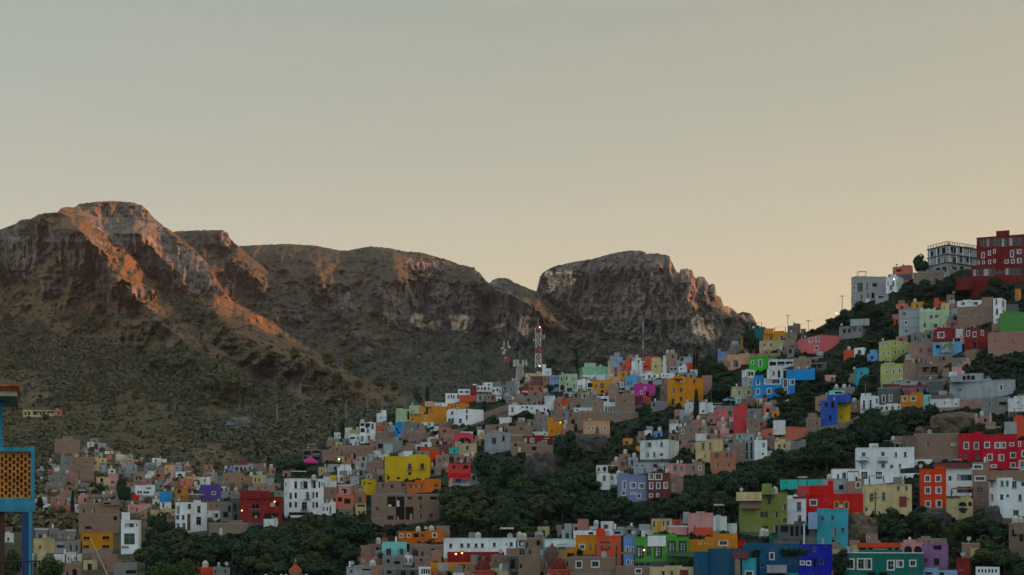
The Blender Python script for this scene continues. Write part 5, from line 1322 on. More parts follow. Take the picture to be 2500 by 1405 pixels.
fill([(1830, 1290), (2060, 1320), (2120, 1340), (2300, 1400), (2060, 1420)], 10, (20, 36), BR)
fill([(1440, 1180), (1520, 1130), (1640, 1150), (1690, 1150), (1650, 1180), (1540, 1160)], 6, (18, 30), BR)
fill([(1760, 870), (1850, 850), (1990, 830), (2060, 840), (1980, 900), (1800, 900)], 12, (14, 28), ['brick', 'conc', 'brick2', 'stone', 'brickd'])
CO = ['brick', 'brick2', 'pbrick', 'dwhite', 'salmon', 'gold', 'white', 'cream', 'coral', 'lblue', 'ppink', 'mustard']
fill([(1990, 960), (2060, 880), (2140, 850), (2150, 900), (2080, 990), (2000, 1010)], 6, (16, 28), CO)
fill([(2180, 800), (2200, 760), (2330, 745), (2340, 770), (2250, 790)], 6, (16, 28), CO)
fill([(1740, 1010), (1860, 980), (1900, 1010), (1860, 1050), (1760, 1040)], 8, (14, 26), CO)
fill([(1500, 1090), (1560, 1060), (1650, 1070), (1690, 1110), (1560, 1120)], 6, (16, 28), CO)
fill([(2300, 1030), (2420, 1015), (2460, 1060), (2330, 1070)], 5, (18, 30), BR)
tag(FB.build('packed_small_houses'), kind='stuff')
HREAL = list(HOUSES)
for q in FILLED: HOUSES.append((q[0], q[1], q[2], q[3], groundD((q[0] + q[1]) / 2, q[3]), None))

# roof tanks: each lifts off, so each is a thing
def tank_mesh(m):
    mb = MB(); mb.lathe((0, 0, 0), [(0.52, 0), (0.55, 0.05), (0.55, 0.5), (0.52, 0.53), (0.55, 0.56), (0.55, 1.0), (0.5, 1.14), (0.32, 1.27), (0.2, 1.32)], 14, m); b = mb.mesh('tank_body', smooth=False)
    lb = MB(); lb.lathe((0, 0, 0), [(0.22, 1.3), (0.22, 1.42), (0.12, 1.46)], 10, m); return b, lb.mesh('tank_lid')
TM = {TANKW: tank_mesh(TANKW), TANKB: tank_mesh(TANKB)}
for (x, y, z, mt, lab, i, n) in TANKS:
    t = empty('water_tank', (x, y, z)); k = R.uniform(0.92, 1.15); t.scale = (k, k, k)
    w = 'cream' if mt is TANKW else 'black'
    short = ' '.join(lab.split()[:7])
    for cut in (' with ', ' and ', ' at ', ' of ', ' on ', ' in ', ' above ', ' below ', ' behind ', ' beside ', ' under ', ' next '):
        if short.endswith(cut.rstrip()): short = short[:-len(cut.rstrip())].strip()
    tag(t, ('%s water tank on the ' % w if n == 1 else ['first', 'second', 'third', 'fourth'][i] + ' %s tank of the row on the ' % w) + short, 'water tank', 'water tanks on the roofs')
    st = MB(); st.abox(-0.6, 0.6, -0.6, 0.6, -0.05, 0.0, SLAB)
    for (dx, dy) in ((-.5, -.5), (.5, -.5), (.5, .5), (-.5, .5)): st.abox(dx - .06, dx + .06, dy - .06, dy + .06, -0.4, -0.05, SLAB)
    link(bpy.data.objects.new('stand', st.mesh('tank_stand')), t)
    b = link(bpy.data.objects.new('body', TM[mt][0]), t); link(bpy.data.objects.new('lid', TM[mt][1]), t)
# ------------------------------------------------------------------ trees and scrub
def leaf_mat(name, c, c2, var=0.5):
    m, n = mat(name)
    oi = n.new('ShaderNodeObjectInfo').outputs['Random']
    k = n.noise(n.pos(), 0.9, 3, 0.6)
    col = n.mix(n.rng(k, 0.35, 0.65), c, c2)
    col = n.mix(n.math('MULTIPLY', oi, var), col, tuple(0.6 * a + 0.4 * b for a, b in zip(sc3(c, 0.45), c2)))
    n.out(col, 0.8, 0.15)
    return m
LEAF = leaf_mat('dark_foliage', (0.029, 0.054, 0.024), (0.016, 0.036, 0.020))
LEAF2 = leaf_mat('olive_foliage', (0.052, 0.064, 0.021), (0.030, 0.048, 0.019))
LEAFC = leaf_mat('cypress_foliage', (0.016, 0.028, 0.018), (0.012, 0.022, 0.016))
LEAFE = leaf_mat('eucalyptus_foliage', (0.13, 0.095, 0.042), (0.095, 0.08, 0.038))
LEAFN = leaf_mat('near_foliage', (0.05, 0.085, 0.018), (0.028, 0.055, 0.016))
BARK = flat('tree_bark', (0.06, 0.05, 0.04), 0.95, 0.1)
def crown_mesh(name, m, lobes, nleaf, size, seed, up=0.3):
    """lobes: (x, y, z, rx, rz); leaf clumps spread through each lobe's shell"""
    rg = np.random.default_rng(seed)
    w = np.array([l[3] ** 2 * l[4] for l in lobes]) ** 0.66; w /= w.sum()
    li = rg.choice(len(lobes), nleaf, p=w); L = np.array(lobes)[li]
    d = rg.normal(size=(nleaf, 3)); d /= np.linalg.norm(d, axis=1)[:, None]
    rr = rg.uniform(0.25, 1.0, nleaf) ** 0.4 * rg.choice([1.0, 1.12], nleaf, p=[.85, .15])
    P = np.stack([L[:, 0] + d[:, 0] * rr * L[:, 3], L[:, 1] + d[:, 1] * rr * L[:, 3], L[:, 2] + d[:, 2] * rr * L[:, 4]], 1)
    nn = d + rg.normal(scale=0.38, size=(nleaf, 3)) + np.array([0, 0, up]); nn /= np.linalg.norm(nn, axis=1)[:, None]
    a = np.cross(nn, rg.normal(size=(nleaf, 3))); a /= np.linalg.norm(a, axis=1)[:, None]; b = np.cross(nn, a)
    s = size * rg.uniform(0.5, 1.3, nleaf)[:, None]
    q = np.stack([P - a * s - b * s * 0.5, P + a * s * 0.4 - b * s * 0.7, P + a * s + b * s * 0.4, P - a * s * 0.3 + b * s * 0.8], 1)
    q[:, 1] += nn * s * 0.25
    V = q.reshape(-1, 3); Fq = np.arange(len(V)).reshape(-1, 4)
    return np_mesh(name, V, Fq, [m])
def trunk_mesh(name, h, r, seed, limbs=5):
    rg = random.Random(seed); mb = MB()
    pts = [Vector((0, 0, -0.15)), Vector((rg.uniform(-.03, .03), rg.uniform(-.03, .03), h * 0.5)), Vector((rg.uniform(-.05, .05), rg.uniform(-.05, .05), h))]
    mb.bar(pts[0], pts[1], r, BARK, 7, r * 0.75); mb.bar(pts[1], pts[2], r * 0.75, BARK, 7, r * 0.5)
    for k in range(limbs):
        t = 2 * math.pi * k / limbs + rg.uniform(-.4, .4); st = pts[1].lerp(pts[2], rg.uniform(0.3, 1.0))
        en = st + Vector((math.cos(t) * 0.26, math.sin(t) * 0.26, rg.uniform(0.1, 0.26)))
        mb.bar(st, en, r * 0.45, BARK, 5, r * 0.15)
    return mb.mesh(name)
def broad_lobes(seed, n=9, w=0.5, zc=0.6, sp=0.27):
    rg = random.Random(seed); out = []
    for k in range(n):
        t = 2 * math.pi * k / n + rg.uniform(-.5, .5); d = sp * rg.uniform(0.35, 1.0)
        out.append((math.cos(t) * d, math.sin(t) * d, zc + rg.uniform(-0.22, 0.2) - d * 0.25, rg.uniform(0.15, 0.25), rg.uniform(0.13, 0.2)))
    out.append((rg.uniform(-.06, .06), rg.uniform(-.06, .06), zc + 0.2, 0.19, 0.17))
    return out
PROTO = {}
for i in range(5):
    PROTO['broad%d' % i] = (trunk_mesh('trunk_b%d' % i, 0.5, 0.04, i), crown_mesh('crown_b%d' % i, LEAF if i < 3 else LEAF2, broad_lobes(i, 8 + i % 3, zc=0.56), 2100, 0.042, i))
PROTO['bush0'] = (trunk_mesh('trunk_s0', 0.3, 0.05, 20), crown_mesh('crown_s0', LEAF, broad_lobes(20, 8, zc=0.42, sp=0.3), 1500, 0.05, 20))
PROTO['bush1'] = (trunk_mesh('trunk_s1', 0.3, 0.05, 21), crown_mesh('crown_s1', LEAF2, broad_lobes(21, 7, zc=0.42, sp=0.3), 1300, 0.05, 21))
PROTO['cypress'] = (trunk_mesh('trunk_c', 0.3, 0.05, 30, 2), crown_mesh('crown_c', LEAFC, [(R.uniform(-.05, .05), R.uniform(-.05, .05), z, 0.42 * math.sin(math.pi * min(1, (z + 0.04) * 0.9) ** 0.75) ** 0.9 + 0.04, 0.09) for z in [0.1 + 0.09 * k for k in range(10)]], 1900, 0.045, 31, 0.9))
PROTO['euca'] = (trunk_mesh('trunk_e', 0.75, 0.022, 40, 6), crown_mesh('crown_e', LEAFE, [(0.05, 0, 0.9, 0.16, 0.1), (-0.15, 0.05, 0.74, 0.17, 0.12), (0.18, -0.05, 0.68, 0.16, 0.13), (-0.05, 0.1, 0.55, 0.2, 0.12), (0.1, -0.1, 0.42, 0.14, 0.1), (-0.2, -0.05, 0.48, 0.12, 0.1)], 1300, 0.042, 41))
PROTO['near'] = (trunk_mesh('trunk_n', 0.6, 0.03, 50, 7), crown_mesh('crown_n', LEAFN, broad_lobes(52, 10, zc=0.55, sp=0.32), 2600, 0.03, 53, 0.6))
def palm_meshes():
    tb = MB(); tb.bar((0, 0, -.1), (0.02, 0, 0.72), 0.05, BARK, 8, 0.035); cb = MB()
    for k in range(26):
        t = k * 2.4; el = 0.9 - 1.7 * (k / 26); prev = Vector((0.02, 0, 0.72)); L = 0.3
        dirv = Vector((math.cos(t) * math.cos(el), math.sin(t) * math.cos(el), math.sin(el)))
        for s in range(4):
            nx = prev + dirv * L / 4; side = Vector((-math.sin(t), math.cos(t), 0)) * (0.05 if s < 3 else 0.03)
            cb.poly([prev - side, prev + side, nx + side * 0.8, nx - side * 0.8], LEAFC); prev = nx; dirv = (dirv + Vector((0, 0, -0.28))).normalized()
    return tb.mesh('trunk_p'), cb.mesh('crown_p')
PROTO['palm'] = palm_meshes()
NTREES = [0]
def tree(kind, px, y, wpx, hpx, label, group, name=None, D=None, sink=0.0):
    D = D if D is not None else groundD(px, y) - 0.5
    p = unproj(px, y, D)
    o = empty(name or {'cypress': 'cypress_tree', 'euca': 'eucalyptus_tree', 'palm': 'palm_tree', 'bush0': 'shrub', 'bush1': 'shrub'}.get(kind, 'tree'), (p[0], p[1], p[2] - sink))
    w = wpx / F * D; h = hpx / F * D
    o.rotation_euler = (0, 0, R.uniform(0, 6.28)); o.scale = (w, w, h)
    tag(o, label, 'shrub' if 'bush' in kind else 'tree', group)
    t, c = PROTO[kind]
    link(bpy.data.objects.new('trunk', t), o); link(bpy.data.objects.new('crown', c), o)
    NTREES[0] += 1
    return o
def clear(px, y, w, h, tol=0.10):
    """would this crown hide a house that stands behind it?"""
    for (x0, x1, y0, y1, D, r) in HOUSES:
        if y <= y0 + 2: continue
        ix = min(px + w / 2, x1) - max(px - w / 2, x0); iy = min(y, y1) - max(y - h * 0.95, y0)
        if ix > 0 and iy > 0 and (ix * iy > tol * w * h or ix * iy > 0.3 * (x1 - x0) * (y1 - y0)): return False
    return True
def wood(poly, n, size, label, group, kinds=('broad0', 'broad1', 'broad2', 'broad3', 'bush0'), seed=0, tol=0.12):
    rg = random.Random(seed); xs = [p[0] for p in poly]; ys = [p[1] for p in poly]; c = 0; tries = 0; put = []
    while c < n and tries < n * 40:
        tries += 1
        x = rg.uniform(min(xs), max(xs)); y = rg.uniform(min(ys), max(ys))
        if not bool(pip(np.array([x]), np.array([y]), poly)[0]): continue
        k = rg.choice(kinds); s = rg.uniform(*size); h = s * rg.uniform(0.75, 1.15) * (0.75 if 'bush' in k else 1)
        if not clear(x, y, s, h, tol): continue
        if any((x - a) ** 2 + ((y - b) * 1.6) ** 2 < (0.36 * s) ** 2 for a, b in put): continue
        put.append((x, y)); tree(k, x, y, s * 1.25, h * 1.15, label, group); c += 1

wood([(300, 1425), (312, 1330), (345, 1262), (400, 1238), (436, 1262), (440, 1312), (520, 1320), (600, 1300), (700, 1272), (790, 1262), (905, 1262), (908, 1330), (930, 1425), (560, 1425)], 54, (48, 84),
     'dark bushy tree in the wood below the white four storey house', 'trees of the lower wood', seed=1)
wood([(1078, 1215), (1150, 1190), (1215, 1172), (1290, 1180), (1345, 1190), (1440, 1150), (1470, 1215), (1520, 1235), (1640, 1225), (1668, 1290), (1660, 1312), (1540, 1312), (1440, 1320), (1400, 1330), (1260, 1318), (1090, 1315)], 56, (46, 82),
     'dark tree in the wooded ravine behind the long white and red house', 'trees of the wooded ravine', seed=2)
wood([(1330, 1180), (1370, 1120), (1440, 1110), (1460, 1060), (1560, 1075), (1555, 1130), (1470, 1135), (1440, 1200)], 14, (22, 40), 'small scrubby tree on the rocky slope under the peach house', 'scrub trees under the peach house', ('bush0', 'bush1', 'broad3'), 3)
wood([(1655, 1290), (1665, 1190), (1720, 1160), (1790, 1130), (1850, 1110), (1905, 1115), (1960, 1090), (2030, 1075), (2085, 1110), (2060, 1150), (2030, 1160), (1900, 1172), (1800, 1270)], 32, (44, 76),
     'dark tree in the grove above the turquoise wall', 'trees of the grove', seed=4)
wood([(1960, 1080), (2010, 1060), (2060, 1050), (2150, 1012), (2190, 1010), (2255, 1008), (2290, 1025), (2240, 1070), (2200, 1095), (2090, 1098), (2000, 1100)], 26, (34, 58),
     'dark tree on the bank beneath the white houses with wall', 'trees on the bank', seed=5)
wood([(1995, 815), (2060, 770), (2150, 735), (2250, 700), (2330, 700), (2360, 740), (2340, 760), (2200, 755), (2190, 830), (2150, 840), (2130, 800), (2040, 830)], 30, (22, 42),
     'dark shrubby tree on the steep bank under the grey-white hotel', 'trees under the hotel', ('broad0', 'bush0', 'broad2', 'bush1'), 6)
wood([(1870, 1010), (1945, 945), (2005, 905), (2050, 860), (2140, 838), (2146, 890), (2090, 905), (2080, 955), (1990, 985), (1980, 1035), (1925, 1040), (1860, 1060)], 26, (22, 40),
     'bushy tree on the open slope beside the bright blue house', 'trees on the open slope', ('bush0', 'broad1', 'bush1', 'bush0'), 7)
wood([(1700, 900), (1745, 880), (1770, 915), (1812, 915), (1800, 968), (1760, 985), (1722, 990), (1715, 930)], 10, (30, 48), 'dark tree in the clump behind the mustard cube house', 'trees behind the mustard cube', seed=8)
wood([(1552, 1095), (1552, 1020), (1590, 1012), (1640, 1040), (1690, 1070), (1690, 1105), (1640, 1110)], 10, (26, 42), 'dark shrub tree on the bank below the mustard cube', 'trees below the mustard cube', ('bush0', 'broad0', 'broad2'), 9)
wood([(2140, 1315), (2142, 1255), (2190, 1242), (2255, 1262), (2300, 1300), (2240, 1325)], 9, (36, 56), 'dark tree at the foot of the orange-red tower', 'trees below the orange-red tower', seed=10)
wood([(2330, 1425), (2345, 1320), (2325, 1262), (2365, 1236), (2430, 1262), (2445, 1310), (2460, 1340), (2500, 1360), (2500, 1425)], 16, (36, 62), 'green tree in the corner garden under the tall white house', 'trees of the corner garden', ('broad3', 'broad4', 'broad0', 'bush1'), 11)
wood([(2370, 905), (2410, 860), (2500, 865), (2500, 925), (2440, 935)], 9, (18, 30), 'low bush on the grassy bank under the brick terrace', 'bushes on the grassy bank', ('bush0', 'bush1'), 12)
wood([(2310, 1030), (2390, 1010), (2400, 1040), (2440, 1060), (2450, 1078), (2350, 1060)], 8, (20, 32), 'bush on the bank above the crimson house', 'bushes above the crimson house', ('bush0', 'bush1'), 13)
wood([(1150, 1055), (1210, 1030), (1290, 1012), (1300, 1040), (1210, 1060), (1160, 1068)], 8, (20, 34), 'low bush on the green slope beside the cracked white house', 'bushes on the green slope', ('bush1', 'bush0'), 14)
wood([(2360, 725), (2380, 700), (2500, 702), (2500, 730), (2400, 740)], 8, (20, 34), 'dark bush at the foot of the broad dark red apartment house', 'bushes below the red apartment house', ('bush0', 'broad0', 'bush1'), 15, 0.9)
T = [('broad0', 1190, 1196, 74, 98, 'round dark tree beside the coral red house'), ('broad1', 1256, 1205, 84, 92, 'dark double-crowned tree below the brown basement house'), ('broad2', 1387, 1140, 80, 98, 'large round dark tree between dark red and peach houses'),
     ('broad1', 1280, 1037, 64, 38, 'domed green tree under the long white arched house'), ('broad0', 1277, 944, 22, 26, 'small dark tree at the foot of the white lattice tower'), ('broad2', 1340, 962, 26, 26, 'dark tree beside cars below the terracotta house'),
     ('broad2', 2058, 1415, 46, 86, 'tall dark tree between the cobalt tower and teal house'), ('broad0', 2250, 678, 48, 62, 'dark tree on the skyline beside the hotel'), ('bush0', 2063, 800, 66, 46, 'dark tree mass on the skyline under the modern house'),
     ('broad0', 1835, 868, 50, 66, 'dark tree before the amber house on the crest'), ('cypress', 1824, 858, 14, 66, 'slim cypress before the dark teal roof'), ('cypress', 1820, 860, 10, 40, 'shorter cypress beside the slim one by the amber house'),
     ('cypress', 1700, 1040, 17, 92, 'tall slim cypress before the mustard cube house'), ('cypress', 1408, 905, 9, 46, 'slim cypress rising behind the mint green house'), ('cypress', 1694, 905, 9, 48, 'cypress beside the orange-red cube on the crest'),
     ('cypress', 1702, 905, 10, 50, 'second cypress in the pair beside the crest grove'), ('broad1', 1728, 912, 52, 52, 'dark spreading tree on the crest beside the blue and gold house'), ('cypress', 177, 1262, 11, 66, 'dark pillar cypress beside the salmon house in the valley'),
     ('cypress', 98, 1252, 22, 40, 'dark conical tree before the white arched doorways house'), ('cypress', 1043, 985, 12, 44, 'dark cypress behind the golden house'), ('broad0', 1022, 990, 24, 32, 'round dark tree beside the cypress behind the golden house'),
     ('cypress', 836, 1078, 13, 54, 'dark cypress by the white houses at the ridge end'), ('cypress', 812, 1078, 9, 34, 'small dark cypress at the wood edge below the ridge'), ('palm', 866, 1145, 24, 46, 'palm tree among the brown houses under the ridge'),
     ('broad0', 302, 1240, 42, 80, 'tall dark tree standing among the valley houses'), ('broad1', 246, 1212, 34, 34, 'dark tree beside the little cream house'), ('broad2', 392, 1320, 70, 76, 'big dark tree beside the narrow white tower house'),
     ('broad0', 2118, 975, 48, 66, 'big dark tree beside the turquoise blue house'), ('broad1', 2102, 972, 28, 40, 'smaller dark tree by the lower lime house'), ('broad4', 1930, 1280, 1, 1, ''), ('broad0', 2170, 1300, 62, 66, 'broad dark tree below the big cream house'),
     ('broad4', 2325, 1335, 44, 64, 'pale olive tree standing before the rock face'), ('broad0', 2350, 1265, 36, 44, 'dark tree under the crumbling pale house base'), ('broad4', 726, 1156, 70, 36, 'rounded green tree under the magenta canopy'),
     ('broad3', 1905, 975, 36, 32, 'dark bush tree leaning on the bright blue house'), ('bush1', 1060, 1062, 50, 18, 'low hedge-like bush under the brick terrace house'), ('broad3', 2400, 1395, 80, 60, 'wide olive tree beside the white ornamental parapet')]
for (k, x, y, w, h, lab) in T:
    if lab: tree(k, x, y, w, h, lab, 'single trees of the town')
for i, (x, y, w, h, lab) in enumerate([(852, 918, 34, 44, 'tall ochre eucalyptus at the end of the brown spur'), (800, 905, 30, 34, 'ochre eucalyptus on the brown spur, one step up from the tall one'), (925, 957, 24, 32, 'reddish eucalyptus by the dirt track'),
                                       (962, 965, 26, 30, 'olive eucalyptus between the dirt track and golden house'), (1015, 978, 24, 26, 'ochre eucalyptus behind the dark cypress'), (760, 915, 32, 32, 'eucalyptus in the middle of the brown spur'), (720, 890, 34, 34, 'olive eucalyptus high on the brown spur'),
                                       (825, 950, 32, 34, 'olive eucalyptus under the tall ochre one'), (875, 962, 26, 28, 'low eucalyptus beside the dirt track bend'), (690, 960, 30, 32, 'pale eucalyptus above the concrete pylons'), (205, 985, 36, 36, 'olive eucalyptus beside the unfinished tan house'),
                                       (270, 990, 44, 42, 'broad yellow-green eucalyptus above the pylons'), (330, 992, 32, 32, 'reddish-olive eucalyptus by the pylon row'), (560, 965, 30, 40, 'tall grey eucalyptus above the pale boulder')]):
    tree('euca', x, y, w * 1.3, h * 1.25, lab, 'eucalyptus trees on the mountain foot')
VD = 36.0
for (x, y, w, h, lab, D_) in [(28, 1440, 70, 110, 'leafy bush behind the railing under the turquoise building', 40), (118, 1450, 90, 105, 'leafy bush with yellow-green leaves beside the turquoise column', 42), (455, 1440, 95, 85, 'feathery light green bush at the bottom edge of the wood', 90),
                              (395, 1450, 90, 90, 'small feathery bush beside the light green one', 88)]:
    tree('near', x, y, w, h, lab, 'leafy bushes near the viewpoint', 'bush', D_)

# ground cover: too many small plants to count, one object per hillside
def scrub(name, lay, n, ylo, yhi, xlo, xhi, size, m, seed, leaves=14, dens=None, avoid=True, lq=0.34):
    rg = np.random.default_rng(seed)
    px = rg.uniform(xlo, xhi, n); y = rg.uniform(ylo, yhi, n)
    Yg = lay['Y']; cols = np.clip(np.round((px - lay['px'][0]) / (lay['px'][1] - lay['px'][0])).astype(int), 0, len(lay['px']) - 1)
    ok = (y > lay['sky'][cols] + 2)
    if dens is not None: ok &= rg.uniform(0, 1, n) < dens(px, y)
    if avoid:
        for (x0, x1, y0, y1, D, r) in HOUSES: ok &= ~((px > x0 - 1) & (px < x1 + 1) & (y > y0 - 1) & (y < y1 + 1))
    px, y, cols = px[ok], y[ok], cols[ok]
    yb = Yg[0, cols]; yt = Yg[-1, cols]; rows = np.clip(np.round((y - yb) / (yt - yb) * (Yg.shape[0] - 1)).astype(int), 0, Yg.shape[0] - 1)
    P = np.stack([lay['X'][rows, cols], lay['Yw'][rows, cols], lay['Z'][rows, cols]], 1)
    keep = lay['rock'][rows, cols] < 0.5
    P = P[keep]; k = len(P)
    s = size[0] + (size[1] - size[0]) * rg.uniform(0, 1, k) ** 2
    Pc = np.repeat(P, leaves, 0); ss = np.repeat(s, leaves)[:, None]
    d = rg.normal(size=(len(Pc), 3)); d /= np.linalg.norm(d, axis=1)[:, None]; d[:, 2] = np.abs(d[:, 2])
    C = Pc + d * ss * 0.55 * rg.uniform(0.5, 1, (len(Pc), 1))
    nn = d + rg.normal(scale=0.5, size=d.shape); nn /= np.linalg.norm(nn, axis=1)[:, None]
    a = np.cross(nn, rg.normal(size=d.shape)); a /= np.linalg.norm(a, axis=1)[:, None]; b = np.cross(nn, a); q = ss * lq
    V = np.stack([C - a * q - b * q * .6, C + a * q * .5 - b * q, C + a * q + b * q * .5, C - a * q * .4 + b * q], 1).reshape(-1, 3)
    me = np_mesh(name, V, np.arange(len(V)).reshape(-1, 4), [m])
    tag(link(bpy.data.objects.new(name, me)), kind='stuff')
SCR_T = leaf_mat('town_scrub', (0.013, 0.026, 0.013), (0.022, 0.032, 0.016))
SCR_L = leaf_mat('mountain_scrub', (0.086, 0.080, 0.044), (0.120, 0.092, 0.050))
SCR_W = leaf_mat('far_wood_leaves', (0.052, 0.062, 0.035), (0.090, 0.078, 0.043))
SCR_M = leaf_mat('far_scrub', (0.060, 0.066, 0.050), (0.082, 0.076, 0.053))
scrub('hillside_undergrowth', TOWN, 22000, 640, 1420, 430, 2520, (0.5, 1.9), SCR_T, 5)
def dl(px, y):
    v = np.clip((y - 640) / 420, 0.10, 1.0) * np.clip(0.5 + 1.8 * fbm(px / 60, y / 36, 91, 4), 0.08, 1)
    return np.clip(v, 0, 1)
scrub('mountain_scrub', LEFT, 22000, 640, 1300, -60, 1060, (1.0, 4.5), SCR_L, 6, 14, dl, True, 0.26)
def dw(px, y):
    c = np.clip(np.round((px - LEFT['px'][0]) / 1.9).astype(int), 0, len(LEFT['px']) - 1); yb = LEFT['Y'][0, c]; yt = LEFT['Y'][-1, c]
    r = np.clip(np.round((y - yb) / (yt - yb) * (LEFT['Y'].shape[0] - 1)).astype(int), 0, LEFT['Y'].shape[0] - 1)
    return LEFT['wood'][r, c] * 0.9 + 0.04
scrub('far_wood', LEFT, 17000, 680, 1280, -60, 1020, (3.0, 7.5), SCR_W, 7, 40, dw, True, 0.17)
for nm, lay, n, ya, yb_, xa, xb in (('far_mountain_scrub', M2L, 9000, 600, 990, 560, 1700), ('shoulder_scrub', M1L, 2500, 570, 900, 400, 860), ('crag_scrub', RL, 4000, 640, 960, 1300, 1900)):
    scrub(nm, lay, n, ya, yb_, xa, xb, (1.5, 5.0), SCR_M, 8, 10, lambda px, y: 0.25 + 0.75 * np.clip((y - 700) / 150, 0, 1))
# ------------------------------------------------------------------ everything else that stands in the place
LAMPM = bpy.data.materials.new('lit_lamp_warm'); LAMPM.use_nodes = True
_b = LAMPM.node_tree.nodes['Principled BSDF']; _b.inputs['Emission Color'].default_value = (1, 0.42, 0.08, 1); _b.inputs['Emission Strength'].default_value = 1.6
LAMPW = bpy.data.materials.new('lit_lamp_white'); LAMPW.use_nodes = True
_b = LAMPW.node_tree.nodes['Principled BSDF']; _b.inputs['Emission Color'].default_value = (1, 0.9, 0.7, 1); _b.inputs['Emission Strength'].default_value = 1.6
def root_at(name, p, label, cat, group=None):
    o = empty(name, p); o['_o'] = tuple(p); tag(o, label, cat, group); return o
UP = Vector((0, 0, 1))
def lamp(px, y, label, m=LAMPM, r=0.17, D=None):
    D = D if D is not None else min([h[4] for h in HOUSES if h[0] - 3 <= px <= h[1] + 3 and h[2] - 5 <= y <= h[3] + 3] or [groundD(px, y)]) - 1.0
    p = Vector(unproj(px, y, D)); o = root_at('wall_lamp', p, label, 'lamp', 'lit lamps of the town')
    a = MB(); a.bar(p + Vector((0, 1.2, 0.5)), p + Vector((0, 0.1, 0.42)), 0.035, IRON); a.bar(p + Vector((0, 0, 0.5)), p + Vector((0, 0, 0.24)), 0.04, IRON); a.lathe(p, [(0.05, 0.42), (0.3, 0.24), (0.3, 0.2)], 8, IRON); a.build('bracket', o)
    b = MB(); b.lathe(p, [(0.02, -r), (r * .7, -r * .7), (r, 0), (r * .7, r * .7), (0.02, r)], 8, m); b.build('bulb', o, smooth=True)
for a in [(1368, 1032, 'glowing orange lamp at the corner of the mustard L-shaped house'), (590.5, 1247, 'glowing orange lamp on the side of the dark red house'), (670.5, 1225.5, 'small glowing lamp in the arch of the dark red house'),
          (1113, 1353, 'first glowing lamp on the dark red ground floor band'), (1128, 1350.5, 'second glowing lamp, beside the first, on the dark red band'), (1246, 1349, 'pale glowing lamp over the tall dark gate'),
          (1572.5, 1343.5, 'yellow glowing lamp on the bright green house')]: lamp(*a)
for a in [(828, 1121.5, 'white lit lamp in the brown brick quarter under the ridge'), (2182.7, 682, 'white lit lamp on the white house of the crest'), (2042, 765, 'white lit lamp at the edge of the crest bushes')]: lamp(a[0], a[1], a[2], LAMPW, 0.22)
# poles
CONCP = flat('concrete_pole', (0.16, 0.15, 0.135), 0.9, 0.1)
TIMB = flat('weathered_timber', (0.10, 0.085, 0.07), 0.9, 0.1)
def pole(px, y0, y1, r, m, label, D=None, name='utility_pole', arms=1, cat='pole', px2=None):
    D = D or groundD(px, y1) - 0.6
    a = Vector(unproj(px, y1, D)); b = Vector(unproj(px2 if px2 is not None else px, y0, D)); a2 = a - (b - a).normalized() * 1.5
    o = root_at(name, a, label, cat, 'poles of the hillside'); s = MB(); s.bar(a2, b, r, m, 8, r * 0.7); s.build('shaft', o)
    for k in range(arms):
        t = MB(); c = b - UP * (0.5 + 0.8 * k); t.box(c, (1, 0, 0), (0, 1, 0), UP, (1.7, 0.1, 0.12), TIMB)
        for q in (-0.7, 0.0, 0.7): t.bar(c + Vector((q, 0, 0.05)), c + Vector((q, 0, 0.22)), 0.05, IRON, 5)
        t.build('crossarm', o)
    return b
tops = [pole(2056, 720, 778, 0.14, CONCP, 'utility pole beside the pale modern house on the crest'), pole(1923.5, 768, 812, 0.12, TIMB, 'dark utility pole against the sky on the crest'), pole(1973.5, 780, 812, 0.1, TIMB, 'thin dark pole against the sky beside the dark small house'),
        pole(2113, 935, 1012, 0.13, CONCP, 'utility pole before the white house with balcony doors'), pole(2385, 792, 868, 0.12, TIMB, 'pole before the dark red corner house', arms=0), pole(2137, 1200, 1262, 0.13, TIMB, 'wooden pole before the big cream house', arms=2),
        pole(1312.5, 926, 988, 0.1, CONCP, 'grey pole on the road below the maroon house', arms=0), pole(1224, 1128, 1165, 0.1, CONCP, 'pale pole beside the round dark tree', arms=0), pole(2041, 1000, 1045, 0.1, CONCP, 'x') if False else None,
        pole(1736, 955, 1000, 0.09, CONCP, 'thin pole beside the streaked white blockwork house', arms=0), pole(2418, 1008, 1045, 0.12, FRAMEW, 'white post under the grey lower house', arms=0), pole(841, 1135, 1165, 0.08, IRON, 'thin mast beside the small white house', arms=0),
        pole(1429, 945, 970, 0.09, CONCP, 'white pole by the parked cars', arms=0), pole(2376, 1270, 1300, 0.09, CONCP, 'y') if False else None]
for (x, y0, y1, lab) in [(103, 1000, 1037, 'concrete pylon before the unfinished tan house'), (243.5, 992, 1014, 'short concrete pylon above the scrub terraces'), (356.5, 989, 1021, 'tall concrete pylon between the pylon pair and the short one'),
                         (387, 987, 1003, 'thinner pylon of the close pair'), (394, 986, 1004, 'thicker pylon of the close pair'), (427.5, 983, 1010, 'concrete pylon beyond the close pair'), (845, 976, 1010, 'pale concrete pylon above the white ridge houses'),
                         (932, 972, 1003, 'concrete pylon beside the white bell gable house'), (896, 972, 986, 'short pylon by the dirt track'), (733.5, 936, 962, 'pylon high on the dirt track'), (988, 968, 994, 'thin pylon before the weathered green house'), (984, 968, 992, 'left') if False else (992, 969, 994, 'second thin pylon before the weathered green house'),
                         (677, 985, 1015, 'grey pylon in the dark trees of the gully')]:
    pole(x, y0, y1, 0.42, CONCP, lab, name='concrete_pylon', arms=0, cat='pylon')
pole(220.5, 1314, 1415, 0.09, flat('pale_stick', (0.33, 0.28, 0.22), 0.8), 'long leaning wooden pole before the mustard yellow house', D=120, name='leaning_pole', arms=0, px2=220.5) if False else None
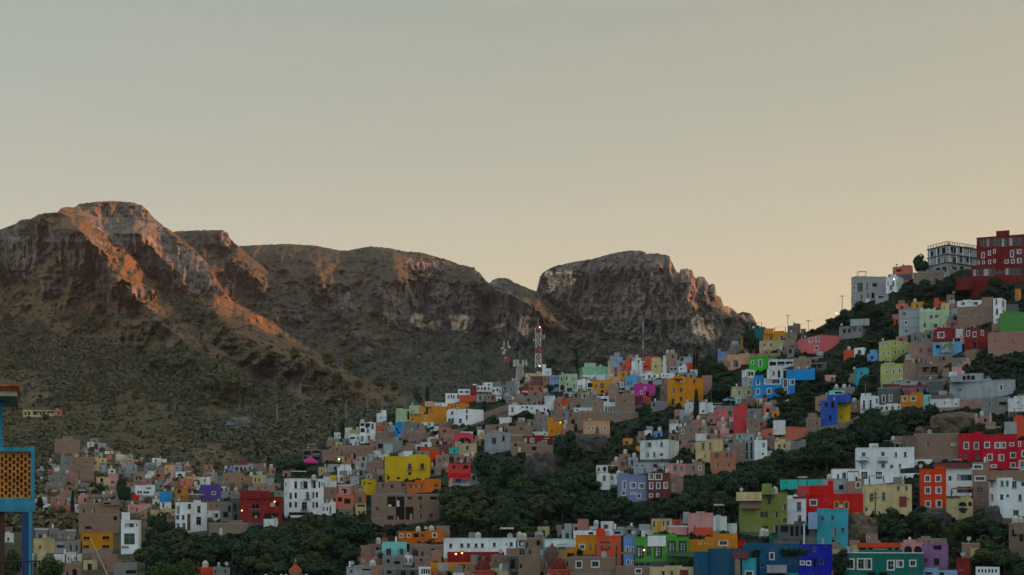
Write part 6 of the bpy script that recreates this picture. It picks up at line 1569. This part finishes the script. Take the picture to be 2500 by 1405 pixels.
_a = Vector(unproj(266, 1412, 120)); _b2 = Vector(unproj(220.5, 1314, 121)); o = root_at('leaning_pole', _a, 'long leaning wooden pole before the mustard yellow house', 'pole'); s = MB(); s.bar(_a, _b2, 0.065, flat('pale_stick', (0.33, 0.28, 0.22), 0.8), 7, 0.05); s.build('shaft', o); s = MB(); s.bar(_a - Vector((0, 0, 3)), _a, 0.07, TIMB, 6); s.build('stake', o)
wires = MB()
# lattice towers
RED = flat('tower_red_paint', (0.46, 0.06, 0.045), 0.6); WHT = flat('tower_white_paint', (0.52, 0.46, 0.42), 0.6); TGREY = flat('tower_grey_steel', (0.11, 0.10, 0.095), 0.7)
def lattice(px, y0, y1, w0, w1, label, bands, dishes, panels=(), D=None, split=False, mast=0, beacons=()):
    D = D or groundD(px, y1) + 2
    a = Vector(unproj(px, y1 + 6, D)); H = (y1 + 6 - y0) / F * D
    o = root_at('radio_tower', a, label, 'radio tower', 'radio towers on the ridge')
    lg = [MB() for _ in range(4)]; br = MB(); n = max(6, int(H / (w0 * 1.1)))
    def cor(k, t):
        w = w0 + (w1 - w0) * t; sx, sy = ((-1, -1), (1, -1), (1, 1), (-1, 1))[k]
        return a + Vector((sx * w / 2, sy * w / 2, H * t))
    for i in range(n):
        m = bands[int(i / n * len(bands))]
        for k in range(4):
            p, q = cor(k, i / n), cor(k, (i + 1) / n); lg[k].bar(p, q, 0.19, m, 4)
            p2, q2 = cor((k + 1) % 4, i / n), cor((k + 1) % 4, (i + 1) / n)
            br.bar(p, q2, 0.1, m, 4); br.bar(p2, q, 0.1, m, 4); br.bar(q, q2, 0.11, m, 4)
    for k in range(4): lg[k].build('leg', o)
    br.build('bracing', o)
    for (dx, t, r) in dishes:
        c = a + Vector((dx, -w0 * 0.6, H * t)); d = MB(); 
        d.bar(c + Vector((0, 0.25, 0)), c, r, CURT, 12, r * 0.94); d.bar(c + Vector((0, 0.6, 0)), c + Vector((0, 0.25, 0)), 0.07, METAL); d.build('dish', o)
    for (dx, t, w, h) in panels:
        c = a + Vector((dx, -w0 * 0.65, H * t)); d = MB(); d.box(c, (1, 0, 0), (0, 1, 0), UP, (w, 0.2, h), CURT); d.bar(c + Vector((0, 0.1, -h / 2)), c + Vector((0, 0.1, h / 2 + 0.3)), 0.05, METAL); d.build('antenna_panel', o)
    if mast: d = MB(); d.bar(a + Vector((0, 0, H)), a + Vector((0, 0, H + mast)), 0.07, METAL); d.build('whip_antenna', o)
    for (dx, t) in beacons:
        c = a + Vector((dx, -w0 * 0.7, H * t)); d = MB(); d.lathe(c, [(0.05, -0.22), (0.18, -0.12), (0.2, 0.06), (0.05, 0.22)], 8, LAMPW); d.build('beacon', o, smooth=True)
lattice(1314, 798, 892, 2.1, 1.7, 'tall red and white lattice tower behind the maroon house', [WHT, WHT, RED, RED, WHT, WHT, RED, RED], [(-0.6, 0.5, 0.35), (0.7, 0.42, 0.3), (-1.6, 0.66, 0.35), (0.9, 0.3, 0.3)], [(-1.1, 0.86, 0.35, 2.6), (1.1, 0.86, 0.35, 2.6), (2.3, 0.74, 0.35, 1.6), (1.7, 0.72, 0.3, 1.6)], mast=3.5, beacons=[(0.4, 0.03), (0.5, 0.97)])
lattice(1237, 838, 905, 1.6, 1.1, 'grey lattice mast hung with white dishes on the ridge', [TGREY, RED, TGREY, TGREY], [(-1.4, 0.82, 0.55), (0.9, 0.86, 0.6), (-1.1, 0.66, 0.7), (-0.5, 0.75, 0.5), (-0.4, 0.5, 0.4), (-1.9, 0.8, 0.4)], [(-1.0, 0.96, 0.4, 1.8), (0.5, 0.98, 0.4, 1.8)])
lattice(1269, 890, 930, 2.9, 2.0, 'short white lattice tower crowned with antenna panels', [WHT], [(2.3, 1.02, 0.6)], [(-2.0, 1.02, 1.0, 2.6), (-0.8, 1.03, 0.9, 2.6), (1.2, 1.0, 0.8, 2.6), (2.4, 1.04, 0.5, 2.6)], mast=5.0)
def thinmast(px, y0, y1, label, bands):
    D = groundD(px, y1) + 3; a = Vector(unproj(px, y1 + 8, D)); b = Vector(unproj(px, y0, D)); o = root_at('radio_mast', a, label, 'radio mast', 'thin masts on the ridge')
    n = len(bands)
    for k in range(n):
        s = MB(); p, q = a.lerp(b, k / n), a.lerp(b, (k + 1) / n)
        for (dx, dy) in ((-.16, -.1), (.16, -.1), (0, .18)): s.bar(p + Vector((dx, dy, 0)), q + Vector((dx, dy, 0)), 0.045, bands[k], 4)
        m = int((q - p).length / 0.8)
        for j in range(m):
            c = p.lerp(q, j / m); e = p.lerp(q, (j + 1) / m); s.bar(c + Vector((-.16, -.1, 0)), e + Vector((.16, -.1, 0)), 0.025, bands[k], 3)
        s.build('mast_section', o)
thinmast(1134.5, 848, 948, 'thin grey guyed mast above the white ridge end', [TGREY, TGREY, TGREY])
thinmast(1570, 785, 910, 'thin red and white mast beside the coral stepped house', [RED, WHT, RED, WHT, RED, WHT])
# rocks
ROCKM = flat('bare_rock', (0.085, 0.08, 0.078), 0.95, 0.1, 0, 0.55, 0.5)
ROCKB = flat('ochre_rock', (0.15, 0.118, 0.085), 0.95, 0.1, 0, 0.6, 0.5)
ROCKP = flat('pale_boulder_rock', (0.15, 0.15, 0.135), 0.95, 0.1, 0, 0.45, 0.25)
def rock(px0, px1, y0, y1, label, m, seed, name='rock_outcrop', thick=0.6, sk=0):
    D = groundD((px0 + px1) / 2, y1); w = (px1 - px0) / F * D; h = (y1 - y0) / F * D
    c = Vector(unproj((px0 + px1) / 2, (y0 + y1) / 2, D + w * thick * 0.30 + sk))
    nu, nv = 40, 26; u = np.linspace(0, 2 * np.pi, nu, endpoint=False)[None]; v = np.linspace(0.02, np.pi - 0.02, nv)[:, None]
    dx, dy, dz = np.cos(u) * np.sin(v), np.sin(u) * np.sin(v), np.cos(v) + 0 * u
    r = 1 + 0.28 * fbm(dx * 1.6 + seed, dz * 1.6 + dy * 1.3, seed, 4) + 0.10 * ridged(dx * 4 + dy * 2, dz * 2, seed + 3, 3)
    sq = lambda t, p: np.sign(t) * np.abs(t) ** p
    X = c.x + sq(dx, 0.8) * r * w * 0.5; Yv = c.y + dy * r * w * thick * 0.5; Z = c.z + sq(dz, 0.7) * r * h * 0.53
    V = np.stack([X, Yv, Z], -1).reshape(-1, 3); i = np.arange(nu * nv).reshape(nv, nu); j = np.roll(i, -1, 1)
    Fq = np.stack([i[:-1], j[:-1], j[1:], i[1:]], -1).reshape(-1, 4)
    o = link(bpy.data.objects.new(name, np_mesh(name, V, Fq, [m], False))); tag(o, label, 'rock', 'rock outcrops on the hillside')
rock(1284, 1356, 1112, 1178, 'grey ribbed rock slab below the brown basement house', ROCKM, 3)
rock(1400, 1478, 1066, 1112, 'dark grey rock slope under the peach house', ROCKM, 5)
rock(555, 625, 1022, 1052, 'large pale boulder on the brushy mountain foot', ROCKP, 7, 'boulder')
rock(2252, 2318, 1246, 1300, 'grey rock face under the orange-red tower', ROCKM, 9)
rock(2062, 2140, 1262, 1330, 'ochre rock knoll below the bright red house', ROCKB, 11)
rock(2280, 2372, 1012, 1068, 'ochre cliff between the grove and the crimson house', ROCKB, 13)
rock(2238, 2284, 1044, 1072, 'rounded ochre rock above the long brown house', ROCKB, 15)
rock(2405, 2445, 1240, 1300, 'small rock rib beside the tall white house', ROCKM, 17)
# retaining walls
def wall_run(pts, hpx, label, c, name='retaining_wall'):
    mb = MB(); m = wallmat(c)
    P = []
    for (x, y) in pts:
        D = groundD(x, y) - 0.8; P.append((Vector(unproj(x, y, D)), hpx / F * D))
    for (a, ha), (b, hb) in zip(P[:-1], P[1:]):
        d = (b - a); d.z = 0; d.normalize(); n = Vector((d.y, -d.x, 0)) * 0.2
        lo = Vector((0, 0, -3))
        A = [a + lo + n, b + lo + n, b + Vector((0, 0, hb)) + n, a + Vector((0, 0, ha)) + n]; B = [p - 2 * n for p in A]
        mb.poly(A, m); mb.poly(B[::-1], m); mb.poly([A[3], A[2], B[2], B[3]], m); mb.poly([A[0], A[3], B[3], B[0]], m); mb.poly([A[1], B[1], B[2], A[2]], m)
    tag(mb.build(name), label, 'wall', 'walls of the hillside')
wall_run([(1966, 1066), (2000, 1056), (2060, 1046), (2100, 1026), (2150, 1018), (2196, 1012)], 12, 'long pale stone wall running under the royal blue and yellow houses', 'stone')
wall_run([(1040, 1076), (1075, 1052), (1110, 1036), (1160, 1030), (1215, 1010), (1260, 995)], 14, 'brown stone wall climbing below the golden and white houses', 'stone')
wall_run([(1236, 985), (1290, 982), (1352, 978)], 15, 'grey concrete wall along the road below the maroon house', 'conc')
wall_run([(1020, 1050), (1042, 1047)], 8, 'short teal fence wall below the golden house', 'teal')
wall_run([(2150, 815), (2185, 808)], 5, 'low pale wall across the steep bank', 'conc')
wall_run([(1867, 1018), (1905, 990), (1925, 978)], 3, 'narrow concrete stair kerb climbing the open slope', 'greyw')
wall_run([(640, 962), (1010, 972), (1030, 972)], 0.1, 'z', 'stone') if False else None
# overhead cables on the crest
def cable(a, b, sag, label):
    a = Vector(a); b = Vector(b); mb = MB(); n = 10; P = [a.lerp(b, i / n) - Vector((0, 0, sag * 4 * (i / n) * (1 - i / n))) for i in range(n + 1)]
    for p, q in zip(P[:-1], P[1:]): mb.bar(p, q, 0.018, IRON, 4)
    tag(mb.build('overhead_cable'), label, 'cable', 'overhead cables')
ptop = lambda px, y0, y1: Vector(unproj(px, y0 + 4, groundD(px, y1) - 0.6))
cable(ptop(1923.5, 768, 812), ptop(1973.5, 780, 812), 2.0, 'thin cable sagging between the two dark poles of the crest')
cable(ptop(1973.5, 780, 812), ptop(2056, 720, 778), 2.5, 'thin cable rising to the utility pole by the modern house')
cable(ptop(1923.5, 768, 812), Vector(unproj(1880, 803, groundD(1880, 840))), 1.5, 'thin cable dropping to the amber house on the crest')
cable(ptop(2137, 1200, 1262), Vector(unproj(2228, 1190, groundD(2228, 1240) - 1)), 1.2, 'thin cable from the wooden pole to the cream house corner')
cable(ptop(2113, 935, 1012), ptop(2385, 792, 868), 6.0, 'long thin cable between the two poles of the upper quarter')
# cars on the ridge road
GLS = GLASS; TYRE = flat('tyre_rubber', (0.02, 0.02, 0.02), 0.8)
def car(px, y, col, label, ang):
    D = groundD(px, y) - 1.5; p = Vector(unproj(px, y, D)); o = root_at('parked_car', p, label, 'car', 'cars parked by the ridge road')
    m = flat('car_paint_' + col, dict(white=(0.6, 0.6, 0.6), silver=(0.35, 0.37, 0.38), blue=(0.18, 0.35, 0.5), dark=(0.03, 0.03, 0.04))[col], 0.3, 0.5, 0, 0.05)
    c, s_n = math.cos(ang), math.sin(ang); X = Vector((c, s_n, 0)); Yv = Vector((-s_n, c, 0))
    def prism(prof, w, mt, mb):
        L = [p + X * a + Yv * (-w / 2) + UP * b for a, b in prof]; Rr = [q + Yv * w for q in L]; n = len(prof)
        mb.poly(L, mt); mb.poly(Rr[::-1], mt)
        for i in range(n): mb.poly([L[i], L[(i + 1) % n], Rr[(i + 1) % n], Rr[i]], mt)
    b = MB(); prism([(-2.1, .35), (2.1, .35), (2.15, .7), (1.2, .92), (-1.9, .98), (-2.15, .75)], 1.7, m, b); b.build('body', o)
    b = MB(); prism([(-1.75, .98), (0.95, .94), (0.35, 1.42), (-1.25, 1.45)], 1.5, GLS, b); b.build('windows', o)
    b = MB(); prism([(0.3, 1.43), (-1.22, 1.46), (-1.2, 1.52), (0.25, 1.49)], 1.42, m, b); b.build('roof', o)
    for q in (-1.3, 1.35):
        for t in (-0.8, 0.8):
            w = MB(); cc = p + X * q + Yv * t + UP * 0.33; w.bar(cc - Yv * 0.1, cc + Yv * 0.1, 0.33, TYRE, 10); w.build('wheel', o)
car(1288, 962, 'white', 'white car parked below the dark red wall house', 0.2); car(1304, 961, 'silver', 'silver car parked beside the white car on the ridge road', 0.2)
car(1392, 965, 'silver', 'silver car parked before the white arched house by the mint house', 2.9); car(1406, 968, 'white', 'white car with its nose to the silver one by the mint house', 0.1); car(1420, 964, 'dark', 'dark car parked at the white glazed corner house', 0.3)
car(1507, 960, 'silver', 'silver car parked beside the golden house with stone cross window', 0.4); car(1784, 983, 'blue', 'pale blue car parked beside the khaki house', 0.5)
# church domes at the bottom edge
DOMER = flat('red_dome_plaster', (0.13, 0.016, 0.014), 0.7, 0.25, 0, 0.5, 1.2); DRUM = flat('coral_drum_plaster', (0.40, 0.075, 0.045), 0.75, 0.2, 0, 0.35, 1.2); DOMB = flat('ruined_dome_brick', (0.13, 0.082, 0.066), 0.9, 0.1, 0, 0.55, 1.5)
def dome(px, y0, ym, y1, wd, wdr, label, D, dm, rm, n=16, name='church_dome'):
    k = D / F; p = Vector(unproj(px, y1 + 30, D)); o = root_at(name, p, label, 'dome'); zb = (HY - ym) / F * D - p.z; r = wd / 2 * k; hd = (ym - y0) * k
    d = MB(); d.lathe(p, [(wdr / 2 * k, 0), (wdr / 2 * k, zb - 0.35), (wdr / 2 * k * 1.05, zb - 0.3), (wdr / 2 * k * 1.05, zb)], 8 if n < 20 else n, rm); d.build('drum', o)
    pr = [(r * math.cos(t), zb + hd * math.sin(t)) for t in [i * math.pi / 2 / 9 for i in range(9)]] + [(0.03, zb + hd)]
    d = MB(); d.lathe(p, pr, n, dm); b = d.build('shell', o, smooth=True)
    for i in range(8):
        t = 2 * math.pi * i / 8; d = MB()
        for (a1, z1), (a2, z2) in zip(pr[:-1], pr[1:]): d.bar(p + Vector((a1 * 1.01 * math.cos(t), a1 * 1.01 * math.sin(t), z1)), p + Vector((a2 * 1.01 * math.cos(t), a2 * 1.01 * math.sin(t), z2)), 0.07, dm, 4)
        d.build('rib', o)
    d = MB(); d.lathe(p, [(0.22, zb + hd - 0.05), (0.2, zb + hd + 0.25), (0.03, zb + hd + 0.5)], 8, rm); d.build('finial', o)
    for i in range(8):
        t = 2 * math.pi * (i + 0.5) / 8; c = p + Vector((math.cos(t), math.sin(t), 0)) * wdr / 2 * k * 0.93 + UP * (zb - 1.1); d = MB(); d.box(c, (-math.sin(t), math.cos(t), 0), (math.cos(t), math.sin(t), 0), UP, (0.35, 0.12, 0.8), FRAMEW if i % 4 == 0 else VOID); d.build('niche', o)
dome(1179.5, 1366, 1392, 1405, 36, 56, 'dark red dome on a coral drum in front of the brown canvas roof house', 205, DOMER, DRUM)
dome(1363.5, 1363, 1390, 1405, 38, 58, 'dark red dome on a coral drum before the ruined brick dome', 203, DOMER, DRUM)
dome(1348, 1333, 1364, 1385, 34, 32, 'ruined brown brick dome behind the red dome', 222, DOMB, DOMB, 20, 'brick_dome')
k = 150 / F; p = Vector(unproj(721, 1430, 150)); o = root_at('chapel_turret', p, 'small turret with a pointed orange-red roof at the bottom edge', 'turret')
zt = (HY - 1392) * k - p.z
d = MB(); d.lathe(p, [(0.66, 0), (0.66, zt - .35), (0.74, zt - .3), (0.74, zt)], 8, flat('turret_plaster', (0.32, 0.17, 0.10), 0.8, 0.2, 0, 0.4, 2)); d.build('drum', o)
d = MB(); d.lathe(p, [(0.76, zt), (0.5, zt + 0.25), (0.24, zt + 0.55), (0.1, zt + 0.9)], 8, flat('turret_roof', (0.36, 0.055, 0.03), 0.7, 0.2, 0, 0.4, 2)); d.build('roof', o)
d = MB(); d.lathe(p, [(0.06, zt + .85), (0.1, zt + .95), (0.17, zt + 1.05), (0.1, zt + 1.18), (0.02, zt + 1.22)], 8, SLAB); d.build('finial', o, smooth=True)
for i in range(8):
    t = 2 * math.pi * (i + 0.5) / 8; c = p + Vector((math.cos(t), math.sin(t), 0)) * 0.63 + UP * (zt - 0.85); d = MB(); d.box(c, (-math.sin(t), math.cos(t), 0), (math.cos(t), math.sin(t), 0), UP, (0.22, 0.1, 0.6), VOID); d.build('opening', o)
sc_ = MB(); a0 = unproj(645, 1420, 152)
for x in (649, 686, 698, 735, 748):
    c = Vector(unproj(x, 1411, 152)); sc_.lathe(c, [(0.16, -1.5), (0.19, 0), (0.18, 0.22), (0.12, 0.36), (0.03, 0.42)], 10, FRAMEW)
    tag(sc_.build('parapet_knob', smooth=True), 'white rounded parapet knob in the row at the foot of the orange-red turret', 'parapet knob', 'white knobs beside the turret'); sc_ = MB()
# magenta canopy
D = groundD(757, 1135) - 2; o = root_at('canopy', Vector(unproj(757, 1135, D)), 'magenta tent canopy on posts below the unfinished dark frame house', 'canopy')
q = [Vector(unproj(x, y, D + dd)) for (x, y, dd) in ((738, 1128, -1.2), (776, 1128, -1.2), (774, 1126, 3), (741, 1126, 3))]; ap = Vector(unproj(757, 1113, D + 0.9))
d = MB(); mg = flat('magenta_fabric', (0.42, 0.03, 0.17), 0.8, 0.1, 0, 0.2)
for i in range(4): d.poly([q[i], q[(i + 1) % 4], ap], mg); d.poly([q[i] - UP * 0.5, q[(i + 1) % 4] - UP * 0.5, q[(i + 1) % 4], q[i]], mg)
d.build('fabric', o)
for i in range(4): d = MB(); d.bar(q[i], q[i] - UP * 3, 0.06, METAL); d.build('post', o)
# green awning and terrace plants before the bright green house
hs = {h[5]['label']: h for h in HREAL}
def front(label): return hs[label][4], hs[label][5]
D, r_ = front('bright green house with tall dark grid windows and a lamp'); D -= 0.2
o = root_at('awning', Vector(unproj(1668, 1355, D - 2)), 'dark green sloping awning against the bright green house', 'awning'); d = MB(); gm = flat('green_awning', (0.035, 0.075, 0.045), 0.8, 0.1)
A = [Vector(unproj(1630, 1346, D)), Vector(unproj(1690, 1346, D)), Vector(unproj(1705, 1360, D - 3)), Vector(unproj(1628, 1358, D - 3))]; d.poly(A, gm); d.poly([p - UP * 0.12 for p in A][::-1], gm); d.build('fabric', o)
for x in (1632, 1664, 1700): d = MB(); d.bar(unproj(x, 1359, D - 2.9), unproj(x, 1385, D - 2.9), 0.05, IRON); d.build('post', o)
for i, x in enumerate((1555, 1568, 1582, 1640, 1655, 1675, 1690)): tree('bush0', x, 1384, 14, 12, 'potted shrub on the terrace at the foot of the bright green house', 'potted shrubs of the green house', 'shrub', D - 3.2)
D, _ = front('deep blue house with arched openings along the bottom edge')
for i, x in enumerate((1912, 1926, 1941, 1957, 1970)): tree('bush0', x, 1357, 20, 24, 'dark shrub on the planted terrace between the deep blue house and cobalt tower', 'terrace shrubs of the deep blue house', 'shrub', D - 0.9)
# painted wall pictures
def wallpaint(label, px0, px1, y0, y1, m, name, off=0.06, shapes=None):
    D, r = front(label); D -= off; mb = MB()
    if shapes is None: mb.poly([unproj(px0, y1, D), unproj(px1, y1, D), unproj(px1, y0, D), unproj(px0, y0, D)], m)
    else:
        for s in shapes: mb.poly([unproj(x, y, D) for x, y in s], m)
    mb.build(name, r)
mm, mn = mat('wall_mural'); vz = mn.new('ShaderNodeTexVoronoi'); mn.l.new(mn.pos(), vz.inputs[0]); vz.inputs['Scale'].default_value = 1.1
cr = mn.new('ShaderNodeValToRGB'); mn.l.new(mn.noise(mn.pos(), 0.7, 4, 0.6), cr.inputs[0]); e = cr.color_ramp.elements; e[0].position = 0.3; e[0].color = (0.03, 0.06, 0.08, 1); e[1].position = 0.7; e[1].color = (0.30, 0.36, 0.38, 1)
for pz, cc in ((0.42, (0.14, 0.2, 0.09, 1)), (0.5, (0.32, 0.38, 0.4, 1)), (0.58, (0.06, 0.13, 0.22, 1))): z = e.new(pz); z.color = cc
mn.out(mn.mix(0.35, cr.outputs[0], vz.outputs['Color'], 'SOFT_LIGHT'), 0.8)
wallpaint('aqua blue house with a painted mural', 2298, 2331, 836, 862, mm, 'mural', 0.75)
CRM = flat('cream_paint', (0.55, 0.44, 0.24), 0.8)
S = 15.61; gp = lambda x, y: (1660 + x / S, 1300 + y / S)
LET = [[(690, 430), (760, 400), (800, 420), (790, 480), (720, 500)], [(800, 320), (860, 310), (850, 400), (855, 500), (810, 500), (820, 420)], [(930, 370), (990, 400), (975, 470), (930, 440)], [(1040, 350), (1070, 345), (1080, 500), (1045, 480)],
       [(1195, 410), (1250, 400), (1240, 495), (1200, 490)], [(1300, 270), (1340, 270), (1320, 330), (1290, 320)], [(1425, 430), (1455, 430), (1455, 490), (1420, 490)], [(680, 350), (720, 340), (715, 375), (685, 380)]]
wallpaint('ochre house with pale painted lettering on its wall', 0, 0, 0, 0, CRM, 'painted_lettering', 1.0, [[gp(*q) for q in s] for s in LET])
# laundry, awnings and loose things on terraces
def cloths(px0, px1, y0, y1, D, label, n):
    a = Vector(unproj(px0, y0, D)); b = Vector(unproj(px1, y0, D)); o = root_at('clothes_line', a, label, 'laundry'); d = MB(); d.bar(a, b, 0.02, METAL); d.build('line', o)
    for i in range(n):
        c = a.lerp(b, (i + 0.5) / n); w = (b - a).length / n * R.uniform(0.5, 0.85); h = (y1 - y0) / F * D * R.uniform(0.6, 1)
        d = MB(); m = R.choice(CLO); d.poly([c + Vector((-w / 2, 0, -h)), c + Vector((w / 2, 0.06, -h * 0.97)), c + Vector((w / 2, 0.02, 0)), c + Vector((-w / 2, 0, 0))], m); d.build('garment', o)
CLO = [flat('cloth_' + n_, c, 0.9, 0.05) for n_, c in (('white', (.55, .56, .58)), ('navy', (.03, .04, .1)), ('grey', (.2, .2, .22)), ('blue', (.1, .2, .4)), ('rose', (.45, .12, .16)))]
D, _ = front('ochre brown house with square white framed windows'); cloths(2204, 2266, 948, 962, D - 1.0, 'row of white and navy laundry on the terrace of the ochre brown house', 11)
D, _ = front('coral red two storey house with laundry on its balcony'); cloths(1098, 1146, 1168, 1182, D - 1.0, 'short row of laundry before the coral red house', 7)
D, _ = front('grey lower house with laundry in a window'); cloths(2441, 2455, 983, 996, D - 0.2, 'three garments drying in the window of the grey lower house', 3)
# ---- the turquoise roof structure close to the viewpoint
TD = 33.0
TQ = flat('turquoise_paint', (0.03, 0.25, 0.36), 0.7, 0.3, 0, 0.45, 3.0); TQD = flat('deep_blue_paint', (0.012, 0.05, 0.16), 0.7, 0.3, 0, 0.3, 2); BRK = flat('orange_lattice_brick', (0.50, 0.20, 0.055), 0.9, 0.1, 0, 0.55, 5.0); TILE = flat('eave_brick', (0.40, 0.13, 0.05), 0.9, 0.1, 0, 0.6, 6); BEI = flat('eave_beige', (0.40, 0.33, 0.22), 0.9, 0.1, 0, 0.4, 4); BRN = flat('brown_post', (0.06, 0.025, 0.018), 0.7)
o = root_at('rooftop_building', Vector(unproj(40, 1440, TD)), 'turquoise framed rooftop building with an orange brick lattice panel', 'building')
kk = TD / F
def slab(px0, px1, y0, y1, d0, d1, m, name, D0=TD):
    # plan sheared so the end wall runs back along the sight line at the column
    b = MB(); x0, _, z1 = unproj(px0, y0, D0); x1, _, z0 = unproj(px1, y1, D0); sl = (84 - CX) / F
    P = [Vector((x + sl * d, D0 + d, z)) for d in (d0, d1) for z in (z0, z1) for x in (x0, x1)]
    for q in ((0, 1, 3, 2), (5, 4, 6, 7), (0, 4, 5, 1), (2, 3, 7, 6), (0, 2, 6, 4), (1, 5, 7, 3)): b.poly([P[i] for i in q], m)
    return b.build(name, o)
slab(-260, 86, 1092, 1103, 0.0, 2.6, TQ, 'top_beam'); slab(75.5, 85, 1103, 1250, 0.0, 2.6, TQ, 'corner_column'); slab(-260, 75.5, 1216.5, 1250, 0.02, 2.6, TQ, 'lower_beam')
slab(70, 79, 1250, 1445, 0.0, 0.35, TQ, 'pillar_edge'); slab(53, 70, 1250, 1445, 0.03, 0.5, TQD, 'pillar'); slab(-3, 11, 1250, 1445, 0.2, 0.36, BRN, 'post'); slab(-30, 4.5, 968, 1092, 0.9, 1.2, TQ, 'upper_post')
slab(-260, 44, 946, 953, -0.15, 3.0, TILE, 'eave_course'); slab(-260, 46, 940, 946, -0.22, 3.1, TILE, 'eave_top'); slab(-260, 42, 953, 968, -0.05, 2.9, BEI, 'eave_slab')
P0 = Vector(unproj(-260, 1216.5, TD)); P1 = Vector(unproj(75.5, 1216.5, TD)); P0.z = P1.z = 0; P0.y = P1.y = TD + 0.09
f = Facet(P0, P1, -260, 75.5); f.n = Vector((0, -1, 0)); zlo = (HY - 1216.5) * kk; zhi = (HY - 1103) * kk
for c in range(34):
    for r in range(8):
        x = 68.5 - c * 9.55 + R.uniform(-.5, .5); y = 1109 + r * 15.0 + (0 if c % 2 == 0 else 7.4) + R.uniform(-.5, .5)
        a = (x - 3.1 - (-260)) * kk; f.holes.append((a, a + 5.9 * kk, (HY - min(y + R.uniform(9.0, 10.2), 1214.5)) * kk, (HY - y) * kk)) if y < 1210 else None
b = MB(); wall_facet(b, f, zlo, zhi, BRK, 0.12); b.build('brick_lattice', o)
slab(-260, 72, 1103, 1216, 2.3, 2.35, VOID, 'inner_wall')
r0 = root_at('railing', Vector(unproj(40, 1440, TD - 1)), 'thin black iron railing under the turquoise building', 'railing')
d = MB(); d.bar(unproj(-60, 1372, TD - 1), unproj(98, 1371, TD - 1), 0.022, IRON, 6); d.bar(unproj(-60, 1440, TD - 1), unproj(98, 1440, TD - 1), 0.022, IRON, 6); d.build('rail', r0)
for i in range(17): d = MB(); x = -55 + i * 9.4; d.bar(unproj(x, 1372, TD - 1), unproj(x, 1440, TD - 1), 0.012, IRON, 4); d.build('baluster', r0)
g_ = MB(); x0, _, z = unproj(-300, 1445, TD); x1 = unproj(110, 1445, TD)[0]; g_.abox(x0, x1, TD - 1.4, TD + 9, z - 14, z, SLAB); tag(g_.build('terrace_base'), 'concrete terrace carrying the turquoise rooftop building', 'terrace')
